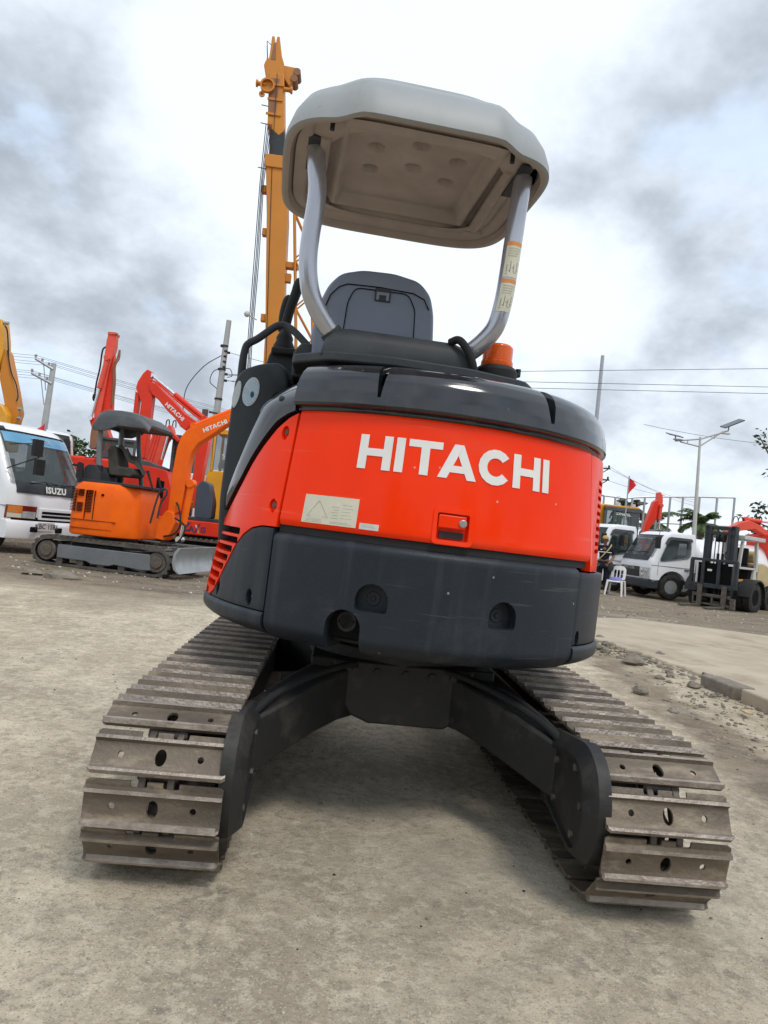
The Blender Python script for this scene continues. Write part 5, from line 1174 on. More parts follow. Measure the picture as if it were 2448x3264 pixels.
# ================================================================== YELLOW MACHINES
t = thing('yellow_excavator', 'yellow excavator with chalk marks on its cab window behind the red lettered boom', 'excavator', (-3.05, 15.9, 0), 0.)
mb = MB(); mb.bb(-.85, 1.6, -.2, 1.6, .95, 2.26); mb.build('body', 'yellow', t, bevel=.03)
mb = MB()
for x in (-.78, .12): mb.bb(x, x + .07, -.22, -.14, 2.24, 3.3)
mb.bb(-.78, .19, -.22, -.14, 3.24, 3.32); mb.bb(-.78, .19, -.22, 1.2, 3.30, 3.38); mb.bb(-.78, -.71, 1.1, 1.2, 2.24, 3.3); mb.bb(.12, .19, 1.1, 1.2, 2.24, 3.3); mb.build('cab_frame', 'yellow', t, bevel=.02)
mb = MB(); mb.bb(-.71, .12, -.19, -.18, 2.27, 3.24); gl = mb.build('cab_glass', 'glass_clear', t)
mb = MB()
for pts in ([(-.42, 3.06), (-.41, 2.92), (-.36, 2.90), (-.34, 3.05)], [(-.30, 3.06), (-.33, 2.98), (-.27, 2.97), (-.26, 2.88), (-.34, 2.87)], [(-.20, 3.05), (-.21, 2.9), (-.13, 2.88)], [(-.44, 2.74), (-.50, 2.70), (-.44, 2.66)], [(-.38, 2.74), (-.38, 2.66), (-.34, 2.72), (-.31, 2.66)], [(-.26, 2.74), (-.20, 2.74), (-.22, 2.70), (-.20, 2.66), (-.27, 2.66)], [(-.34, 2.58), (-.27, 2.60), (-.33, 2.52), (-.25, 2.52)]):
    mb.tube([Vector((x, -.197, z)) for x, z in pts], .008, 5)
mb.build('chalk_marks', 'white_letter', gl)
mb = MB(); mb.prism(round_poly([(-.60, 2.34), (-.58, 2.50), (-.50, 2.58), (-.32, 2.58), (-.22, 2.48), (-.22, 2.36)], .03, 3), 'y', -.10, -.06); mb.build('white_card', 'white_letter', t)
for y0 in (.0, 1.5): crawler(t, y0, .5, 3.0, .42, m='link', lugs=46)
mb = MB(); mb.bb(-.5, .9, .2, 1.4, .4, .95); mb.build('undercarriage', 'frame', t)
t = thing('yellow_excavator', 'tall ochre yellow excavator arm cut by the left edge above the white truck', 'excavator', (-10.2, 18.0, 0), 0.)
poly_part('boom', 'yellow', t, [(-1.6, 5.6), (-.784, 6.049), (-.423, 6.08), (-.36, 5.8), (-.30, 5.499), (-.264, 5.146), (-.347, 4.6), (-.9, 4.5), (-2.2, 4.2)], -.25, .25, .02)
poly_part('arm', 'crane_yellow', t, [(-.30, 5.3), (-.20, 5.2), (-.158, 5.123), (.17, 4.088), (.35, 3.43), (.281, 3.06), (.06, 3.06), (-.095, 3.699), (-.313, 4.388)], -.2, .2, .02)
poly_part('bucket', 'yellow', t, [(-1.0, 3.45), (-.49, 3.57), (-.157, 3.638), (.028, 3.535), (.176, 3.302), (.175, 2.3), (-.9, 2.2)], -.5, .5, .04)
tube_part('hydraulic_hose', 'black', t, spline([(-.30, -.25, 5.9), (-.22, -.25, 5.75), (-.14, -.25, 5.3), (-.10, -.25, 5.0)], 5), .022); tube_part('hydraulic_hose', 'black', t, spline([(-.15, -.25, 5.2), (.02, -.25, 4.6), (.20, -.25, 4.25), (.30, -.25, 3.9), (.27, -.25, 3.75)], 5), .018)
mb = MB()
for x, z in ((.36, 3.55), (.36, 3.28), (-.30, 6.0)): mb.cyl((x - .1, -.15, z), (x + .05, -.15, z), .05, n=10)
mb.build('arm_pins', 'bolt', t)
mb = MB(); mb.bb(-3.2, -.9, -1.2, 1.2, 1.0, 2.4); mb.build('body', 'yellow', t, bevel=.05)
for y0 in (-1.1, 1.1): crawler(t, y0, .5, 3.6, .42, m='link', lugs=50)
for o in [c for c in t.children if c.name.startswith(('crawler', 'track_'))]: o.location.x = -2.2
mb = MB(); mb.cyl((-2.1, 0, .4), (-2.1, 0, 1.0), .6, n=24); mb.build('undercarriage', 'frame', t)
t = thing('yellow_loader', 'yellow loader with black framed cab and roof lights behind the white trucks on the right', 'loader', (9.6, 22.0, 0), 0.)
mb = MB(); mb.bb(-1.6, -.22, -.1, 1.8, .9, 2.98); mb.bb(-.22, 1.0, .0, 1.7, .9, 1.95); mb.build('body', 'yellow', t, bevel=.05)
mb = MB()
for x in (-.30, .03, .92): mb.bb(x, x + .10, -.30, -.20, 1.9, 2.86)
mb.bb(-.30, 1.02, -.30, -.2, 1.85, 1.98); mb.bb(-.30, 1.02, -.32, -.18, 2.76, 2.90); mb.bb(.7, .94, -.29, -.22, 1.95, 2.80); cf_ = mb.build('cab_frame', 'dark_roof', t, bevel=.015)
for x in (-.30, .92): mb = MB(); mb.bb(x, x + .10, 1.3, 1.4, 1.9, 2.92); mb.build('cab_post', 'dark_roof', t)
mb = MB(); mb.bb(-.28, 1.0, -.28, 1.35, 2.90, 2.97); mb.build('cab_roof', 'yellow', t, bevel=.02)
mb = MB(); mb.bb(-.20, .70, -.255, -.25, 1.95, 2.80); gl = mb.build('cab_glass', 'glass_clear', t)
text_mesh('KOMATSU', .135, 'window_lettering', 'white_letter', gl, face_mtx(Vector((.40, -.262, 2.66)), (1, 0, -.03), (0.03, 0, 1)), .004, .003)
mb = MB(); mb.prism(round_poly([(.15, 1.95), (.18, 2.3), (.26, 2.4), (.42, 2.4), (.5, 2.25), (.5, 1.95)], .04, 3), 'y', .3, .6); mb.build('seat', 'black', t)
for x in (.25, .82): mb = MB(); mb.cyl((x, -.1, 2.97), (x, -.1, 3.08), .09, .08, n=14); mb.build('roof_light', 'pale_grey', t, bevel=.01)
for x in (-1.3, .7):
    for y in (0.0, 1.7): wheel(t, (x, y, .6), .6, .45, (0, -1, 0), rim='yellow')

# ================================================================== MOBILE CRANE
t = thing('mobile_crane', 'tall ochre telescopic crane boom with lattice jib standing behind the main excavator', 'crane', (-4.5, 30.0, 0), 0.)
def qprism(name, m, pts, d0, d1, bev=.03): return poly_part(name, m, t, pts, d0, d1, bev)
b1 = qprism('boom_base', 'crane_yellow', [(-.935, 17.93), (.053, 17.93), (.38, 15.25), (.566, 12.3), (.80, 9.9), (1.25, 3.2), (.30, 3.2), (-.06, 9.85), (-.30, 12.25), (-.59, 15.2)], -.6, .6)
mb = MB(); mb.prism([(-.97, 17.95), (.085, 17.95), (.12, 17.35), (-.90, 17.35)], 'y', -.68, .68); mb.build('boom_collar', 'crane_yellow', b1, bevel=.03)
mb = MB()
for z, x in ((16.4, -.78), (14.4, -.52), (10.4, -.15), (7.4, .05)): mb.box((x - .08, -.3, z), (.25, .3, .35))
mb.build('cable_guide', 'crane_yellow', b1, bevel=.03)
qprism('boom_section', 'dark_matte', [(-.90, 19.35), (-.22, 19.35), (-.03, 17.9), (-.80, 17.9)], -.48, .48)
qprism('boom_tip_section', 'crane_yellow', [(-1.20, 21.85), (-.522, 21.873), (-.29, 19.9), (-.22, 19.2), (-.45, 18.95), (-.80, 19.2), (-1.02, 19.3)], -.5, .5)
hd = qprism('boom_head', 'crane_yellow', [(-1.509, 22.2), (-1.45, 22.42), (-1.30, 22.6), (-1.278, 23.618), (-1.15, 23.64), (-1.13, 23.35), (-1.06, 23.35), (-1.04, 23.64), (-.919, 23.652), (-.72, 22.75), (-.58, 22.402), (-.463, 21.7), (-1.25, 21.55), (-1.40, 21.85)], -.45, .45)
mb = MB(); mb.prism([(-1.15, 23.3), (-1.05, 23.3), (-.98, 22.5), (-1.22, 22.5)], 'y', -.46, -.44); mb.build('rope_slot', 'rust_orange', hd); mb = MB(); mb.prism([(-1.20, 21.6), (-.70, 21.6), (-.70, 19.8), (-1.05, 19.8)], 'y', -.515, -.49); mb.build('rope_slot', 'rust_orange', hd)
for z in (21.3, 20.6, 19.9): mb = MB(); mb.bb(-1.15, -.45, -.56, -.50, z - .05, z + .05); mb.build('boom_stiffener', 'crane_yellow', hd)
mb = MB()
for x0, x1, z in ((-1.75, -1.25, 21.25), (-.45, -.05, 21.15)): mb.tube([(x0, -.5, z), (x0 + .08, -.5, z), (x0 + .08, -.5, z), (x1, -.5, z)] if x0 < -1 else [(x0, -.5, z), (x1 - .08, -.5, z), (x1 - .08, -.5, z), (x1, -.5, z)], [.16, .16, .10, .10] if x0 < -1 else [.10, .10, .16, .16], 12)
mb.build('sheave_pin', 'crane_yellow', hd)
mb = MB(); mb.lathe([(.26, -.08), (.34, -.08), (.34, .08), (.26, .08), (.26, -.08)], 24, Matrix.Translation((-1.20, -.62, 21.15)) @ Matrix.Rotation(pi / 2, 4, 'X')); mb.build('head_sheave', 'crane_yellow', hd, smooth=40)
mb = MB(); mb.prism([(-.60, 22.42), (-.03, 22.40), (.13, 22.18), (.0, 21.9), (-.25, 21.45), (-.55, 21.8)], 'y', -.3, .3); mb.build('auxiliary_head', 'crane_yellow', hd, bevel=.04)
for x, z in ((.05, 22.18), (-.06, 21.85)): mb = MB(); mb.cyl((x, -.36, z), (x, .36, z), .17, n=16); mb.build('auxiliary_sheave', 'rust_orange', hd)
mb = MB(); mb.lathe([(.07, -.03), (.14, -.03), (.14, .03), (.07, .03), (.07, -.03)], 14, Matrix.Translation((-1.42, -.6, 20.72)) @ Matrix.Rotation(pi / 2, 4, 'X')); mb.tube([(-1.40, -.6, 21.0), (-1.44, -.6, 20.86)], .03, 6); mb.build('hook_ring', 'crane_yellow', hd)
tube_part('wind_gauge', 'frame', hd, [(-1.30, 0, 23.45), (-1.55, 0, 23.65), (-1.50, 0, 23.2), (-1.45, 0, 22.9), (-1.48, 0, 22.4)], .025, 5)
for dx, dz in ((0, 0), (.09, .3), (.16, .1), (.24, .2)): tube_part('hoist_cable', 'frame', t, [(-1.08 + dx, -.55, 19.4), (-1.05 + dx * .7, -.6, 16.6), (-.92 + dx * .9, -.6, 13.0), (-.80 + dx * .8, -.6, 9.5), (-.55 + dx, -.6, 3.2)], .022, 5)
for z, xr in ((20.3, -1.05), (19.45, -1.0), (17.35, -.9)): tube_part('cable_spreader', 'frame', t, [(xr, -.4, z), (xr - .36, -.4, z + .03)], .022, 5)
tube_part('hoist_cable', 'frame', t, [(-.82, -.62, 21.8), (-.62, -.62, 17.9), (-.25, -.62, 13.2), (.15, -.62, 8.2), (.6, -.62, 3.2)], .016, 5)
# stowed lattice jib
jb = MB()
ch = [[(.48, 16.8), (1.35, 9.6), (1.95, 3.2)], [(1.25, 16.2), (2.15, 9.6), (2.9, 3.2)]]
for y in (-.25, .25):
    for c_ in ch: jb.tube([Vector((x, y, z)) for x, z in c_], .07, 6)
L0 = [Vector((x, 0, z)) for x, z in spline([(a, b, 0) for a, b in ch[0]], 8) for z in [0]] if False else None
def cl_(c_, t_):
    zz = c_[0][1] + (c_[2][1] - c_[0][1]) * t_; return interp([c_[2][1], c_[1][1], c_[0][1]], [c_[2][0], c_[1][0], c_[0][0]], zz), zz
NB = 12
for k in range(NB):
    a = cl_(ch[0], k / NB); b = cl_(ch[1], (k + 1) / NB); c_ = cl_(ch[1], k / NB); d_ = cl_(ch[0], (k + 1) / NB)
    for y in (-.25, .25): jb.tube([(a[0], y, a[1]), (b[0], y, b[1])] if k % 2 else [(c_[0], y, c_[1]), (d_[0], y, d_[1])], .04, 5)
    jb.tube([(a[0], -.25, a[1]), (a[0], .25, a[1])], .035, 5); jb.tube([(c_[0], -.25, c_[1]), (c_[0], .25, c_[1])], .035, 5)
jb.build('lattice_jib', 'crane_yellow', t, smooth=50)
mb = MB(); mb.box((.70, 0, 13.1), (.7, .4, .28)); mb.box((.60, 0, 12.5), (.4, .3, .4)); mb.build('jib_bracket', 'crane_yellow', t, bevel=.02)
mb = MB(); mb.bb(-.6, 2.4, -1.2, 1.4, 1.5, 3.3); mb.build('turntable', 'crane_yellow', t, bevel=.05)
mb = MB(); mb.bb(-4, 4.5, -1.25, 1.25, .7, 1.45); mb.build('carrier', 'crane_yellow', t, bevel=.05)
for x in (-3.2, -1.9, 1.9, 3.2):
    for y in (-1.2, 1.2): wheel(t, (x, y, .55), .55, .4, (0, math.copysign(1, y), 0))
mb = MB(); mb.sphere((-.9, -1.0, 10.3), .14, 10, 6); mb.tube([(-.9, -1.0, 10.3), (-.5, -.6, 10.2)], .03, 5); mb.build('work_light', 'pale_grey', t)

# ================================================================== RIGHT SIDE: RED ARM, FORKLIFT, RED MACHINE
t = thing('red_excavator', 'red excavator arm with cylinder rising behind the tank truck cab roof', 'excavator', (9.0, 24.0, 0), 0.)
poly_part('arm', 'red_pale', t, [(3.23, 3.813), (3.327, 3.841), (3.41, 3.75), (3.426, 3.726), (3.46, 3.51), (3.465, 2.831), (3.301, 2.70), (3.28, 3.2), (3.233, 3.534)], -.12, .12, .02)
poly_part('boom', 'red', t, [(3.10, 3.42), (3.233, 3.534), (3.30, 3.30), (3.25, 2.75), (3.002, 2.344), (2.90, 1.2), (2.55, 1.2), (2.79, 2.145), (2.835, 2.52)], -.16, .16, .02)
cylinder_pair(t, 'red_pale', (3.36, -.2, 3.3), (3.34, -.2, 2.05), .06, .45)
mb = MB(); mb.prism(round_poly([(2.95, 1.0), (3.0, 2.25), (3.25, 2.35), (3.5, 2.2), (3.6, 1.0)], .05, 3), 'y', -.5, .8); mb.build('engine_hood', 'dark_roof', t, bevel=.03)
mb = MB(); mb.bb(1.8, 4.2, -.8, 1.0, .9, 1.7); mb.build('body', 'red', t, bevel=.05)
for y0 in (-.8, .9):
    crawler(t, y0, .45, 3.0, .4, m='link', lugs=40)
for o in [c for c in t.children if c.name.startswith(('crawler', 'track_'))]: o.location.x = 3.0
mb = MB(); mb.bb(2.2, 3.8, -.6, .7, .4, .92); mb.build('undercarriage', 'frame', t)

t = thing('forklift', 'black forklift with tall mast, load guard and knobbly dual tyres at the right edge', 'forklift', (10.0, 15.20, 0), RD(-53)); t.scale = (.76, 1, 1)
def rail(name, x, y0, w_, d, z0, z1, m='dark_matte', par=None): mb = MB(); mb.bb(x - w_ / 2, x + w_ / 2, y0, y0 + d, z0, z1); return mb.build(name, m, par or t, bevel=.01)
for x in (-.46, .46): rail('mast_rail', x, .12, .17, .22, .18, 2.27); rail('inner_mast_rail', x * .74, .08, .09, .14, .25, 2.23)
for z, y0 in ((2.20, .12), (2.05, .10), (.30, .14)): mb = MB(); mb.bb(-.52, .52, y0, y0 + .12, z - .045, z + .045); mb.build('mast_crossbar', 'dark_matte', t, bevel=.01)
for x in (-.06, .10):
    tube_part('lift_cylinder', 'frame', t, [(x, .22, .3), (x, .22, 1.5)], .045, 12); tube_part('lift_rod', 'chrome', t, [(x, .22, 1.5), (x, .22, 2.02)], .025, 10)
for x in (-.05, .12): mb = MB(); mb.cyl((x - .05, .16, 1.93), (x + .05, .16, 1.93), .12, n=18); mb.build('chain_pulley', 'black', t)
tube_part('lift_chain', 'frame', t, [(.17, .05, 1.93), (.17, .05, .7)], .018, 5); tube_part('lift_chain', 'frame', t, [(-.09, .05, 1.93), (-.09, .05, .7)], .018, 5)
gd = MB()
for z, h in ((1.30, .075), (.60, .12)): gd.bb(-.86, .80, -.05, .03, z - h / 2, z + h / 2)
for x in (-.82, -.40, .16, .77): gd.bb(x - .055, x + .055, -.06, .04, .56, 1.30)
gd.build('load_guard', 'dark_matte', t, bevel=.01)
mb = MB(); mb.bb(-.64, -.58, -.055, .03, .66, 1.15); mb.build('side_shift_cylinder', 'label_grey', t, bevel=.01)
for x, z in ((-.22, 1.0), (.50, 1.18)): mb = MB(); mb.bb(x, x + .16, -.07, -.062, z, z + .055); mb.build('plate_sticker', 'white_letter', t)
mb = MB(); mb.bb(-.60, .56, .0, .06, .66, 1.22); mb.build('carriage_plate', 'void', t)
for x in (-.42, .44):
    mb = MB(); mb.bb(x - .08, x + .08, -.12, -.06, .04, .62); mb.bb(x - .08, x + .08, -1.15, -.06, .03, .08); mb.build('fork', 'rust_orange' if False else 'link', t, bevel=.01)
mb = MB(); mb.bb(-.70, .62, -.05, .02, .30, .38); mb.bb(-.70, .62, -.05, .02, .08, .13); mb.bb(-.70, -.64, -.05, .02, .1, .38); mb.bb(-.02, .04, -.05, .02, .1, .34); mb.bb(.64, .80, -.05, .05, .03, .32); mb.build('lower_carriage', 'link', t, bevel=.008)
for x in (-.98, -.68, .68, .98): wheel(t, (x, .72, .40), .40, .26, (math.copysign(1, x), 0, 0), rim='void', knob=34)
for x in (-.6, .6): wheel(t, (x, 2.5, .36), .36, .26, (math.copysign(1, x), 0, 0), rim='void', knob=30)
mb = MB(); mb.bb(-.55, .55, .4, 2.9, .42, .80); mb.build('chassis', 'frame', t, bevel=.02)
for x in (-.95, .95):
    mb = MB(); P_ = [(0.72 + .50 * cos(a), .42 + .47 * sin(a)) for a in [pi * k / 10 for k in range(11)]] + [(0.72 + .46 * cos(a), .42 + .43 * sin(a)) for a in [pi * k / 10 for k in range(10, -1, -1)]]
    mb.prism(P_, 'x', x - .24, x + .24); mb.build('mudguard', 'frame', t)
for x in (-.56, .56):
    mb = MB(); mb.prism([(.42, 1.20), (.50, 1.20), (.62, 1.90), (.54, 1.90)], 'x', x - .05, x + .05); mb.build('guard_pillar', 'pale_grey', t, bevel=.01)
    mb = MB(); mb.prism([(1.55, 1.1), (1.66, 1.1), (1.56, 1.92), (1.46, 1.92)], 'x', x - .05, x + .05); mb.build('guard_pillar', 'pale_grey', t, bevel=.01)
    mb = MB(); mb.prism([(1.30, .72), (1.62, .72), (1.52, 1.20), (1.42, 1.20)], 'x', x - .03, x + .06); mb.build('side_leg', 'pale_grey', t, bevel=.01)
mb = MB(); mb.bb(-.70, .70, .45, 1.85, 1.95, 2.06); mb.build('overhead_guard', 'pale_grey', t, bevel=.015)
mb = MB(); mb.bb(-.62, .62, .42, 1.5, 1.14, 1.20); mb.build('floor_panel', 'pale_grey', t, bevel=.01)
mb = MB(); mb.bb(-.45, .45, 1.35, 1.9, .8, 1.25); mb.bb(-.25, .25, 1.55, 1.66, 1.25, 1.75); mb.build('operator_seat', 'black', t, bevel=.04)
mb = MB(); tor = [(.17 * cos(2 * pi * k / 20), .17 * sin(2 * pi * k / 20)) for k in range(21)]; mb.tube([Vector((.0 + a, .85 + b * .5, 1.52 + b * .8)) for a, b in tor], .018, 6, cap=False); mb.tube([(0, .85, 1.52), (0, .62, 1.15)], .03, 8); mb.build('steering_wheel', 'black', t)
mb = MB(); mb.prism(round_poly([(1.75, .55), (1.75, 1.35), (2.2, 1.35), (2.95, 1.15), (3.0, .55)], .08, 4), 'x', -.58, .58); mb.build('counterweight', 'tan', t, bevel=.04)
mb = MB(); mb.cyl((-.3, 1.98 + .1, 1.52), (.3, 1.98 + .1, 1.52), .17, n=20); mb.build('gas_tank', 'tan', t, bevel=.03)
mb = MB(); mb.bb(-.5, .5, .45, 1.3, .80, .86); mb.build('yellow_step', 'yellow', t)

t = thing('red_excavator', 'bright red-orange excavator boom and body behind the forklift overhead guard', 'excavator', (11.6, 18.0, 0), 0.)
poly_part('boom', 'red_pale', t, [(.2, 2.35), (.585, 2.60), (.833, 2.68), (1.25, 2.55), (1.75, 2.2), (1.7, 1.9), (1.40, 2.25), (1.055, 2.42), (.61, 2.33), (.3, 2.1)], -.15, .15, .02)
cylinder_pair(t, 'red_pale', (.80, 0, 2.72), (2.1, 0, 2.66), .06, .4)
poly_part('arm', 'red', t, [(.20, 2.2), (.315, 2.18), (.40, 1.6), (.36, 1.1), (.15, 1.1), (.215, 1.56)], -.12, .12, .02)
for dx in (0, .16, .30): tube_part('hydraulic_hose', 'black', t, spline([(.40 + dx, 0, 2.6), (.44 + dx, 0, 2.74), (.52 + dx, 0, 2.76), (.58 + dx, 0, 2.64)], 5), .014)
mb = MB(); mb.bb(1.35, 2.6, -.5, .8, .9, 2.3); mb.build('body', 'red', t, bevel=.06)
for y0 in (-.6, .8): crawler(t, y0, .45, 2.8, .4, m='link', lugs=40)
for o in [c for c in t.children if c.name.startswith(('crawler', 'track_'))]: o.location.x = 1.8
mb = MB(); mb.bb(1.2, 2.4, -.4, .6, .4, .92); mb.build('undercarriage', 'frame', t)
# ================================================================== PERSON, CHAIR
def skin_mesh(name, joints, edges, m, parent, sub=2):
    """continuous skinned surface: joints = {key: (x, y, z, rx, ry)}"""
    keys = list(joints); me = bpy.data.meshes.new(name); me.from_pydata([joints[k][:3] for k in keys], [(keys.index(a), keys.index(b)) for a, b in edges], [])
    o = bpy.data.objects.new(name, me); COL.objects.link(o)
    md = o.modifiers.new('skin', 'SKIN'); md.use_smooth_shade = True
    sv = me.skin_vertices[0].data
    for i, k in enumerate(keys): sv[i].radius = joints[k][3:5]
    sv[0].use_root = True
    ms = o.modifiers.new('sub', 'SUBSURF'); ms.levels = ms.render_levels = sub
    dg = bpy.context.evaluated_depsgraph_get(); dg.update(); nm = bpy.data.meshes.new_from_object(o.evaluated_get(dg)); bpy.data.objects.remove(o)
    nm.materials.clear(); nm.materials.append(M[m]); nm.name = name; nm.shade_smooth()
    o = bpy.data.objects.new(name, nm); COL.objects.link(o); o.parent = parent; return o
pr = thing('person', 'person in dark navy uniform and tan cap standing beside the white plastic chair', 'person', (7.50, 16.72, 0), RD(-20))
J = {'pel': (0, 0, .90, .14, .10), 'sp': (0, -.01, 1.08, .125, .095), 'ch': (0, -.01, 1.25, .16, .11), 'nb': (0, 0, 1.40, .06, .06), 'nk': (0, -.015, 1.45, .048, .05), 'hd': (-.01, -.03, 1.55, .072, .088), 'tp': (-.01, -.02, 1.64, .055, .065),
     'ls': (-.19, 0, 1.345, .062, .06), 'le': (-.27, .02, 1.09, .045, .045), 'lw': (-.20, -.14, .90, .032, .034), 'lh': (-.17, -.18, .85, .034, .026),
     'rs': (.19, 0, 1.345, .062, .06), 're': (.26, .03, 1.09, .045, .045), 'rw': (.16, -.17, .93, .032, .034), 'rh': (.10, -.20, .88, .034, .026),
     'lp': (-.09, 0, .84, .095, .095), 'lk': (-.105, -.01, .47, .062, .066), 'la': (-.11, .02, .10, .042, .045), 'lf': (-.12, -.13, .045, .042, .036),
     'rp': (.09, 0, .84, .095, .095), 'rk': (.115, -.02, .47, .062, .066), 'ra': (.125, .01, .10, .042, .045), 'rf': (.145, -.14, .045, .042, .036)}
ED = [('pel', 'sp'), ('sp', 'ch'), ('ch', 'nb'), ('nb', 'nk'), ('nk', 'hd'), ('hd', 'tp'), ('ch', 'ls'), ('ls', 'le'), ('le', 'lw'), ('lw', 'lh'), ('ch', 'rs'), ('rs', 're'), ('re', 'rw'), ('rw', 'rh'), ('pel', 'lp'), ('lp', 'lk'), ('lk', 'la'), ('la', 'lf'), ('pel', 'rp'), ('rp', 'rk'), ('rk', 'ra'), ('ra', 'rf')]
body = skin_mesh('body', J, ED, 'skin', pr)
def grow(ks, d, extra=None):
    q = {k: (*J[k][:3], J[k][3] + d, J[k][4] + d) for k in ks}
    if extra: q.update(extra)
    return q
shirt = grow(['sp', 'ch', 'nb', 'ls', 'rs', 'pel'], .016, {'le2': (-.25, .015, 1.14, .062, .062), 're2': (.245, .02, 1.14, .062, .062)})
skin_mesh('shirt', {k: shirt[k] for k in ['pel', 'sp', 'ch', 'nb', 'ls', 'rs', 'le2', 're2']}, [('pel', 'sp'), ('sp', 'ch'), ('ch', 'nb'), ('ch', 'ls'), ('ls', 'le2'), ('ch', 'rs'), ('rs', 're2')], 'cloth_navy', pr)
tro = grow(['pel', 'lp', 'lk', 'la', 'rp', 'rk', 'ra'], .018); skin_mesh('trousers', tro, [('pel', 'lp'), ('lp', 'lk'), ('lk', 'la'), ('pel', 'rp'), ('rp', 'rk'), ('rk', 'ra')], 'cloth_navy', pr)
for s in 'lr': sh_ = skin_mesh('boot', {'a': (*J[s + 'a'][:3], .058, .06), 'f': (J[s + 'f'][0], J[s + 'f'][1] - .02, .055, .054, .050), 'h': (J[s + 'a'][0], .05, .055, .05, .05)}, [('a', 'h'), ('h', 'f')], 'black', pr)
mb = MB(); mb.lathe([(.088, 1.60), (.090, 1.625), (.080, 1.665), (.05, 1.69), (.01, 1.695)], 20, Matrix.Translation((-.01, -.02, 0)))
mb.loft([[Vector((-.01 + .075 * cos(a), -.10 - k * .5 * (.3 + sin(a)) if sin(a) > 0 else -.10, 1.60 - .01 * k)) for a in [pi * q / 8 for q in range(9)]] for k in (.22, .20)]); mb.build('cap', 'cap', pr, smooth=60)
mb = MB(); mb.loft([[Vector((-.01 + r * .083 * cos(2 * pi * q / 16), .005 + r * .085 * sin(2 * pi * q / 16), z)) for q in range(16)] for r, z in ((.95, 1.51), (1.08, 1.55), (1.06, 1.60))]); hr_ = mb.build('hair', 'hair', pr, smooth=60)
for o_ in (hr_,): o_.location = (0, .022, 0)
for sx in (-1, 1):
    hx, hy, hz = J[('l' if sx < 0 else 'r') + 'h'][:3]
    mb = MB()
    for q, (dx, ln) in enumerate(((-.026, .062), (-.009, .072), (.009, .068), (.025, .054))):
        mb.tube([(hx + dx, hy, hz - .012), (hx + dx, hy - .012, hz - .012 - ln * .55), (hx + dx - .006 * sx, hy - .002, hz - .012 - ln)], [.0095, .009, .007], 7)
    mb.tube([(hx - .03 * sx, hy, hz + .012), (hx - .05 * sx, hy - .012, hz - .012), (hx - .045 * sx, hy - .015, hz - .038)], [.011, .010, .008], 7); mb.build('fingers', 'skin', pr, smooth=60)
for sx in (-1, 1):
    mb = MB(); mb.sphere((-.01 + sx * .030, -.118, 1.56), .011, 8, 6); mb.build('eye', 'hair', pr)
    mb = MB(); mb.sphere((-.01 + sx * .082, -.02, 1.55), .024, 8, 6, (.4, .8, 1.2)); mb.build('ear', 'skin', pr)
mb = MB(); mb.loft([[Vector((-.01 + x, y, z)) for x, y, z in ((-.012, -.112, 1.555), (0, -.125, 1.565), (.012, -.112, 1.555))], [Vector((-.01 + x, y, z)) for x, y, z in ((-.018, -.112, 1.525), (0, -.140, 1.525), (.018, -.112, 1.525))]]); mb.build('nose', 'skin', pr, smooth=60)
mb = MB(); mb.box((-.01, -.116, 1.498), (.045, .012, .008)); mb.build('mouth', 'red_lamp', pr)
mb = MB(); mb.bb(-.19, .19, -.132, -.125, 1.20, 1.222); mb.box((-.1, -.128, 1.28), (.05, .008, .03)); mb.build('reflective_tape', 'white_letter', pr)
mb = MB(); mb.tube(spline([(.15, .10, 1.40), (.17, 0, 1.43), (.10, -.13, 1.30), (-.05, -.14, 1.10), (-.18, -.10, .95)], 5), .018, 6); mb.build('shoulder_strap', 'tan', pr)
mb = MB(); mb.box((0, 0, .935), (.35, .27, .045)); mb.build('belt', 'black', pr, bevel=.02)
bg_ = MB(); bg_.sphere((0, 0, 0), .125, 14, 10, (.85, .5, 1.25)); bo_ = bg_.build('shoulder_bag', 'bag_dark', None, smooth=60); bo_.location = (7.655, 16.58, .80); tag(bo_, 'rounded dark bag hanging at the hip of the person in navy', 'bag')

def make_chair(loc, rz):
    t = thing('plastic_chair', 'white plastic garden chair standing in front of the white trucks', 'chair', loc, rz)
    mb = MB(); mb.grid(lambda u, v, s: Vector((-.21 + .42 * u, -.20 + .40 * v, .44 - .02 * sin(pi * u) * sin(pi * v) - (.02 if s else 0) - (.03 * smoothstep(.85, 1, 1 - v)))), 12, 10, thick=True); mb.build('seat', 'chair_white', t, bevel=.008)
    for sx in (-1, 1):
        for sy in (-1, 1): mb = MB(); mb.tube([(sx * .19, sy * .18, .44), (sx * .215, sy * .21, .22), (sx * .235, sy * .235, 0)], [.034, .030, .026], 8); mb.build('leg', 'chair_white', t)
    bp = round_poly([(-.20, .46), (-.21, .66), (-.19, .80), (-.10, .86), (.10, .86), (.19, .80), (.21, .66), (.20, .46)], .05, 4)
    mb = MB(); mb.loft([[Vector((x, .18 + y + (z - .46) * .22, z)) for x, z in bp] for y in (0, .02)]); bk = mb.build('backrest', 'chair_white', t)
    c = MB()
    for x0, x1 in ((-.13, -.06), (-.035, .035), (.06, .13)):
        c.prism(round_poly(rect(x0, x1, .52, .74), .02, 3), 'y', -.1, .6)
    cut(bk, c)
    return t
make_chair((7.80, 16.42, 0), RD(-35))
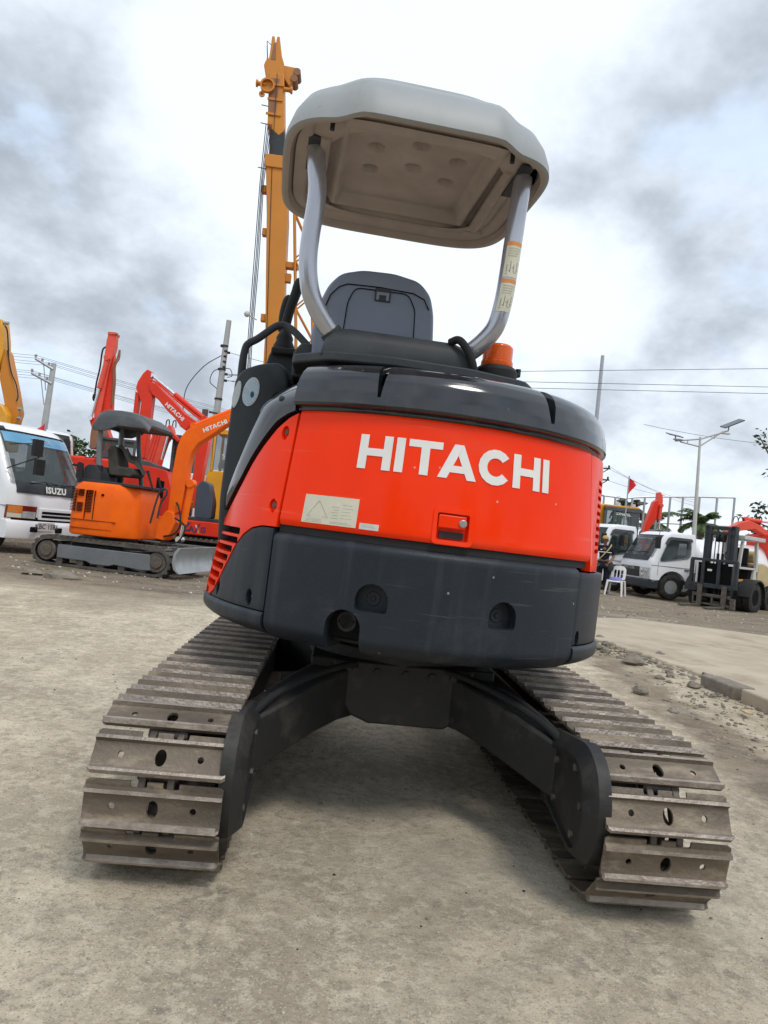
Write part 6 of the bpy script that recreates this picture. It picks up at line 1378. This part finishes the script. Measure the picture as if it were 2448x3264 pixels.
mb = MB(); mb.grid(lambda u, v, s: Vector((-.17 + .34 * u, -.13 + .28 * v, .012 + (.10 if not s else 0) * (sin(pi * u) ** .5) * (sin(pi * v) ** .5) * (1 + .25 * sin(7 * u + 3 * v)))), 14, 12, thick=True); cb_ = mb.build('folded_cloth', 'purple', None, smooth=60); cb_.location = (7.79, 16.42, .435); cb_.rotation_euler = (0, 0, RD(-35)); tag(cb_, 'violet folded cloth lying on the seat of the white plastic chair', 'cloth')

# ================================================================== STEEL FRAME, STREET LAMP, POLES, WIRES
t = thing('billboard_frame', 'empty grey steel billboard frame of thin posts and rails behind the trucks', 'frame', (17.0, 40.0, 0))
FX = [(-1.132, 4.822), (-.8, 4.808), (-.063, 4.796), (.653, 4.781), (1.035, 4.88), (1.836, 5.004), (2.677, 5.118), (3.486, 5.207), (4.312, 5.298), (5.392, 5.416), (6.539, 5.499), (7.686, 5.61)]
FX = [(-3.2, 4.86), (-2.1, 4.84)] + FX[1:]
for i, (x, z) in enumerate(FX):
    y = -.9 * (x + .8) if x < -.8 else 0
    mb = MB(); mb.bb(x - .05, x + .05, y - .05, y + .05, 0, z); mb.build('post', 'galv', t)
mb = MB(); mb.tube([(x, -.9 * (x + .8) if x < -.8 else 0, z) for x, z in FX], .06, 6); mb.build('top_rail', 'galv', t)
for k in (.36, .67): mb = MB(); mb.tube([(x, 0, z * k) for x, z in FX if x > .6], .035, 5); mb.build('middle_rail', 'galv', t)
t = thing('street_lamp', 'tall pale solar street lamp with two arms and tilted panels', 'street lamp', (19.5, 35.0, 0))
mb = MB(); mb.tube([(.22, 0, 0), (.12, 0, 3.5), (-.03, 0, 8.28)], [.15, .11, .06], 12); mb.build('pole', 'pale_grey', t, smooth=60)
for a, b, c_ in (((-.06, 8.15), (-1.46, 7.889), (-.05, 7.73)), ((-.02, 8.15), (1.565, 8.82), (-.02, 7.75))):
    mb = MB(); mb.tube([(a[0], 0, a[1]), (b[0], 0, b[1])], .045, 6); mb.tube([(c_[0], 0, c_[1]), (b[0] * .8 + c_[0] * .2, 0, b[1] * .93 + c_[1] * .07 - (0.02 if b[0] > 0 else -.0))], .04, 6); mb.tube([(b[0] * .5, 0, (a[1] + b[1]) / 2), (b[0] * .5, 0, (a[1] + b[1]) / 2 - .22)], .03, 5); mb.tube([(b[0], 0, b[1]), (b[0], 0, b[1] + .30)], .035, 6); mb.build('arm', 'pole_conc', t)
def slab(a, b, th): mb = MB(); d = (Vector(b) - Vector(a)); mb.box((Vector(a) + Vector(b)) / 2, (d.length, .5, th), R=Matrix.Rotation(-math.atan2(d.z, d.x), 3, 'Y') @ Matrix.Rotation(RD(18), 3, 'X')); return mb.build('solar_panel', 'solar', t)
slab((-1.95, 0, 8.26), (-1.1, 0, 8.16), .05); slab((1.22, 0, 8.98), (2.30, 0, 9.53), .06)
for x, z in ((-1.3, 8.0), (1.4, 8.65)): mb = MB(); mb.bb(x - .25, x + .25, -.12, .12, z - .04, z + .02); mb.build('lamp_head', 'pale_grey', t, bevel=.01)

def power_pole(label, loc, h, top, r0, r1, arms, m='pole_conc', lean=(0, 0)):
    t = thing('utility_pole', label, 'utility pole', loc)
    mb = MB(); mb.tube([(0, 0, 0), (lean[0] * .5, 0, h * .5), (lean[0], 0, h)], [r0, (r0 + r1) / 2, r1], 12); mb.build('pole', m, t, smooth=60)
    for (z, x0, x1, dz) in arms:
        mb = MB(); mb.tube([(x0, -.12, z + dz), (x1, -.12, z)], .095, 6); ar = mb.build('crossarm', 'galv', t)
        n = max(2, int(abs(x1 - x0) / .35))
        for k in range(n):
            q = k / (n - .3); x = x0 + (x1 - x0) * q; zz = z + dz * (1 - q); mb = MB(); mb.lathe([(.03, 0), (.09, .05), (.05, .1), (.09, .15), (.04, .22)], 10, Matrix.Translation((x, -.12, zz + .05))); mb.build('insulator', 'galv', ar)
        mb = MB(); mb.tube([(x0 * .55 + x1 * .45, -.1, z + dz * .5), (0, -.1, z - 1.3)], .03, 5); mb.build('brace', 'galv', t)
    return t
power_pole('pale concrete utility pole with two crossarms at the far left', (-18.4, 40.0, 0), 9.0, 0, .24, .15, [(8.62, -.78, .30, .52), (7.75, -.90, .32, .50)], lean=(.25, 0))
t = power_pole('tall bare-topped utility pole with side insulators behind the lettered boom', (-6.55, 30.0, 0), 10.17, 0, .22, .12, [], lean=(.20, 0))
for z in (8.7, 8.45, 8.2, 7.95): mb = MB(); mb.cyl((.16, -.12, z), (.30, -.12, z), .05, n=8); mb.build('insulator', 'frame', t)
for z in (8.66, 7.64, 7.34): mb = MB(); mb.cyl((.20, 0, z), (.42, 0, z), .06, n=8); mb.build('insulator', 'frame', t)
for z in (8.9, 7.8, 6.4): mb = MB(); mb.cyl((.12, 0, z), (.12, 0, z + .08), .19, n=12); mb.build('pole_band', 'frame', t)
tube_part('service_cable', 'wire', t, spline([(.05, 0, 8.5), (-.7, 0, 7.9), (-1.35, 0, 6.9), (-1.45, 0, 6.0), (-1.3, 0, 5.4), (-.75, 0, 5.2)], 6), .022, 5)
tube_part('service_cable', 'wire', t, spline([(.15, 0, 7.9), (-.25, 0, 7.7), (-.35, 0, 7.2), (0, 0, 6.9), (.15, 0, 6.5)], 6), .02, 5); tube_part('service_cable', 'wire', t, spline([(.15, 0, 7.9), (.5, 0, 7.9), (.62, 0, 7.6), (.4, 0, 7.5)], 6), .02, 5)
t = thing('steel_post', 'rusty steel post with short bracket standing left of the tall utility pole', 'post', (-6.75, 29.0, 0))
mb = MB(); mb.bb(-.14, .10, -.08, .08, 0, 5.75); mb.build('upright', 'rusty', t); mb = MB(); mb.bb(-.32, -.16, -.06, .06, 0, 5.4); mb.build('side_upright', 'galv', t)
t = thing('steel_post', 'thin dark steel gantry with raking brace right of the tall utility pole', 'post', (-5.1, 29.0, 0))
mb = MB(); mb.tube([(-1.5, 0, 5.65), (.15, 0, 5.55)], .05, 6); mb.tube([(-1.45, 0, 5.0), (-.4, 0, 5.55)], .04, 6); mb.build('bracket', 'rusty', t); mb = MB(); mb.bb(-.08, .06, -.05, .05, 0, 5.75); mb.build('upright', 'rusty', t)
power_pole('slender pole with spiked top on the right above the hood', (15.22, 40.0, 0), 13.6, 0, .17, .11, [], m='galv', lean=(.0, 0))
t = thing('utility_pole', 'utility pole with crossarms half hidden by the right edge of the main excavator', 'utility pole', (17.4, 45.0, 0))
mb = MB(); mb.tube([(.0, 0, 0), (.12, 0, 7.8)], [.2, .13], 10); mb.build('pole', 'pole_conc', t)
for z in (7.1, 6.3):
    mb = MB(); mb.tube([(-.9, 0, z - .05), (.95, 0, z + .06)], .06, 6); ar = mb.build('crossarm', 'frame', t)
    for x in (-.7, .35, .85): mb = MB(); mb.cyl((x, 0, z + .05), (x, 0, z + .28), .07, n=8); mb.build('insulator', 'frame', ar)
    mb = MB(); mb.tube([(.8, 0, z), (.1, 0, z - .5)], .035, 5); mb.build('brace', 'frame', t)
def wire(a, b, sag, label, group, r=.016):
    r *= .72
    a, b = Vector(a), Vector(b); mb = MB(); mb.tube([a.lerp(b, k / 14) - Vector((0, 0, sag * 4 * (k / 14) * (1 - k / 14))) for k in range(15)], r, 5)
    tag(mb.build('overhead_wire', 'wire', None, smooth=60), label, 'wire', group)
for i, (z0, x1, z1) in enumerate(((7.64, 24, 11.65), (7.60, 24, 10.62), (7.34, 24, 10.30))): wire((-6.1, 30, z0 + .0), (x1, 30 + i * .1, z1), .0, ('uppermost', 'middle', 'lowest')[i] + ' long dark wire crossing the sky right of the beacon', 'wires over the right side', .018)
GL = 'thin wires between the poles on the left'
for i, (dx, z) in enumerate(((-.75, 9.35), (-.4, 9.2), (-.05, 9.0), (.25, 8.85), (-.85, 8.4), (-.5, 8.3), (-.1, 8.15), (.25, 8.0))):
    wire((-18.4 + dx, 40, z), (-2.0 + dx, 60, 8.6 + (z - 8.7) * 1.2), .25, 'thin slack wire running between the poles on the left', GL, .014)
    wire((-18.4 + dx, 40, z), (-42 + dx, 44, z + 1.2), .3, 'thin wire leaving the crossarmed pole toward the left edge', 'wires leaving left', .014)
for i, z in enumerate((7.3, 7.3, 6.5)): wire((18.3 - i * .4, 45, z), (34, 62, 6.6 + i * .35), .35, 'faint wire running right from the half hidden pole', 'wires right of the hidden pole', .016)
wire((16.6, 36, 8.8), (30, 36.5, 9.0), .35, 'single faint wire above the street lamp arms', 'single wire', .016)
for z, x0 in ((8.66, -6.1),): wire((-6.1, 30, z), (2.0, 29.0, 7.9), .2, 'wire dropping from the tall utility pole behind the console', 'wires at the tall pole', .016)
wire((-6.1, 30, 7.36), (2.0, 29.0, 7.2), .2, 'lower wire leaving the tall utility pole behind the handrail', 'wires at the tall pole', .016)

# flags
def flag(name_label, loc, h, poly, rzz=0):
    t = thing('flag', name_label, 'flag', loc, rzz)
    mb = MB(); mb.tube([(0, 0, 0), (0, 0, h)], .022, 6); mb.build('flag_pole', 'galv', t)
    mb = MB(); n = 8
    def fn(u, v, s):
        a = Vector(poly[0]).lerp(Vector(poly[1]), v); b = Vector(poly[2]); q = a.lerp(b, u); return Vector((q.x, .04 * sin(5 * u + 2 * v) - (.006 if s else 0), q.y))
    mb.grid(fn, n, n, thick=True); mb.build('flag_cloth', 'flag', t, smooth=60)
flag('red triangular flag on a pole above the yellow loader cab', (9.79, 21.0, 0), 4.0, [(0, 3.30), (0, 3.96), (.28, 3.72)])
flag('small red flag just above the roof of the left white truck', (-7.48, 14.0, 0), 2.88, [(0, 2.88), (0, 2.58), (-.24, 2.62)])

# ================================================================== VEGETATION
def palm(label, loc, h, fr, m='palm', seed=1, n=15, wdt=1.):
    rnd = random.Random(seed); t = thing('coconut_palm', label, 'palm tree', loc)
    mb = MB(); mb.tube([(0, 0, 0), (.1, 0, h * .4), (.05, .05, h * .75), (0, 0, h)], [.20, .16, .13, .12], 10); mb.build('trunk', 'bark', t, smooth=60)
    mb = MB()
    for k in range(n):
        az = 2 * pi * k / n + rnd.uniform(-.2, .2); el = rnd.uniform(-.1, 1.4) if k % 3 else rnd.uniform(1.0, 1.45); L_ = fr * rnd.uniform(.8, 1.1); pts = []
        p = Vector((0, 0, h)); e = el
        for s in range(15):
            pts.append(p.copy()); p = p + Vector((cos(az) * cos(e), sin(az) * cos(e), sin(e))) * L_ / 14; e -= .075 + .10 * (s / 14)
        mb.tube(pts, [.03 * (1 - s / 16) + .006 for s in range(15)], 4)
        for s in range(2, 15):
            d = (pts[s] - pts[s - 1]).normalized(); side = d.cross(Vector((0, 0, 1)));
            if side.length < .05: continue
            side.normalize(); up2 = side.cross(d)
            for half in (0, .5):
                q0 = pts[s].lerp(pts[s - 1], half)
                for sg in (-1, 1):
                    ll = fr * .30 * sin(pi * (.12 + .86 * (s - half) / 15)) * rnd.uniform(.8, 1.1); tip = q0 + (side * sg * .8 + d * .55 + Vector((0, 0, -.35 - rnd.random() * .3))) * ll
                    w_ = d * .035 * wdt; mid = q0.lerp(tip, .5) + up2 * .04
                    mb.add([q0 - w_, q0 + w_, mid + w_ * 1.1, tip, mid - w_ * 1.1], [(0, 1, 2, 3, 4)])
    mb.build('crown', m, t, smooth=0, fix=False); return t
palm('dry brownish palm left of the red excavator arm, behind the billboard frame', (18.6, 41.5, 0), 4.1, 1.5, 'palm_dry', 3, 26)
palm('green coconut palm behind the forklift mast beside the street lamp', (21.55, 38.0, 0), 3.5, 1.7, 'palm', 8, 22)
palm('pale coconut palm with drooping fronds left of the street lamp base', (20.6, 42.5, 0), 3.2, 2.3, 'palm', 12, 11)
def leaf_tree(label, loc, clusters, limbs, nper, ls, seed, m='leaf', name='tree', th=5.):
    rnd = random.Random(seed); t = thing(name, label, 'tree', loc)
    mb = MB()
    for l in limbs: mb.tube(spline(l[0], 5), [l[1] + (l[2] - l[1]) * k / (len(spline(l[0], 5)) - 1) for k in range(len(spline(l[0], 5)))], 8)
    mb.build('trunk', 'bark', t, smooth=60)
    mb = MB()
    for c, r, k in clusters:
        for _ in range(int(nper * k)):
            d = Vector((rnd.gauss(0, 1), rnd.gauss(0, 1), rnd.gauss(0, .8))); d = d.normalized() * r * rnd.random() ** .45; p = Vector(c) + d
            ax = Vector((rnd.uniform(-1, 1), rnd.uniform(-1, 1), rnd.uniform(-.7, .2))).normalized(); sd_ = ax.cross(Vector((rnd.uniform(-1, 1), rnd.uniform(-1, 1), rnd.uniform(-1, 1)))).normalized(); s = ls * rnd.uniform(.6, 1.2)
            mb.add([p, p + ax * s * .45 + sd_ * s * .22, p + ax * s, p + ax * s * .45 - sd_ * s * .22], [(0, 1, 2, 3)])
    mb.build('crown', m, t, smooth=0, fix=False); return t
rc = random.Random(5); cls = []
for c in ((-2.05, 0, 5.55), (-1.75, .2, 5.2)): cls.append((c, .26, .22))
cls += [((-1.55, 0, 4.35), .22, .25), ((-1.95, -.2, 3.25), .22, .30), ((-1.75, .1, 3.05), .25, .3), ((-2.15, 0, 2.72), .28, .45), ((-1.8, .2, 2.55), .35, .7), ((-1.5, 0, 2.3), .4, .8)]
for _ in range(26): cls.append(((rc.uniform(-.55, 2.9), rc.uniform(-1.2, 1.6), rc.uniform(2.4, 6.6)), rc.uniform(.35, .7), 1.))
leaf_tree('leafy dark tree reaching in with branch tips at the right edge', (15.05, 18.6, 0), cls, [([(0, 0, 0), (.1, .1, 1.6), (0, .2, 3.2), (.2, .1, 5.2)], .17, .06), ([(0, .1, 2.4), (-.8, .1, 4.0), (-1.6, .1, 4.9), (-2.1, 0, 5.5)], .07, .012), ([(0, .1, 1.8), (-.8, .1, 2.3), (-1.5, .1, 2.6), (-2.1, .0, 2.75)], .06, .012), ([(-.6, .1, 3.2), (-1.2, 0, 4.0), (-1.5, 0, 4.3)], .03, .01), ([(-.6, .1, 2.4), (-1.3, 0, 2.9), (-1.9, -.1, 3.2)], .03, .01), ([(.1, .1, 2.8), (1.0, -.3, 4.2), (1.6, -.4, 5.4)], .07, .02)], 90, .21, 4)
leaf_tree('small bright green tree glimpsed between the white truck and the red housing', (-9.55, 21.5, 0), [((rc.uniform(-.7, .9), rc.uniform(-.6, .6), rc.uniform(1.6, 3.0)), .45, 1.) for _ in range(14)], [([(0, 0, 0), (.05, 0, .9), (0, .1, 1.8), (.1, 0, 2.6)], .09, .02)], 110, .22, 9)

# ================================================================== SLAB, KERB, RUBBLE, GRAVEL
def slab_mesh():
    edge = [(3.42, .2), (3.47, 1.2), (3.53, 2.2), (3.56, 3.0), (3.50, 3.45), (3.58, 3.9), (3.44, 4.3), (3.40, 4.75), (3.28, 5.3), (3.16, 5.9), (3.42, 6.9), (3.85, 7.9), (4.4, 8.9)]
    rnd = random.Random(2); pts = []
    for i in range(len(edge) - 1):
        for k in range(6):
            t_ = k / 6; x = edge[i][0] + (edge[i + 1][0] - edge[i][0]) * t_; y = edge[i][1] + (edge[i + 1][1] - edge[i][1]) * t_; pts.append((x + rnd.uniform(-.06, .06) * (1 if y > 3.1 else .15), y))
    poly = pts + [(5.2, 9.25), (6.3, 9.0), (7.2, 8.6), (9.5, 8.2), (12, 8.4), (12, -2), (4.2, -2), (3.45, -1)]
    mb = MB(); mb.prism(poly, 'z', -.05, .036); o = mb.build('concrete_road', 'concrete', None, bevel=.02); tag(o, kind='structure')
slab_mesh()
GK = 'kerb stones along the concrete road'
for i, (y0, y1, dx) in enumerate(((2.66, 3.16, -.05), (1.72, 2.60, 0))):
    mb = MB(); mb.bb(-.11, .11, (y0 - y1) / 2, (y1 - y0) / 2, -.05, .115); o = mb.build('kerb_stone', 'rock' if i < 1 else 'concrete', None, bevel=.018, seg=3); o.location = (3.42 + dx, (y0 + y1) / 2, 0); o.rotation_euler = (0, 0, RD((4, -1)[i]))
    tag(o, ('shorter brown kerb stone at the broken end of the kerb row', 'long pale kerb stone next to the short brown one')[i], 'kerb stone', GK)
def rock(loc, r, seed, name='stone', flat=.7):
    rnd = random.Random(seed); mb = MB(); c = Vector((seed * 1.7, seed * .3, 0)); nu, nv = 10, 6; loops = []
    for j in range(nv + 1):
        th = pi * (j + .05) / (nv + .1) - pi / 2
        loops.append([Vector((cos(th) * cos(2 * pi * i / nu), cos(th) * sin(2 * pi * i / nu), sin(th))) for i in range(nu)])
    loops = [[Vector((p.x * r * (1 + 1.0 * noise.noise(p * 1.3 + c)), p.y * r * (1 + .9 * noise.noise(p * 1.3 + c + Vector((5, 0, 0)))), p.z * r * flat * (1 + .4 * noise.noise(p * 1.6 + c)))) for p in l] for l in loops]
    mb.loft(loops); o = mb.build(name, 'rock', None, smooth=12); o.location = (loc[0], loc[1], loc[2] if len(loc) > 2 else r * flat * .62); return o
tag(rock((2.38, 2.52), .062, 3), 'single loose grey stone lying beside the right crawler track', 'stone')
tag(rock((2.98, 4.05), .12, 4, flat=.6), 'largest broken concrete chunk heaped by the slab edge', 'stone')
GR = 'rubble stones along the broken slab edge'
rr_ = random.Random(12)
for k in range(64):
    y = rr_.uniform(2.6, 7.5); x0 = interp([2.6, 3.2, 3.3, 4, 5, 6, 7.5], [3.1, 3.1, 3.42, 3.3, 3.05, 2.9, 3.1], y) if k % 2 else interp([2.9, 4, 5, 6, 7.5], [2.95, 2.95, 2.75, 2.65, 2.9], y); r = rr_.choice((.018, .025, .03, .04, .055)) * (1.2 if 3.7 < y < 4.6 else 1)
    tag(rock((x0 + rr_.gauss(.08, .17), y), r, 20 + k), 'small grey-brown rubble stone along the broken slab edge', 'stone', GR)
def gravel():
    rnd = random.Random(31); mb = MB(); mb.use('rock')
    def peb(x, y, r, m):
        mb.use(m); a = rnd.uniform(0, 6.28); vs = []
        for k, (zz, rr2) in enumerate(((-.2, .8), (.35, 1.0), (.75, .55))):
            for q in range(5): t_ = a + 2 * pi * q / 5 + k * .4; s = r * rr2 * rnd.uniform(.8, 1.2); vs.append((x + s * cos(t_), y + s * sin(t_), r * zz))
        mb.add(vs, [(0, 1, 2, 3, 4)[::-1]] + [(k * 5 + q, k * 5 + (q + 1) % 5, k * 5 + 5 + (q + 1) % 5, k * 5 + 5 + q) for k in range(2) for q in range(5)] + [(10, 11, 12, 13, 14)])
    for _ in range(1500):      # rubble strip on the right
        y = rnd.uniform(-.6, 8.2); x0 = interp([-.6, 1, 2.5, 4, 5, 6, 8], [2.7, 2.75, 2.9, 2.95, 2.75, 2.65, 3.1], y); peb(x0 + rnd.gauss(.0, .24), y, rnd.choice((.005, .007, .009, .012, .018)), rnd.choice(('rock', 'rock', 'concrete')))
    for _ in range(1500):      # crushed edge of the slab
        y = rnd.uniform(-.5, 8.6); x0 = interp([.2, 3.0, 4.3, 5.9, 6.9, 8.9], [3.42, 3.54, 3.44, 3.16, 3.42, 4.4], y); peb(x0 + rnd.gauss(-.02, .16), y, rnd.choice((.008, .012, .016, .022, .03)), rnd.choice(('rock', 'rock', 'concrete')))
    for _ in range(1500): peb(rnd.uniform(-3.2, 2.6), -2.5 + 9.5 * rnd.random() ** 1.6, rnd.choice((.002, .0025, .003, .004, .006)), rnd.choice(('rock', 'rock', 'concrete', 'frame', 'label_grey')))
    for _ in range(1700):
        y = rnd.uniform(6.5, 15.5); x = rnd.uniform(-8, -1) if rnd.random() < .5 else rnd.uniform(3, 11); peb(x, y, rnd.choice((.008, .012, .016, .024)), rnd.choice(('rock', 'concrete', 'concrete', 'label_grey')))
    o = mb.build('gravel', None, None, smooth=0, fix=False); tag(o, 'scattered pebbles and crushed concrete over the yard ground', 'gravel', kind='stuff')
gravel()
for i, (x, y, a, l) in enumerate(((3.15, 1.75, 20, .30), (3.0, 2.0, 75, .16))):
    mb = MB(); mb.box((0, 0, .03), (l, .05, .015)); o = mb.build('wood_scrap', 'tan', None, bevel=.003); o.location = (x, y, .01); o.rotation_euler = (.1, .06, RD(a)); tag(o, ('longer', 'shorter')[i] + ' pale wood scrap lying in the rubble by the right edge', 'wood scrap')
for i, (x, y, s) in enumerate(((-4.1, 7.0, .24), (-4.6, 7.15, .16))):
    o = rock((x, y, .02), s, 60 + i, 'dirt_clod', .28); o.data.materials[0] = M['rock']; tag(o, ('larger', 'smaller')[i] + ' dark heap of earth on the ground at the left edge', 'dirt clod')

# trees added out of view behind the camera to darken reflections in the paint
rb = random.Random(77)
for k, (x, y, h) in enumerate(((-19, -21, 7.5), (-12.5, -24, 6.2), (-5.2, -22, 8.0), (2.6, -25, 6.0), (10.0, -21, 7.2), (17.5, -22, 8.6), (26, -20, 7.0))):
    cl_k = [((rb.uniform(-2.2, 2.2), rb.uniform(-1.6, 1.6), rb.uniform(h * .28, h * .92)), rb.uniform(.8, 1.4), 1.) for _ in range(16)]
    leaf_tree('broad dark tree added unseen behind the camera to darken reflections', (x, y, 0), cl_k, [([(0, 0, 0), (.1, 0, h * .3), (0, .1, h * .6), (.1, 0, h * .85)], .22, .05), ([(0, 0, h * .35), (1.0, .2, h * .5), (1.7, .2, h * .7)], .09, .03), ([(0, 0, h * .4), (-1.0, -.2, h * .55), (-1.6, .2, h * .75)], .09, .03)], 130, .75, 50 + k)
    bpy.data.objects[COL.objects[-1].name]
for o in COL.objects:
    if o.get('label', '').startswith('broad dark tree'): o['group'] = 'unseen trees added for dark reflections'

# second row of added trees fills gaps in the reflections, and the far wood along the horizon
for o in [o for o in COL.objects if o.get('label', '').startswith('broad dark tree')]:
    r = o.copy(); COL.objects.link(r); r.location = (o.location.x + 3.6, o.location.y - 4.5, 0); r.rotation_euler = (0, 0, 1.9)
    for ch in o.children: c_ = ch.copy(); COL.objects.link(c_); c_.parent = r
def far_wood():
    rnd = random.Random(3); mb = MB()
    for k in range(5200):
        x = rnd.uniform(-95, 110); h = 2.1 + .9 * noise.noise(Vector((x * .12, 0, 3))); p = Vector((x, 78 + rnd.uniform(0, 5), h * rnd.random() ** .6))
        ax = Vector((rnd.uniform(-1, 1), rnd.uniform(-.4, .4), rnd.uniform(-.4, .8))).normalized(); sd_ = ax.cross(Vector((rnd.uniform(-.3, .3), 1, rnd.uniform(-.3, .3)))).normalized(); s = rnd.uniform(.5, 1.1)
        mb.add([p, p + ax * s * .5 + sd_ * s * .3, p + ax * s, p + ax * s * .5 - sd_ * s * .3], [(0, 1, 2, 3)])
    tag(mb.build('far_wood', 'leaf', None, smooth=0, fix=False), 'low dark tree line along the horizon far behind the yard', 'wood', kind='stuff')
far_wood()
# ================================================================== CAMERA, LIGHT, SKY
def add_camera():
    cd = bpy.data.cameras.new('camera'); co = bpy.data.objects.new('camera', cd); COL.objects.link(co); S.camera = co
    cd.sensor_fit = 'HORIZONTAL'; cd.sensor_width = 36.; cd.lens = 36. * 2250 / 2448; cd.clip_start = .05; cd.clip_end = 5000
    yaw, pit, rol = RD(3.75), RD(1.5), RD(6.1)
    F = Vector((sin(yaw) * cos(pit), cos(yaw) * cos(pit), sin(pit))); R0 = Vector((cos(yaw), -sin(yaw), 0)); U0 = R0.cross(F)
    R = R0 * cos(rol) + U0 * sin(rol); U = -R0 * sin(rol) + U0 * cos(rol)
    m = Matrix((R, U, -F)).transposed().to_4x4(); m.translation = (-.337, -3.35, 1.15); co.matrix_world = m
add_camera()
SUN_EL, SUN_AZ = RD(58), RD(152)      # azimuth clockwise from +Y
sd = bpy.data.lights.new('sun', 'SUN'); sd.energy = 1.25; sd.angle = RD(14); sd.color = (1, .955, .89)
so_ = bpy.data.objects.new('sun', sd); COL.objects.link(so_)
dv = Vector((sin(SUN_AZ) * cos(SUN_EL), cos(SUN_AZ) * cos(SUN_EL), sin(SUN_EL)))
so_.rotation_euler = dv.to_track_quat('Z', 'Y').to_euler(); so_.location = (0, 0, 30)
W = bpy.data.worlds.new('World'); S.world = W; W.use_nodes = True
nt = W.node_tree; L = nt.links; bg = nt.nodes['Background']; bg.inputs[1].default_value = .1
sky = _n(nt, 'ShaderNodeTexSky', sky_type='NISHITA'); sky.sun_disc = False; sky.sun_elevation = SUN_EL; sky.sun_rotation = SUN_AZ
tc = _n(nt, 'ShaderNodeTexCoord')
sx = _n(nt, 'ShaderNodeSeparateXYZ'); L.new(tc.outputs['Generated'], sx.inputs[0])
def MA(op, a, b=None, c=None):
    n = _n(nt, 'ShaderNodeMath', operation=op)
    for i, x in enumerate((a, b, c)):
        if x is None: continue
        if isinstance(x, (int, float)): n.inputs[i].default_value = x
        else: L.new(x, n.inputs[i])
    return n.outputs[0]
zc = MA('ADD', MA('MAXIMUM', sx.outputs[2], 0.), .50)
px_ = MA('DIVIDE', sx.outputs[0], zc); py_ = MA('DIVIDE', sx.outputs[1], zc)
cb = _n(nt, 'ShaderNodeCombineXYZ'); L.new(px_, cb.inputs[0]); L.new(py_, cb.inputs[1]); cb.inputs[2].default_value = 3.7
def NZ(scale, det, rough, off, dist=0.):
    mp = _n(nt, 'ShaderNodeMapping'); mp.inputs[1].default_value = off; L.new(cb.outputs[0], mp.inputs[0])
    n = _n(nt, 'ShaderNodeTexNoise', Scale=scale, Detail=det, Roughness=rough, Distortion=dist); L.new(mp.outputs[0], n.inputs['Vector']); return n.outputs['Fac']
def MR(x, a, b, c=0., d=1.):
    n = _n(nt, 'ShaderNodeMapRange'); n.interpolation_type = 'SMOOTHSTEP'; L.new(x, n.inputs[0]); n.inputs[1].default_value = a; n.inputs[2].default_value = b; n.inputs[3].default_value = c; n.inputs[4].default_value = d; return n.outputs[0]
def MIXC(f, a, b):
    n = _n(nt, 'ShaderNodeMix', data_type='RGBA'); L.new(f, n.inputs[0])
    for i, x in ((6, a), (7, b)):
        if isinstance(x, tuple): n.inputs[i].default_value = rgba(x)
        else: L.new(x, n.inputs[i])
    return n.outputs[2]
big = NZ(2.1, 5., .5, (SKY_OFF[0], SKY_OFF[1], 0), .0); mid = NZ(5.2, 9., .58, (3.1, 1.7, 2), .0)
den = MA('ADD', MA('MULTIPLY', big, .50), MA('MULTIPLY', mid, .50))
nrm_ = _n(nt, 'ShaderNodeVectorMath', operation='NORMALIZE'); L.new(tc.outputs['Generated'], nrm_.inputs[0])
def lobe(d, c0, amt):
    v = _n(nt, 'ShaderNodeVectorMath', operation='DOT_PRODUCT'); L.new(nrm_.outputs[0], v.inputs[0]); v.inputs[1].default_value = Vector(d).normalized()
    return MR(v.outputs['Value'], c0, 1.0, 0., amt)
for d_, c_, a_ in CLOUD_BANKS: den = MA('ADD', den, lobe(d_, c_, a_))
grey = MR(den, .42, .73)                                   # thick grey bellies
thin = MR(NZ(3.0, 6., .55, (7.3, 4.1, 5), .0), .54, .66)           # thin bluish gaps
cl = MIXC(grey, (8.3, 9.0, 9.9), (3.7, 4.15, 4.7))
cl = MIXC(MA('MULTIPLY', thin, .7), cl, (6.4, 7.8, 9.8))
lowm = MR(sx.outputs[2], -.02, .10, 1., 0.)
cl = MIXC(lowm, cl, (8.4, 9.1, 9.9))
mixs = _n(nt, 'ShaderNodeMix', data_type='RGBA'); mixs.inputs[0].default_value = .94; L.new(sky.outputs[0], mixs.inputs[6]); L.new(cl, mixs.inputs[7])
L.new(mixs.outputs[2], bg.inputs[0])
S.view_settings.view_transform = 'Standard'; S.view_settings.look = 'None'; S.view_settings.exposure = .32; S.view_settings.gamma = 1
S.render.engine = 'CYCLES'
S.cycles.max_bounces = 6; S.cycles.diffuse_bounces = 3; S.cycles.glossy_bounces = 3; S.cycles.transmission_bounces = 4; S.cycles.transparent_max_bounces = 8
S.cycles.use_denoising = True; S.cycles.sample_clamp_indirect = 6
for o in list(COL.objects):
    if o.type == 'MESH' and o.data.users == 0: pass
